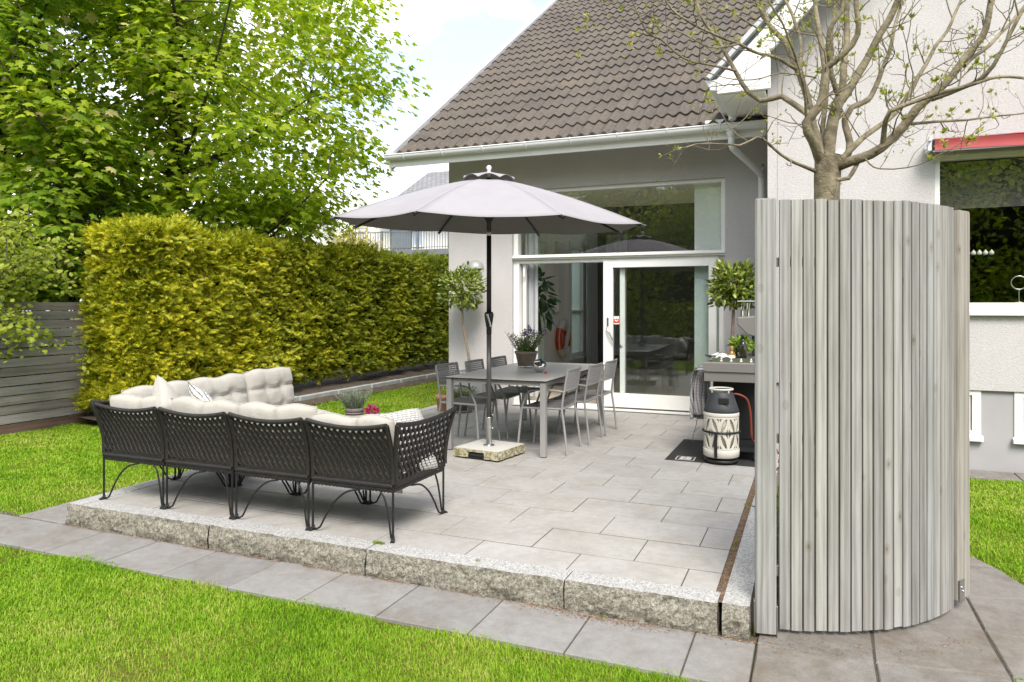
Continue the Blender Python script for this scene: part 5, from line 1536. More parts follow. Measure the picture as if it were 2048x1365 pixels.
def make_section(label, sides=(), group='wicker sofa sections'):
    t = thing('sofa_section', label, 'sofa section', (0, 0, 0), 0, group)
    h = WM / 2 - 0.018
    fr = MB()
    N = 14
    top = [Vector(back_surf(i / N, 1.0)) for i in range(N + 1)]
    fr.wrap(top, 0.0165)
    for u in (0.0, 1.0): fr.wrap([Vector(back_surf(u, i / 10)) for i in range(11)], 0.0165)
    y0, y1 = 0.0, 0.66
    loop = [(-h, y0, .338), (h, y0, .338), (h, y1, .338), (-h, y1, .338), (-h, y0, .338)]
    for a, b in zip(loop, loop[1:]): fr.wrap([a, b], 0.0175)
    for a, b in zip(loop, loop[1:]):      # braided band under the rail
        A, B = Vector(a), Vector(b); n = int((B - A).length / 0.012)
        for ph in (0, math.pi):
            fr.tube([A.lerp(B, i / n) + Vector((0, 0, -0.026 + 0.008 * math.sin(i * 1.3 + ph))) for i in range(n + 1)], [0.0085 + 0.003 * math.cos(i * 1.3 + ph) for i in range(n + 1)], 6)
    fr.build('frame', M['wicker'], t)
    cane(back_surf, 13, 8).build('back_panel', M['wicker'], t)
    for sg in sides:
        sf = side_surf(sg)
        m = cane(sf, 13, 8)
        pnl = m.build('side_panel', M['wicker'], t)
        m = MB(); m.wrap([Vector(sf(i / N, 1.0)) for i in range(N + 1)], 0.0165)
        for u in (0.0, 1.0): m.wrap([Vector(sf(u, i / 10)) for i in range(11)], 0.0165)
        m.build('side_frame', M['wicker'], t)
    m = MB()
    m.grid(lambda u, w: (-h + 2 * h * u, y0 + (y1 - y0) * w, 0.325 - 0.035 * math.sin(math.pi * u) ** .5 * math.sin(math.pi * w) ** .5 + 0.003 * math.sin(u * 140) * math.sin(w * 140)), 40, 40)
    m.grid(lambda u, w: (-h + 2 * h * u, y0 + (y1 - y0) * w, 0.345), 2, 2)
    m.build('seat', M['wicker'], t)
    for x, y, oy in ((-h, y0, -1), (h, y0, -1), (-h, y1, 1), (h, y1, 1)): leg_rod(x, y, (0.4 if x > 0 else -0.4), oy).build('leg', M['iron'], t)
    L = h * 0.96
    for y in (y0, y1):
        arch((-h, y, 0), (1, 0, 0), L * 1.25).build('brace', M['iron'], t); arch((h, y, 0), (-1, 0, 0), L * 0.32).build('brace', M['iron'], t)
    for x in (-h, h):
        arch((x, y1, 0), (0, -1, 0), 0.44).build('brace', M['iron'], t)
    return t
V0 = 3.845
xc = [-4.958 + WM * (i + 0.5) for i in range(4)]
sec = make_section('corner section of the dark wicker sofa at the left end of the terrace', (-1,))
mid = make_section('second wicker sofa section from the lawn end, beside the corner section', ())
end = make_section('right end section of the wicker sofa with woven armrest', (1,))
sec.location = (xc[0], V0, 0.004); mid.location = (xc[1], V0, 0.004); end.location = (xc[3], V0, 0.004)
dup(mid, (xc[2], V0, 0.004), 0, 'third wicker sofa section, next to the armrest end section')
dup(mid, (-4.955, 4.86, 0.004), R(-90), 'side wing section of the wicker sofa behind the long cream cushions')
dup(mid, (-4.955, 5.505, 0.004), R(-90), 'far end section of the sofa side wing, nearest the hedge')

def cushion(W_, H_, T_, tx=(), tz=(), seed=0, hump=0.0, dent=0.75, nu=36, nv=28, p=5, seam=True, vs=0.34):
    mb = MB()
    def thick(x, z, u, w):
        e = (max(0, 1 - abs(2 * u - 1) ** p) * max(0, 1 - abs(2 * w - 1) ** p)) ** 0.5
        d = 0
        for a in tx:
            for b in tz: d = max(d, dent * math.exp(-((x - a) ** 2 + (z - b) ** 2) / 0.0022))
        for b in tz: d = max(d, 0.5 * math.exp(-((z - b + 0.006 * noise.noise(Vector((x * 9, seed, b)))) / 0.014) ** 2))
        for a in tx: d = max(d, vs * math.exp(-((x - a + 0.010 * noise.noise(Vector((z * 9, seed, a)))) / 0.016) ** 2))
        q = Vector((x * 5 + seed, z * 5, seed * 2.3))
        return max(0.0, T_ / 2 * e * (1 - d)) + 0.004 * e * noise.noise(Vector((x * 26 + seed, z * 7, 1))) * (0.3 + abs(2 * w - 1)) + 0.0035 * e * noise.noise(q * 3.0) + 0.008 * e * noise.noise(q)
    def fn(sgn):
        def f(u, w):
            uu = 0.5 - 0.5 * math.cos(math.pi * u) * (0.35 + 0.65 * 1) ; uu = u
            x = (uu - 0.5) * W_; z = (w - 0.5) * H_
            t = thick(x, z, uu, w)
            zz = z + hump * (w ** 3) * (math.sin(2 * math.pi * uu) ** 2 - 0.6) + 0.012 * noise.noise(Vector((x * 4, seed, w * 3)))
            xx = x + 0.010 * noise.noise(Vector((seed, z * 5, 2))) + (0.5 - uu) * 0.02 * (1 - 4 * (w - .5) ** 2)
            return (xx, sgn * t, zz)
        return f
    mb.grid(fn(1), nu, nv, flip=True); mb.grid(fn(-1), nu, nv)
    if seam:
        f = fn(0)
        loop = [f(i / 20, 0) for i in range(20)] + [f(1, i / 16) for i in range(16)] + [f(1 - i / 20, 1) for i in range(20)] + [f(0, 1 - i / 16) for i in range(16)]
        mb.tube(loop, 0.0042, 6, closed=True)
    return mb
def place(mb, name, mat, label, cat, loc, rot, group=None):
    o = mb.build(name, mat, local=True)
    o.location = loc; o.rotation_euler = Euler(rot, 'XYZ')
    return tag(o, label, cat, group)
G = 'cream cushions on the wicker sofa'
TX, TZ = (-0.105, 0.105), (-0.085, 0.085)
lb = ['cream back cushion in the sofa corner, beside the white throw pillow', 'cream back cushion on the second section, in front of the patterned pillow', 'cream back cushion folding in two humps on the third sofa section', 'cream back cushion slumped low at the armrest end of the sofa']
rr_ = [(-7, 0, 2), (-8, 1.5, -1), (-6, -1.2, 1), (-11, -1, -2)]
zz_ = [0.545, 0.548, 0.553, 0.515]
for i in range(4):
    m = cushion(0.66, 0.50, 0.115, (0.0,) if i != 3 else (0.05,), (-0.09,), i + 1.5, 0.022, p=6, vs=0.7)
    place(m, 'back_cushion', M['cream'], lb[i], 'cushion', (xc[i] + (0.03 if i == 0 else (-0.035 if i == 3 else 0)), V0 + 0.085, zz_[i]), (R(-rr_[i][0]), R(rr_[i][1]), R(rr_[i][2])), G)
lb = ['cream tufted cushion at the corner of the sofa side wing', 'cream tufted cushion in the middle of the sofa side wing', 'upright cream tufted cushion at the far end of the sofa side wing']
for i, (vv, z_, tilt) in enumerate(((4.24, 0.575, 9), (4.86, 0.585, 9), (5.50, 0.595, 8))):
    m = cushion(0.64, 0.52, 0.15, TX, (-0.10, 0.085), i + 8.5, 0.015, dent=0.5, vs=0.10)
    place(m, 'back_cushion', M['cream'], lb[i], 'cushion', (-4.80 + 0.0 * i, vv, z_), (R(tilt), R(0.6), R(-90)), G)
lb = ['cream seat cushion on the second sofa section', 'cream seat cushion on the third sofa section', 'cream seat cushion on the armrest end section', 'cream seat cushion on the middle of the side wing', 'cream seat cushion at the far end of the side wing', 'cream seat cushion in the sofa corner']
for i, (x, y, rz) in enumerate(((xc[1], 4.24, 0), (xc[2], 4.24, 0), (xc[3], 4.24, 0), (-4.58, 4.86, R(90)), (-4.58, 5.505, R(90)), (xc[0], 4.22, 0))):
    m = cushion(0.62, 0.58, 0.13, TX, TZ, i + 20.5)
    place(m, 'seat_cushion', M['cream'], lb[i], 'cushion', (x, y, 0.405), (R(90), 0, rz), G)
m = cushion(0.46, 0.46, 0.17, (), (), 41, 0.0, p=3.2); place(m, 'throw_pillow', M['cream'], 'plain white throw pillow tipped against the sofa corner cushion', 'pillow', (-4.48, 4.05, 0.64), (R(22), R(24), R(-38)))
m = cushion(0.46, 0.46, 0.15, (), (), 42, 0.0, p=3.2); place(m, 'throw_pillow', M['pattern'], 'white throw pillow with black line pattern beside the plain white one', 'pillow', (-4.20, 4.16, 0.615), (R(28), R(20), R(-20)))
m = cushion(0.46, 0.44, 0.14, (), (), 43, 0.0, p=3.2); place(m, 'throw_pillow', M['pattern'], 'patterned white pillow tucked inside the right woven armrest', 'pillow', (-2.50, 4.20, 0.545), (R(-24), R(3), R(84)))

# low table inside the sofa corner, with a lavender pot and a magenta bloom
lt = thing('coffee_table', 'low dark wicker table inside the sofa corner', 'coffee table', (-3.72, 5.55, 0))
mb = MB(); mb.cbox(-4.05, -3.35, 5.2, 5.9, 0.355, 0.38, 0.004); mb.build('table_top', M['wicker'], lt)
for sx in (-4.0, -3.4):
    for sy in (5.25, 5.85):
        mb = MB(); mb.tube([(sx, sy, 0.355), (sx, sy, 0.0)], 0.012, 8); mb.build('leg', M['iron'], lt)
t = thing('flower_pot', 'ribbed grey pot of lavender standing on the low table behind the sofa', 'potted plant', (-3.80, 5.44, 0.38))
mb = MB(); pot(mb, (-3.80, 5.44, 0.38), 0.083, 0.165, 0.035)
for z in (0.055, 0.075, 0.095, 0.115): mb.lathe([(0.066 + z * 0.13, z), (0.069 + z * 0.13, z + .006), (0.066 + z * 0.13, z + .012)], 28, (-3.80, 5.44, 0.38))
mb.build('pot', M['grey_pot'], t)
stems((-3.80, 5.44, 0.53), 0.065, 0.165, 130, 0.026, M['lav'], t, 12, leaves=14, narrow=0.22, spread=0.55)
t = thing('flower_bunch', 'magenta blossoms just showing above the slumped back cushion', 'flowers', (-3.50, 5.30, 0.38))
mb = MB(); mb.lathe([(0.035, 0), (0.045, 0.05), (0.03, 0.09), (0.036, 0.11)], 18, (-3.50, 5.30, 0.38)); mb.build('vase', M['grey_pot'], t)
M['magenta'] = leafmat('magenta_petal', [(0, (0.26, 0.006, 0.05)), (0.5, (0.42, 0.012, 0.14)), (1, (0.50, 0.05, 0.28))], 0.3)
leaf_ball((-3.515, 5.30, 0.545), 0.048, 150, 0.034, M['magenta'], t, 'petal', 5)

# ------------------------------------------------------------------ dining table and chairs
M['alu'] = pm('grey_aluminium', (0.315, 0.305, 0.297), (0.285, 0.276, 0.269), 3, 0.45, metal=0.15)
M['weave'] = pm('grey_webbing', (0.31, 0.298, 0.29), (0.265, 0.255, 0.248), 70, 0.75, bump=(160, 0.4, 0.002), detail=2)
M['laminate'] = pm('table_laminate', (0.47, 0.45, 0.43), (0.44, 0.42, 0.402), 2.5, 0.42, bump=(200, 0.05, 0.001))
M['lam_edge'] = pm('laminate_edge', (0.022, 0.02, 0.02), None, 4, 0.5)
tb_ = thing('dining_table', 'long grey outdoor dining table between six woven chairs', 'table', (-2.89, 7.55, 0))
tx0, tx1, ty0, ty1 = -3.435, -2.345, 6.475, 8.60
mb = MB(); mb.box(tx0, tx1, ty0, ty1, 0.728, 0.7385, mi=1); mb.cbox(tx0 + .0005, tx1 - .0005, ty0 + .0005, ty1 - .0005, 0.7387, 0.741, 0.001)
mb.build('table_top', [M['laminate'], M['lam_edge']], tb_)
mb = MB()
for a in (tx0 + 0.03, tx1 - 0.055): mb.box(a, a + 0.025, ty0 + 0.075, ty1 - 0.075, 0.685, 0.7275)
for a in (ty0 + 0.03, ty1 - 0.055): mb.box(tx0 + 0.075, tx1 - 0.075, a, a + 0.025, 0.685, 0.7275)
mb.build('apron', M['alu'], tb_, bevel=0.002)
for a in (tx0 + 0.012, tx1 - 0.068):
    for b in (ty0 + 0.012, ty1 - 0.068):
        mb = MB(); mb.box(a, a + 0.056, b, b + 0.056, 0.008, 0.7275); lg = mb.build('leg', M['alu'], tb_, bevel=0.004)
        mb = MB(); mb.box(a + 0.006, a + 0.05, b + 0.006, b + 0.05, 0.0, 0.0078); mb.build('foot', M['lam_edge'], lg)

def make_chair(label):
    t = thing('dining_chair', label, 'chair', (0, 0, 0), 0, 'grey woven chairs round the dining table')
    hx = 0.222
    for sx in (-1, 1):
        m = MB(); m.tube(spline([(sx * 0.238, -0.265, 0.0), (sx * 0.230, -0.238, 0.22), (sx * hx, -0.205, 0.445)], 0.05), [0.0105] * 0 or 0.0118, 10); m.build('leg', M['alu'], t)
        m = MB(); m.tube([(sx * 0.238, 0.255, 0.0), (sx * 0.229, 0.235, 0.22), (sx * hx, 0.212, 0.440)], 0.0118, 10); m.build('leg', M['alu'], t)
        m = MB(); m.tube(spline([(sx * hx, -0.233, 0.615), (sx * 0.236, -0.10, 0.628), (sx * 0.240, 0.06, 0.626), (sx * 0.238, 0.125, 0.615), (sx * 0.234, 0.155, 0.58), (sx * 0.228, 0.19, 0.50), (sx * hx, 0.212, 0.44)], 0.025), 0.0105, 10); m.build('armrest', M['alu'], t)
    def by(z): return -0.205 - 0.062 * max(0, (z - 0.445) / 0.385) ** 1.2
    def bx(u, z): return (hx * (2 * u - 1), by(z) - 0.018 * (1 - (2 * u - 1) ** 2), z)
    m = MB()
    for sx in (0, 1): m.tube([bx(sx, 0.445 + 0.385 * i / 8) for i in range(9)], 0.0118, 10)
    for z in (0.622, 0.826): m.tube([bx(i / 12, z) for i in range(13)], 0.009, 8)
    m.build('back_frame', M['alu'], t)
    m = MB()
    def strip(pts, w, th, up):
        P = [Vector(p) for p in pts]; n = len(P)
        U = Vector(up)
        vs = []
        for i, p in enumerate(P):
            tg = (P[min(n - 1, i + 1)] - P[max(0, i - 1)]).normalized(); nn = tg.cross(U).normalized()
            vs += [p + U * w / 2 + nn * th, p - U * w / 2 + nn * th, p - U * w / 2 - nn * th, p + U * w / 2 - nn * th]
        f = []
        for i in range(n - 1):
            for q in range(4): f.append((4 * i + q, 4 * i + (q + 1) % 4, 4 * i + 4 + (q + 1) % 4, 4 * i + 4 + q))
        m.add(vs, f)
    for i in range(9):
        z = 0.638 + 0.0215 * i
        strip([bx(0.03 + 0.94 * k / 10, z) for k in range(11)], 0.0135, 0.003, (0, 0, 1))
    for i in range(15):
        u = 0.06 + 0.88 * i / 14
        m.tube([bx(u, 0.628 + 0.19 * k / 4) for k in range(5)], 0.0042, 5)
    m.build('backrest', M['weave'], t)
    m = MB()
    def sz(y, x=0): return 0.448 - 0.020 * (1 - (x / hx) ** 2) * max(0, min(1, 1 - abs((y + 0.01) / 0.23) ** 3)) - 0.012 * max(0, (y - 0.15) / 0.06)
    for i in range(16):
        y = -0.19 + 0.405 * i / 15
        P = [Vector((hx * (2 * k / 12 - 1), y, sz(y, hx * (2 * k / 12 - 1)))) for k in range(13)]
        vs = []; f = []
        for p in P: vs += [p + Vector((0, .0105, .003)), p + Vector((0, -.0105, .003)), p + Vector((0, -.0105, -.003)), p + Vector((0, .0105, -.003))]
        for k in range(12):
            for q in range(4): f.append((4 * k + q, 4 * k + (q + 1) % 4, 4 * k + 4 + (q + 1) % 4, 4 * k + 4 + q))
        m.add(vs, f)
    for i in range(12):
        x = hx * (2 * (i + 0.5) / 12 - 1); m.tube([(x, -0.19 + 0.405 * k / 6, sz(-0.19 + 0.405 * k / 6, x) - 0.004) for k in range(7)], 0.004, 5)
    m.build('seat', M['weave'], t)
    m = MB()
    for sx in (-1, 1): m.tube([(sx * hx, -0.21, 0.445), (sx * hx, 0.212, 0.440)], 0.0115, 8)
    m.tube([(-hx, 0.212, 0.438), (hx, 0.212, 0.438)], 0.0115, 8); m.tube([(-hx, -0.205, 0.442), (hx, -0.205, 0.442)], 0.010, 8)
    m.build('seat_frame', M['alu'], t)
    return t
ch = make_chair('grey woven chair nearest the umbrella base on the hedge side of the table')
ch.location = (-3.385, 6.915, 0.002); ch.rotation_euler = (0, 0, R(-93))
dup(ch, (-3.325, 7.485, 0.002), R(-90), 'grey woven chair in the middle of the hedge side of the table')
dup(ch, (-3.285, 8.09, 0.002), R(-89), 'grey woven chair by the house wall on the hedge side of the table')
dup(ch, (-2.475, 6.925, 0.002), R(91), 'grey woven chair at the near corner of the table, on the grill side')
dup(ch, (-2.415, 7.52, 0.002), R(89), 'middle grey woven chair on the grill side of the table')
dup(ch, (-2.395, 8.09, 0.002), R(90), 'grey woven chair closest to the sliding door')

# things on the table
t = thing('flower_pot', 'weathered terracotta pot of blue violet flowers on the dining table', 'potted plant', (-3.07, 7.80, 0.741))
mb = MB(); pot(mb, (-3.07, 7.80, 0.765), 0.135, 0.168, 0.03); mb.build('pot', M['old_terracotta'], t)
mb = MB(); mb.tube([(-3.07 + 0.10 * math.cos(a), 7.80 + 0.10 * math.sin(a), 0.758) for a in [i * math.pi / 12 for i in range(24)]], 0.004, 6, closed=True)
for a in (0.5, 2.6, 4.7): mb.ball((-3.07 + 0.10 * math.cos(a), 7.80 + 0.10 * math.sin(a), 0.751), 0.010, 10, 6)
mb.build('wire_stand', M['steel'], t)
T = stems((-3.07, 7.80, 0.90), 0.10, 0.25, 90, 0.036, M['herb'], t, 6, leaves=11, narrow=0.45, spread=0.55)
T2 = stems((-3.06, 7.80, 0.92), 0.04, 0.29, 9, 0.022, M['lav'], t, 7, leaves=5, narrow=0.35, spread=0.35, name='flower_stalk')
random.seed(2); P = []
for p in T2[:7]:
    for _ in range(26): P.append((p.x + random.gauss(0, .012), p.y + random.gauss(0, .012), p.z + random.gauss(-.008, .018)))
yd = rand_dirs(len(P)); scatter('blossom', [(x * 1.5, y, z) for x, y, z in OVAL_V], OVAL_F, np.array(P), frames(yd, rand_dirs(len(P))), RNG.uniform(.016, .028, len(P)), M['lav_flower'], t)

M['mirror'] = pm('polished_steel', (0.72, 0.72, 0.72), None, 2, 0.08, metal=1.0)
M['blue_steel'] = pm('blue_enamel', (0.10, 0.17, 0.22), None, 2, 0.12, metal=0.6)
M['berry'] = pm('strawberry', (0.58, 0.045, 0.02), (0.50, 0.03, 0.014), 40, 0.35, bump=(220, 0.5, 0.002))
bw = thing('fruit_bowl', 'polished steel sphere bowl of strawberries on the dining table', 'bowl', (-2.72, 7.30, 0.741))
c0 = Vector((-2.72, 7.30, 0.741 + 0.0735))
tilt = Matrix.Translation(c0) @ Matrix.Rotation(YAW, 4, 'Z') @ Matrix.Rotation(R(38), 4, 'X')
prof = [(max(1e-4, 0.0735 * math.sin(R(a))), -0.0735 * math.cos(R(a))) for a in range(0, 128, 6)]
mb = MB(); mb.lathe(prof, 36, M=tilt); mb.lathe([(r * 0.96, z * 0.96) for r, z in prof][::-1], 36, M=tilt); mb.build('bowl', M['mirror'], bw)
mb = MB()
pr2 = [(max(1e-4, 0.0755 * math.sin(R(a))), 0.0755 * math.cos(R(a))) for a in range(0, 46, 5)]
mb.lathe(pr2, 28, M=Matrix.Translation(c0) @ Matrix.Rotation(YAW, 4, 'Z') @ Matrix.Rotation(R(52), 4, 'Y') @ Matrix.Rotation(R(-12), 4, 'X')); mb.build('lid', M['blue_steel'], bw)
def berry(mb, c, s, rx, ry):
    Mx = Matrix.Translation(c) @ Euler((rx, ry, 0)).to_matrix().to_4x4()
    mb.lathe([(1e-4, -s), (s * .45, -s * .75), (s * .8, -s * .1), (s * .85, s * .35), (s * .5, s * .7), (1e-4, s * .75)], 14, M=Mx)
for i, (dx, dy, dz) in enumerate(((-.026, -.034, .012), (.002, -.042, .006), (.026, -.030, .010), (-.012, -.014, .024), (.016, -.012, .022), (-.036, -.008, .006))):
    off = Matrix.Rotation(YAW, 3, 'Z') @ Vector((dx, dy, dz))
    mb = MB(); berry(mb, c0 + off, 0.018, 0.6 * i, 1.1 * i); tag(mb.build('strawberry', M['berry']), 'red strawberry piled in the steel sphere bowl', 'strawberry', 'strawberries in the bowl')
mb = MB(); berry(mb, Vector((-2.598, 7.165, 0.741 + 0.014)), 0.0165, 1.2, 0.5)
tag(mb.build('strawberry', M['berry']), 'single strawberry lying on the table beside the steel bowl', 'strawberry')

# ------------------------------------------------------------------ parasol
um = thing('parasol', 'large light grey parasol open over the dining table', 'parasol', (-2.913, 6.41, 0.1))
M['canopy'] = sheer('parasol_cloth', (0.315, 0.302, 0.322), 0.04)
M['underside_shade'] = pm('parasol_underside_shade', (0.20, 0.188, 0.192), (0.18, 0.169, 0.172), 4, 0.95)  # underside shade put into a darker colour on an added layer
M['charcoal'] = pm('charcoal_metal', (0.030, 0.029, 0.031), (0.024, 0.023, 0.025), 5, 0.4, metal=0.3)
M['pole_grey'] = pm('pole_grey_metal', (0.115, 0.108, 0.106), (0.095, 0.09, 0.088), 4, 0.4, metal=0.4)
cx, cyy = -2.913, 6.41
TIL = R(2.9); ta = R(137)
def tiltz(x, y): return ((x - cx) * math.cos(ta) + (y - cyy) * math.sin(ta)) * math.tan(TIL)
angs = [R(92 + 45 * i) for i in range(8)]
def rib(i, s, zo=0.0):
    r_ = 1.5 * s; x = cx + r_ * math.cos(angs[i % 8]); y = cyy + r_ * math.sin(angs[i % 8])
    z = 2.715 - 0.462 * s ** 1.06 + 0.032 * math.sin(math.pi * s)
    return Vector((x, y, z + tiltz(x, y) + zo))
mb = MB()
s0 = 0.145
for i in range(8):
    def f(u, w, i=i):
        s = s0 + (1 - s0) * w
        p = rib(i, s).lerp(rib(i + 1, s), u)
        k = math.sin(math.pi * u)
        p.z -= 0.022 * k * s * (0.6 + 0.6 * s) + 0.006 * noise.noise(p * 2.4) * k
        ctr = Vector((cx, cyy, p.z)); p = p.lerp(ctr, 0.035 * k * s ** 3)
        return p
    mb.grid(f, 12, 16)
can = mb.build('canopy', M['canopy'], um); sm = can.modifiers.new('Solid', 'SOLIDIFY'); sm.thickness = 0.0025
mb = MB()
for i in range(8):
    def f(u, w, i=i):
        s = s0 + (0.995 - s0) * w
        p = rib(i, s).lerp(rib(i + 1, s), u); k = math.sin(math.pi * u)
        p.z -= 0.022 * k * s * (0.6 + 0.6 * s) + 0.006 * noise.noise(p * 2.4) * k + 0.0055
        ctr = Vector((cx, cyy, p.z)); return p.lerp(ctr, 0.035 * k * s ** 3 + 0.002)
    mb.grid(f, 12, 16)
mb.build('underside_shade', M['underside_shade'], um)
mb = MB()
for i in range(8):
    def f(u, w, i=i):
        s = 0.012 + 0.165 * w
        p = rib(i, s).lerp(rib(i + 1, s), u); k = math.sin(math.pi * u)
        p.z += 0.052 - 0.012 * w + 0.022 * k * w ** 2 - 0.015 * (1 - k) * w ** 2
        return p
    mb.grid(f, 10, 6)
vt = mb.build('vent', M['canopy'], can); sm = vt.modifiers.new('Solid', 'SOLIDIFY'); sm.thickness = 0.0025
mb = MB()
ap = rib(0, 0.0)
mb.lathe([(0.012, -0.01), (0.02, 0.05), (0.014, 0.062), (0.022, 0.075), (0.026, 0.09), (0.02, 0.108), (1e-4, 0.116)], 16, (cx, cyy, ap.z)); mb.build('finial', M['white_metal'], can)
for i in range(8):
    mb = MB()
    P = [rib(i, s0 * 0.4 + (1.012 - s0 * .4) * k / 12, -0.020) for k in range(13)]
    mb.tube(P, 0.0125, 6); rb = mb.build('rib', M['charcoal'], um)
    mb = MB(); mb.tube([rib(i, 0.955, -0.014), rib(i, 1.02, -0.008)], 0.013, 8); mb.build('tip', M['charcoal'], rb)
    mb = MB(); a = angs[i]; mb.tube([Vector((cx + 0.045 * math.cos(a), cyy + 0.045 * math.sin(a), 2.36)), rib(i, 0.50, -0.02)], 0.007, 6); mb.build('strut', M['charcoal'], rb)
mb = MB(); mb.lathe([(0.024, 0), (0.026, 0.01), (0.052, 0.055), (0.055, 0.08), (0.024, 0.085)], 20, (cx, cyy, 2.268)); mb.build('runner', M['charcoal'], um)
mb = MB(); mb.lathe([(0.0235, 0), (0.0235, 0.74)], 20, (cx, cyy, 1.40)); mb.lathe([(0.0235, 0), (0.0235, 0.50)], 20, (cx, cyy, 2.205)); mb.build('upper_pole', M['charcoal'], um)
mb = MB(); mb.lathe([(0.0225, 0), (0.0225, 0.065)], 20, (cx, cyy, 2.14)); mb.build('tilt_joint', M['steel'], um)
mb = MB(); mb.lathe([(0.0235, 0), (0.0235, 0.83)], 20, (cx, cyy, 0.37)); mb.build('lower_pole', M['pole_grey'], um)
mb = MB(); mb.lathe([(0.0255, 0), (0.026, 0.06), (0.026, 0.068)], 20, (cx, cyy, 1.18))
mb.lathe([(0.027, 0), (0.031, 0.02), (0.042, 0.09), (0.046, 0.125), (0.040, 0.148), (0.027, 0.155)], 20, (cx, cyy, 1.248)); hs = mb.build('crank_housing', M['charcoal'], um)
cd_ = Vector((math.sin(YAW) * 0 + 0.42, -0.91, 0)); cdx = Vector((0.91, 0.42, 0))
mb = MB(); p = Vector((cx, cyy, 1.372)) + cd_ * 0.05 - cdx * 0.014
mb.tube([p, p + cdx * 0.004 + Vector((0, 0, -.02)), p + cdx * 0.030 + Vector((0, 0, -0.105))], [0.012, 0.010, 0.009], 8); mb.ball(p, 0.014, 10, 6); mb.ball(p + cdx * .03 + Vector((0, 0, -.107)), 0.012, 10, 6)
mb.build('crank', M['steel'], hs)
mb = MB(); mb.lathe([(0.028, 0), (0.026, 0.006), (0.026, 0.262), (0.0275, 0.264), (0.0275, 0.272), (0.0235, 0.272)], 24, (cx, cyy, 0.105)); mb.lathe([(0.055, 0), (0.055, 0.006), (0.03, 0.010)], 24, (cx, cyy, 0.10))
for z in (0.17, 0.30):
    mb.tube([(cx + 0.024, cyy, 0.10 + z), (cx + 0.040, cyy - .01, 0.10 + z)], 0.005, 6); mb.ball((cx + 0.044, cyy - .01, 0.10 + z), 0.010, 8, 5)
mb.build('sleeve', M['steel'], um)
# granite foot with a grip recess
Bx = Matrix.Translation((-2.905, 6.415, 0)) @ Matrix.Rotation(R(-8), 4, 'Z')
bs = thing('umbrella_weight', 'square granite parasol foot with a black grip recess', 'parasol base', (-2.905, 6.415, 0))
k = NT('lichen_granite'); vec = k.coord(); geo = k.n('ShaderNodeNewGeometry'); sx_ = k.n('ShaderNodeSeparateXYZ'); k.l(geo.outputs['Normal'], sx_.inputs[0])
gcol = k.ramp(k.noise(vec, 160, 3, .7), [(0.3, (0.40, 0.39, 0.36)), (0.6, (0.58, 0.57, 0.53))])
lich = k.ramp(k.noise(vec, 30, 6, .7), [(0.42, (0.34, 0.29, 0.12)), (0.55, (0.80, 0.76, 0.60)), (0.7, (1.05, 1.03, 0.95))])
k.set(color=k.mix(k.ramp(sx_.outputs['Z'], [(0.55, (1, 1, 1)), (0.85, (0, 0, 0))]), gcol, k.mix(1.0, gcol, lich, 'MULTIPLY')), rough=0.9); k.bump(k.noise(vec, 60, 6, .7), .5, .008); M['base_granite'] = k.m
def gtop(u, w):
    x, y = -0.25 + 0.5 * u, -0.25 + 0.5 * w
    e = 0.006 * noise.noise(Vector((x * 22, y * 22, 5)))
    return (x, y, 0.099 + 0.0015 * noise.noise(Vector((x * 30, y * 30, 1))))
mb = MB()
mb.grid(gtop, 20, 20, smooth=False, M=Bx)
def face(x0, x1, nx, side):
    def f(u, w):
        a = x0 + (x1 - x0) * u; z = 0.018 + 0.081 * w
        o = 0.010 * noise.noise(Vector((a * 18, z * 22, side * 3))) + 0.005 * noise.noise(Vector((a * 50, z * 50, side)))
        o *= 1 if w < 1 else 0
        return {0: (a, -0.25 - o, z), 1: (0.25 + o, a, z), 2: (-a, 0.25 + o, z), 3: (-0.25 - o, -a, z)}[side]
    mb.grid(f, nx, 6, smooth=False, M=Bx)
face(-0.25, -0.09, 10, 0); face(0.09, 0.25, 10, 0)
for sd_ in (1, 2, 3): face(-0.25, 0.25, 24, sd_)
mb.box(-0.09, 0.09, -0.25, -0.2, 0.075, 0.098, M=Bx); mb.box(-0.249, 0.249, -0.199, 0.249, 0.018, 0.097, M=Bx)
mb.box(-0.249, -0.09, -0.249, -0.199, 0.018, 0.097, M=Bx); mb.box(0.09, 0.249, -0.249, -0.199, 0.018, 0.097, M=Bx)
mb.build('stone', M['base_granite'], bs)
mb = MB(); mb.box(-0.088, 0.088, -0.235, -0.198, 0.012, 0.073, M=Bx); mb.tube([(-0.088, -0.244, 0.045), (0.088, -0.244, 0.045)], 0.008, 8, M=Bx); mb.build('grip', M['charcoal'], bs)
for sx in (-.2, .2):
    for sy in (-.2, .2):
        mb = MB(); mb.lathe([(0.03, 0), (0.03, 0.017)], 12, (sx, sy, 0.001), M=Bx); mb.build('foot', M['charcoal'], bs)

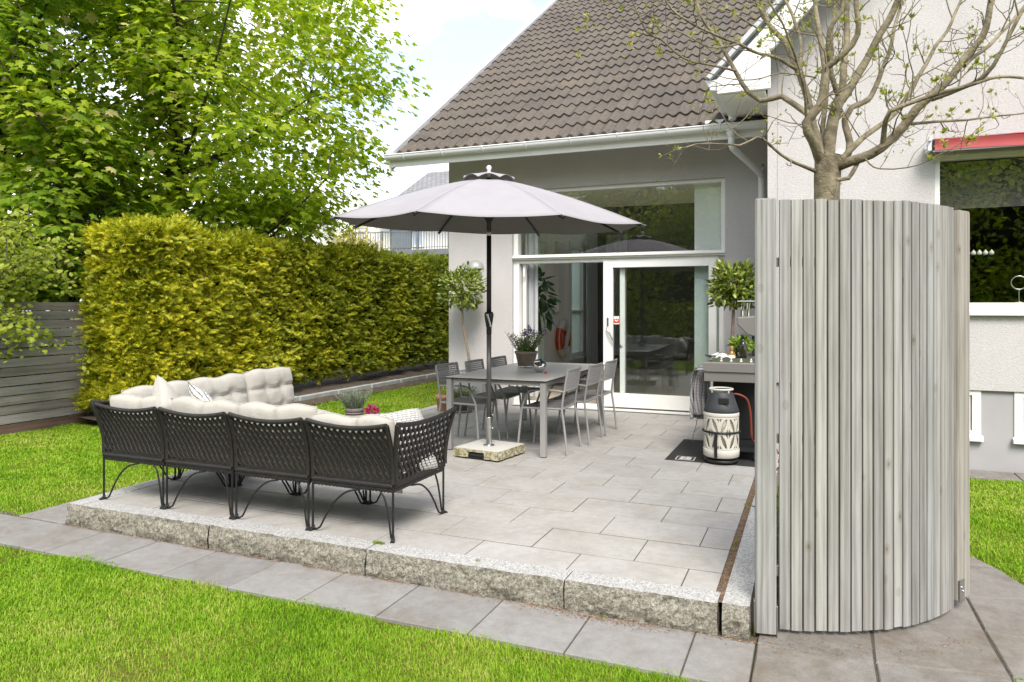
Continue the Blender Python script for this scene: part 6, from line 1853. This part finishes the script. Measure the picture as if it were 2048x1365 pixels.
# ------------------------------------------------------------------ slatted screen
M['pine'] = wood('weathered_pine', 'z', (0.155, 0.146, 0.137), (0.252, 0.245, 0.236), (0.35, 0.343, 0.335), 0.20)
M['pine_b'] = wood('weathered_post', 'z', (0.15, 0.135, 0.115), (0.27, 0.245, 0.215), (0.36, 0.33, 0.295), 0.06)
sc_ = thing('slatted_screen', 'curved weathered grey timber slat screen around the bare tree', 'screen', (0.1, 4.2, -0.15))
cc = Vector((-0.290, 4.861)); RR = 1.065
a0 = math.atan2(3.806 - cc.y, -0.144 - cc.x) - 0.013; a1 = math.atan2(4.421 - cc.y, 0.679 - cc.x)
ns = 19
rs2 = random.Random(17)
mb = MB()
for i in range(ns):
    a = a0 + (a1 - a0) * (i + 0.5) / ns
    c = cc + Vector((math.cos(a), math.sin(a))) * (RR - 0.004 + rs2.uniform(-.002, .002))
    w_ = 0.0250; th = 0.014
    if i == 0: c = c + Vector((math.sin(a), -math.cos(a))) * -0.002
    Mx = Matrix.Translation((c.x, c.y, 0)) @ Matrix.Rotation(a + math.pi / 2 + R(rs2.uniform(-2, 2)), 4, 'Z')
    zt = 1.985 + rs2.uniform(-.004, .004); zb = -0.128 + rs2.uniform(-.004, .004)
    b = 0.0022
    prof = [(-w_ + b, -th), (w_ - b, -th), (w_, -th + b), (w_, th - b), (w_ - b, th), (-w_ + b, th), (-w_, th - b), (-w_, -th + b)]
    mb.prism(prof, zb, zt, 'z', M=Mx)
mb.build('slats', M['pine'], sc_)
for z in (1.66, 0.78, 0.12):
    mb = MB()
    for k in range(24):
        pa = a0 - 0.085 + (a1 - a0 + 0.2) * k / 24; pb = a0 - 0.085 + (a1 - a0 + 0.2) * (k + 1) / 24
        P = []
        for (r_, zz) in ((RR - 0.02, z), (RR - 0.05, z), (RR - 0.05, z + 0.045), (RR - 0.02, z + 0.045)): P += [(cc.x + r_ * math.cos(pa), cc.y + r_ * math.sin(pa), zz), (cc.x + r_ * math.cos(pb), cc.y + r_ * math.sin(pb), zz)]
        mb.add(P, [(0, 1, 3, 2), (2, 3, 5, 4), (4, 5, 7, 6), (6, 7, 1, 0)])
    mb.build('rail', M['pine_b'], sc_)
def board(cx_, cy_, ang, w_, th, z0, z1, mat, name, b=0.007):
    m = MB(); Mx = Matrix.Translation((cx_, cy_, 0)) @ Matrix.Rotation(ang, 4, 'Z'); w_ /= 2; th /= 2
    prof = [(-w_ + b, -th), (w_ - b, -th), (w_, -th + b), (w_, th - b), (w_ - b, th), (-w_ + b, th), (-w_, th - b), (-w_, -th + b)]
    m.prism(prof, z0, z1 - 0.006, 'z', M=Mx)
    m.prism([(p[0] * 0.96, p[1] * 0.85) for p in prof], z1 - 0.006, z1, 'z', M=Mx)
    return m.build(name, mat, sc_)
board(-0.213, 3.745, R(9), 0.098, 0.042, -0.135, 1.990, M['pine'], 'post')
board(0.735, 4.515, R(60), 0.145, 0.042, -0.10, 1.975, M['pine_b'], 'post')
mb = MB()
Mx = Matrix.Translation((0.735, 4.515, 0)) @ Matrix.Rotation(R(60), 4, 'Z')
mb.cbox(-0.075, -0.015, -0.027, -0.0225, -0.11, 0.01, 0.001, M=Mx)
for (bx_, bz_) in ((-0.055, -0.03), (-0.035, -0.055)): mb.lathe([(0.008, 0), (0.006, 0.004), (1e-4, 0.006)], 10, M=Mx @ Matrix.Translation((bx_, -0.027, bz_)) @ Matrix.Rotation(R(90), 4, 'X'))
mb.build('bracket', M['steel'], sc_)
mb = MB(); Mx = Matrix.Translation((-0.213, 3.745, 0)) @ Matrix.Rotation(R(9), 4, 'Z')
mb.cbox(-0.055, -0.050, -0.018, 0.018, -0.15, 0.02, 0.001, M=Mx); mb.cbox(0.050, 0.055, -0.018, 0.018, -0.15, 0.0, 0.001, M=Mx); mb.build('bracket', M['steel'], sc_)
# soil and flowers behind the slats
mb = MB(); mb.grid(lambda u, w: (cc.x + 0.10 + (RR - 0.22) * w * math.cos(R(-88 + 120 * u)) , cc.y + (RR - 0.13) * w * math.sin(R(-88 + 120 * u)), -0.10 + 0.03 * noise.noise(Vector((u * 9, w * 9, 2)))), 24, 10)
tag(mb.build('planting_soil', M['soil']), kind='structure')
t = thing('tulip_clump', 'pink tulips glimpsed through the gap beside the screen post', 'flowers', (-0.17, 4.16, -0.12))
stems((-0.172, 4.16, -0.12), 0.05, 0.66, 26, 0.07, M['herb'], t, 15, leaves=8, narrow=0.22, spread=0.05)
M['pink'] = leafmat('pink_petal', [(0, (0.58, 0.16, 0.20)), (1, (0.70, 0.36, 0.38))], 0.3)
for i in range(5): leaf_ball((-0.185 + 0.012 * i, 4.08 + 0.04 * (i % 3), 0.58 + 0.04 * (i % 3)), 0.014, 9, 0.034, M['pink'], t, 'petal', 50 + i, up=0.9)
def litter2():
    pass

# ------------------------------------------------------------------ grey slat fence
M['fence_wood'] = wood('fence_board', 'y', (0.125, 0.11, 0.096), (0.23, 0.208, 0.186), (0.335, 0.31, 0.285), 0.22, gs=0.8)
M['fence_red'] = wood('fence_base_board', 'y', (0.085, 0.050, 0.036), (0.14, 0.085, 0.062), (0.18, 0.125, 0.10), 0.05)
fe = thing('slat_fence', 'weathered grey fence of horizontal boards at the left of the hedge', 'fence', (-9.38, 5, -0.15))
mb = MB(); z = -0.035; rf = random.Random(3)
while z < 1.40:
    hh = 0.106
    for (ya_, yb_) in ((0.5, 3.2), (3.205, 7.35)):
        tl = rf.uniform(-.003, .003)
        mb.cbox(-9.40 + rf.uniform(-.002, .002), -9.376 + rf.uniform(-.002, .003), ya_, yb_, z + tl, z + hh + tl, 0.003)
    z += 0.1195
mb.build('boards', M['fence_wood'], fe)
mb = MB(); mb.cbox(-9.405, -9.376, 0.5, 7.35, -0.18, -0.048, 0.003); mb.build('base_board', M['fence_red'], fe)
for y in (1.2, 3.2, 5.2, 7.1):
    mb = MB(); mb.box(-9.50, -9.406, y - 0.045, y + 0.045, -0.2, 1.36); mb.build('post', M['fence_wood'], fe)

# ------------------------------------------------------------------ gas grill, bottle, mat and what lies on the shelf
M['grill_grey'] = pm('grill_enamel', (0.175, 0.165, 0.157), (0.16, 0.15, 0.143), 3, 0.5)
M['black'] = pm('black_paint', (0.012, 0.012, 0.013), (0.009, 0.009, 0.010), 6, 0.45)
M['rubber'] = pm('rubber_mat', (0.022, 0.021, 0.021), (0.016, 0.0155, 0.0155), 30, 0.8, bump=(120, 0.4, 0.003))
M['mark'] = pm('white_print', (0.62, 0.62, 0.61), None, 8, 0.7)
mt_ = thing('grill_mat', 'black rubber mat with a small white printed emblem under the grill', 'mat', (-0.86, 7.42, 0))
mb = MB(); mb.cbox(-1.295, -0.435, 6.868, 7.985, 0.001, 0.006, 0.002); mb.build('sheet', M['rubber'], mt_)
mb = MB()
ex0, ex1, ey0, ey1, ez = -1.205, -1.03, 6.905, 7.07, 0.0062
for (p0, p1, q0, q1) in ((ex0, ex1, ey0, ey0 + .008), (ex0, ex1, ey1 - .008, ey1), (ex0, ex0 + .008, ey0 + .008, ey1 - .008), (ex1 - .008, ex1, ey0 + .008, ey1 - .008)): mb.box(p0, p1, q0, q1, ez, ez + .0006)
exc = (ex0 + ex1) / 2; eyc = (ey0 + ey1) / 2
for (p0, p1, q0, q1) in ((-.055, .05, -.055, -.043), (-.055, -.02, -.035, .012), (-.012, .055, -.035, -.008), (-.045, .0, .02, .05), (.006, .055, .0, .045), (-.055, -.028, .056, .062), (.0, .04, .054, .064)): mb.box(exc + p0, exc + p1, eyc + q0, eyc + q1, ez, ez + .0006)
mb.build('emblem', M['mark'], mt_)
gr_ = thing('gas_grill', 'grey gas grill with side shelf, half hidden by the screen', 'grill', (-0.72, 7.6, 0))
mb = MB(); mb.cbox(-0.962, -0.44, 7.05, 7.50, 0.846, 0.924, 0.006); mb.box(-0.955, -0.445, 7.052, 7.50, 0.742, 0.845)
sh = mb.build('side_shelf', M['grill_grey'], gr_, bevel=0.004)
mb = MB(); mb.prism([(-0.958, 0.850), (-0.935, 0.838), (-0.44, 0.838), (-0.44, 0.850)], 7.036, 7.049, 'y'); mb.build('lip', M['grill_grey'], sh)
mb = MB(); mb.tube([(-1.03, 7.05, 0.85), (-1.03, 7.47, 0.85)], 0.014, 10); mb.tube([(-1.03, 7.10, 0.85), (-0.955, 7.10, 0.85)], 0.008, 6); mb.tube([(-1.03, 7.46, 0.85), (-0.955, 7.46, 0.85)], 0.008, 6); mb.build('rail', M['steel'], sh)
mb = MB(); mb.box(-0.93, -0.44, 7.52, 8.20, 0.13, 0.80); mb.build('cabinet', M['black'], gr_, bevel=0.006)
mb = MB(); mb.box(-0.97, -0.42, 7.505, 8.22, 0.80, 0.95); mb.build('firebox', M['grill_grey'], gr_, bevel=0.006)
mb = MB(); mb.prism([(-0.70, 1.345), (-0.42, 1.365), (-0.42, 1.12), (-0.60, 1.17), (-0.70, 1.27)], 7.56, 8.16, 'y'); lid = mb.build('lid', M['grill_grey'], gr_, bevel=0.012)
mb = MB(); mb.prism([(-0.56, 0.952), (-0.42, 0.952), (-0.42, 1.119), (-0.56, 1.155)], 7.58, 8.14, 'y'); mb.build('lid_hinge', M['black'], gr_)
mb = MB()
for y in (7.60, 7.64): mb.tube(spline([(-0.655, y, 1.352), (-0.655, y, 1.44), (-0.63, y, 1.485), (-0.60, y, 1.50)], 0.02), 0.014, 10)
for x in (-0.60,): mb.tube(spline([(x, 7.61, 1.352), (x, 7.61, 1.43), (x + .01, 7.61, 1.49)], 0.02), 0.016, 10)
mb.cbox(-0.70, -0.52, 7.57, 7.67, 1.492, 1.510, 0.006); mb.build('handle', M['mirror'], lid)
for x in (-0.925, -0.48):
    for y in (7.09, 8.12):
        mb = MB(); mb.lathe([(0.018, -0.012), (0.034, -0.012), (0.036, -0.006), (0.036, 0.006), (0.034, 0.012), (0.018, 0.012)], 16, M=Matrix.Translation((x, y, 0.043)) @ Matrix.Rotation(R(90), 4, 'X'))
        mb.box(x - 0.02, x + 0.02, y - 0.018, y + 0.018, 0.075, 0.10); mb.build('wheel', M['black'], gr_)
mb = MB(); mb.box(-0.95, -0.45, 7.06, 8.16, 0.095, 0.128); mb.build('bottom_shelf', M['black'], gr_)
mb = MB(); mb.box(-0.95, -0.93, 7.06, 7.08, 0.128, 0.742); mb.box(-0.47, -0.45, 7.06, 7.08, 0.128, 0.742); mb.build('shelf_leg', M['black'], gr_)
# gas bottle
gb_ = thing('gas_bottle', 'white lattice patterned gas bottle with dark grey collar under the shelf', 'gas bottle', (-0.785, 7.0, 0.05))
M['bottle_white'] = pm('bottle_white', (0.56, 0.535, 0.475), (0.51, 0.485, 0.43), 5, 0.5)
M['bottle_grey'] = pm('bottle_grey', (0.036, 0.039, 0.044), (0.030, 0.032, 0.036), 5, 0.5)
M['bottle_inner'] = pm('bottle_liner', (0.27, 0.25, 0.165), (0.24, 0.22, 0.145), 6, 0.4)
bc = (-0.785, 6.955, 0.062); br_ = 0.158
mb = MB(); mb.lathe([(br_ - 0.012, 0.05), (br_ - 0.012, 0.40)], 36, bc); mb.build('liner', M['bottle_inner'], gb_)
mb = MB(); mb.lathe([(br_ * .9, 0), (br_ + .004, 0.01), (br_ + 0.006, 0.05), (br_ + .006, 0.075), (br_, 0.08)], 36, bc)
mb.lathe([(br_, 0.375), (br_ + .003, 0.385), (br_ + .003, 0.408), (br_ - .004, 0.415)], 36, bc)
# perforated shell: vertical strips and leaf shaped diagonals as one lattice
n_rep = 6
nu_, nv_ = 180, 44
def hole(u, w):
    a = (u * n_rep * 2) % 2.0; row = w * 2.0; rr_ = row % 1.0; fl = int(row) % 2
    x = a if a < 1 else 2 - a          # mirrored pairs -> V pattern
    # leaf along a diagonal
    dx, dy = x - 0.5, rr_ - 0.5
    if fl: dy = -dy
    s1 = (dx * 0.62 + dy * 0.78); s2 = (dx * 0.78 - dy * 0.62)
    leaf = (s1 / 0.50) ** 2 + (s2 / 0.155) ** 2 < 1
    tri1 = (x < 0.34 and ((rr_ > 0.66) if not fl else (rr_ < 0.34)) and (x + (1 - rr_ if not fl else rr_) < 0.36) and x > 0.05)
    tri2 = (x > 0.66 and ((rr_ < 0.34) if not fl else (rr_ > 0.66)) and ((1 - x) + (rr_ if not fl else 1 - rr_) < 0.36) and x < .95)
    return (leaf or tri1 or tri2) and 0.04 < w < 0.96
vs = []; fs = []
for j in range(nv_ + 1):
    for i in range(nu_):
        an = 2 * math.pi * i / nu_; vs.append((bc[0] + br_ * math.cos(an), bc[1] + br_ * math.sin(an), bc[2] + 0.08 + 0.295 * j / nv_))
for j in range(nv_):
    for i in range(nu_):
        if not hole((i + .5) / nu_, (j + .5) / nv_): fs.append((j * nu_ + i, j * nu_ + (i + 1) % nu_, (j + 1) * nu_ + (i + 1) % nu_, (j + 1) * nu_ + i))
mb.add(vs, fs, True)
jk = mb.build('jacket', M['bottle_white'], gb_); sm = jk.modifiers.new('Solid', 'SOLIDIFY'); sm.thickness = 0.006
mb = MB(); mb.lathe([(br_ - .002, 0.415), (br_ + .001, 0.43), (br_ - .012, 0.47), (br_ - 0.035, 0.54), (br_ - 0.050, 0.585), (br_ - .055, 0.60), (br_ - 0.07, 0.60), (br_ - .075, 0.56), (1e-4, 0.53)], 36, bc); col_ = mb.build('collar', M['bottle_grey'], gb_)
mb = MB(); mb.tube([(bc[0] + (br_ - .055) * math.cos(i * math.pi / 18), bc[1] + (br_ - .055) * math.sin(i * math.pi / 18), bc[2] + 0.625) for i in range(36)], 0.009, 8, closed=True)
for i in range(4): a = R(45 + 90 * i); mb.tube([(bc[0] + (br_ - .055) * math.cos(a), bc[1] + (br_ - .055) * math.sin(a), bc[2] + 0.595), (bc[0] + (br_ - .055) * math.cos(a), bc[1] + (br_ - .055) * math.sin(a), bc[2] + 0.625)], 0.008, 6)
mb.build('handle_ring', M['bottle_white'], gb_)
mb = MB(); mb.box(bc[0] - 0.01, bc[0] + 0.085, bc[1] - br_ + 0.012, bc[1] - br_ + 0.032, bc[2] + 0.50, bc[2] + 0.56); mb.build('grip_opening', M['black'], col_, bevel=0.008)
mb = MB(); mb.tube([(bc[0] + (br_ + .006) * math.cos(i * math.pi / 20), bc[1] + (br_ + .006) * math.sin(i * math.pi / 20), bc[2] + 0.238) for i in range(40)], 0.010, 6, closed=True)
a = R(-100); d_ = Vector((math.cos(a), math.sin(a), 0)); s_ = Vector((-d_.y, d_.x, 0)); p = Vector(bc) + d_ * (br_ + .010)
mb.add([p + s_ * .014 + Vector((0, 0, .24)), p - s_ * .014 + Vector((0, 0, .24)), p - s_ * .014 + Vector((0, 0, .01)), p + s_ * .014 + Vector((0, 0, .01)),
        p + d_ * .006 + s_ * .014 + Vector((0, 0, .24)), p + d_ * .006 - s_ * .014 + Vector((0, 0, .24)), p + d_ * .006 - s_ * .014 + Vector((0, 0, .01)), p + d_ * .006 + s_ * .014 + Vector((0, 0, .01))], [(0, 1, 2, 3), (7, 6, 5, 4), (0, 4, 5, 1), (1, 5, 6, 2), (2, 6, 7, 3), (3, 7, 4, 0)])
mb.build('strap', M['black'], gb_)
mb = MB(); mb.lathe([(0.15, 0), (0.155, 0.012), (0.15, 0.024)], 28, (bc[0], bc[1], 0.02)); mb.build('trolley_plate', M['black'], gb_)
M['hose'] = pm('orange_hose', (0.20, 0.032, 0.012), (0.17, 0.027, 0.010), 10, 0.5)
mb = MB(); mb.tube(spline([(-0.70, 6.98, 0.635), (-0.64, 6.98, 0.64), (-0.565, 7.0, 0.60), (-0.535, 7.02, 0.50), (-0.525, 7.03, 0.36), (-0.52, 7.06, 0.22), (-0.50, 7.3, 0.15)], 0.02), 0.0095, 8)
o = mb.build('gas_hose', M['hose']); tag(origin_to(o, (-0.55, 7.0, 0.15)), 'orange rubber gas hose hanging from the bottle valve', 'hose')
# tea towel on the shelf rail
k = NT('checked_towel'); vec = k.coord()
def stripes(axis, scale):
    w_ = k.n('ShaderNodeTexWave', wave_type='BANDS', bands_direction=axis); w_.inputs['Scale'].default_value = scale; k.l(vec, w_.inputs['Vector']); return w_.outputs['Fac']
cc_ = k.math('MAXIMUM', stripes('Z', 22), stripes('Y', 22))
k.set(color=k.ramp(cc_, [(0.55, (0.36, 0.35, 0.355)), (0.9, (0.12, 0.115, 0.13))]), rough=0.95, spec=0.1); M['towel'] = k.m
tw_ = thing('tea_towel', 'grey checked tea towel hanging over the shelf rail of the grill', 'towel', (-1.03, 7.2, 0.86))
mb = MB()
def towel(off, zb, y0_, y1_, ph):
    def f(u, w):
        z = 0.870 - (0.870 - zb) * w; y = y0_ + (y1_ - y0_) * u
        y = y + (0.5 - u) * 0.08 * math.sin(math.pi * w)
        x = -1.030 + (u - 0.42) * (0.05 + 0.08 * min(1, 3 * w)) + off * min(1, 6 * w) + (0.004 + 0.014 * w) * math.sin(u * 19 + ph) + 0.012 * noise.noise(Vector((u * 3, w * 4, ph)))
        return (x, y, z + 0.012 * math.sin(u * 7 + ph) * w)
    return f
mb.grid(towel(-0.014, 0.36, 7.10, 7.34, 0), 36, 24); mb.grid(towel(0.014, 0.40, 7.09, 7.33, 1.3), 36, 24)
c1 = mb.build('cloth', M['towel'], tw_); sm = c1.modifiers.new('Solid', 'SOLIDIFY'); sm.thickness = 0.003
mb = MB(); mb.grid(lambda u, w: (-1.035 - 0.03 * w + 0.006 * math.sin(6 * w), 7.12 + 0.035 * u - 0.05 * w, 0.38 - 0.22 * w), 3, 10); c2 = mb.build('ribbon', M['grill_grey'], tw_); sm = c2.modifiers.new('Solid', 'SOLIDIFY'); sm.thickness = 0.003
# tray, cloth and bottles
ty = thing('serving_tray', 'pierced metal tray standing on the grill shelf', 'tray', (-0.70, 7.25, 0.924))
mb = MB()
for (x0_, x1_, y0_, y1_) in ((-0.885, -0.47, 7.10, 7.104), (-0.885, -0.47, 7.40, 7.404), (-0.885, -0.881, 7.104, 7.40), (-0.474, -0.47, 7.104, 7.40)):
    mb.box(x0_, x1_, y0_, y1_, 0.926, 0.966)
mb.box(-0.881, -0.474, 7.104, 7.40, 0.926, 0.929); mb.build('tray', M['steel'], ty)
mb = MB()
for i in range(4):
    x = -0.80 + i * 0.09; mb.ball((x, 7.0985, 0.956), 0.008, 10, 6); mb.prism([(x - .013, .932), (x + .013, .932), (x + .007, .945), (x + .013, .949), (x - .013, .949), (x - .007, .945)], 7.0972, 7.0992, 'y')
mb.build('cut_out', M['white_metal'], ty)
def crumple(u, w):
    x = -0.93 + 0.25 * u; y = 7.13 + 0.2 * w
    return (x, y, 0.968 + 0.030 * math.sin(math.pi * u) * math.sin(math.pi * w) + 0.018 * noise.noise(Vector((u * 5, w * 5, 3))) + 0.008 * noise.noise(Vector((u * 13, w * 13, 3))))
M['dishcloth'] = pm('striped_cloth', (0.60, 0.59, 0.59), (0.17, 0.165, 0.18), 26, 0.9, stops=(0.42, 0.5))
mb = MB(); mb.grid(crumple, 30, 24); o = mb.build('dish_cloth', M['dishcloth']); sm = o.modifiers.new('Solid', 'SOLIDIFY'); sm.thickness = 0.004
tag(origin_to(o, (-0.8, 7.2, 0.96)), 'crumpled striped cloth lying over the tray corner', 'cloth')
mb = MB(); mb.tube([(-0.95, 7.11, 0.985), (-0.90, 7.13, 0.98), (-0.70, 7.22, 0.972)], [0.008, 0.007, 0.004], 8); o = mb.build('grill_tongs', M['black']); tag(origin_to(o, (-0.85, 7.15, 0.975)), 'dark handle of a tool lying under the crumpled cloth', 'tongs')
k = NT('amber_glass'); k.set(color=(0.42, 0.24, 0.06), rough=0.06, spec=0.6); k.b.inputs['Transmission Weight'].default_value = 0.5; M['amber'] = k.m
k = NT('dark_glass'); k.set(color=(0.020, 0.018, 0.012), rough=0.06, spec=0.6); M['darkglass'] = k.m
M['cork'] = pm('wood_cap', (0.36, 0.19, 0.09), (0.30, 0.15, 0.07), 20, 0.6)
M['label'] = pm('paper_label', (0.55, 0.50, 0.36), (0.42, 0.33, 0.17), 40, 0.8)
t = thing('oil_bottle', 'small amber oil bottle with brown cap in the tray', 'bottle', (-0.715, 7.20, 0.929))
mb = MB(); mb.lathe([(0.030, 0), (0.033, 0.004), (0.033, 0.072), (0.028, 0.085), (0.014, 0.10), (0.013, 0.112)], 22, (-0.715, 7.20, 0.9293)); mb.build('body', M['amber'], t)
mb = MB(); mb.lathe([(0.0335, 0.015), (0.0335, 0.062)], 22, (-0.715, 7.20, 0.9293)); mb.build('label', M['label'], t)
mb = MB(); mb.lathe([(0.0165, 0.108), (0.0175, 0.112), (0.0165, 0.142), (0.014, 0.145)], 18, (-0.715, 7.20, 0.9293)); mb.build('cap', M['cork'], t)
def dark_bottle(label, x, y, s):
    t = thing('wine_bottle', label, 'bottle', (x, y, 0.929))
    mb = MB(); mb.lathe([(0.030 * s, 0), (0.033 * s, 0.005), (0.033 * s, 0.135 * s), (0.027 * s, 0.158 * s), (0.013 * s, 0.182 * s), (0.0125 * s, 0.215 * s)], 24, (x, y, 0.9293)); mb.build('body', M['darkglass'], t)
    mb = MB(); mb.lathe([(0.0145 * s, 0.195 * s), (0.0145 * s, 0.232 * s), (0.012 * s, 0.235 * s)], 18, (x, y, 0.9293)); mb.build('cap', M['black'], t)
dark_bottle('tall dark glass bottle in front of the basil on the grill shelf', -0.612, 7.18, 1.1)
dark_bottle('shorter dark bottle behind the amber oil bottle', -0.675, 7.33, 0.8)
t = thing('herb_pot', 'fresh green basil in a pale pot behind the dark bottle', 'potted plant', (-0.63, 7.30, 0.929))
mb = MB(); mb.lathe([(0.035, 0), (0.042, 0.075), (0.044, 0.08), (0.038, 0.08), (0.036, 0.07), (1e-4, 0.07)], 22, (-0.63, 7.30, 0.9293)); mb.build('pot', M['white_paint'], t)
M['basil'] = leafmat('basil_leaf', [(0, (0.09, 0.17, 0.015)), (0.5, (0.17, 0.28, 0.02)), (1, (0.30, 0.40, 0.05))], 0.35, rough=0.35)
leaf_ball((-0.63, 7.30, 1.085), 0.105, 150, 0.048, M['basil'], t, 'foliage', 61, tmpl=[(x * 1.5, y, z) for x, y, z in OVAL_V], shell=0.3, sz=0.7)

# plant standing in the room behind the open door
t = thing('indoor_plant', 'dark leafy houseplant at the left inside the open sliding door', 'houseplant', (-4.10, 10.9, 0))
mb = MB(); mb.lathe([(0.13, 0), (0.17, 0.3), (0.18, 0.34), (0.15, 0.34), (1e-4, 0.3)], 22, (-4.10, 10.9, 0)); mb.build('pot', M['white_paint'], t)
mb = MB(); mb.tube(spline([(-4.1, 10.9, 0.3), (-4.12, 10.9, 0.9), (-4.08, 10.9, 1.5), (-4.1, 10.88, 1.85)], 0.1), [0.016] * 0 or 0.014, 7); mb.build('stem', M['bay_stem'], t)
M['ficus'] = leafmat('ficus_leaf', [(0, (0.018, 0.042, 0.016)), (1, (0.05, 0.10, 0.035))], 0.2, rough=0.35, spec=0.5)
leaf_ball((-4.12, 10.88, 1.62), 0.30, 110, 0.22, M['ficus'], t, 'foliage', 77, shell=0.2, sz=1.5, up=-0.5)
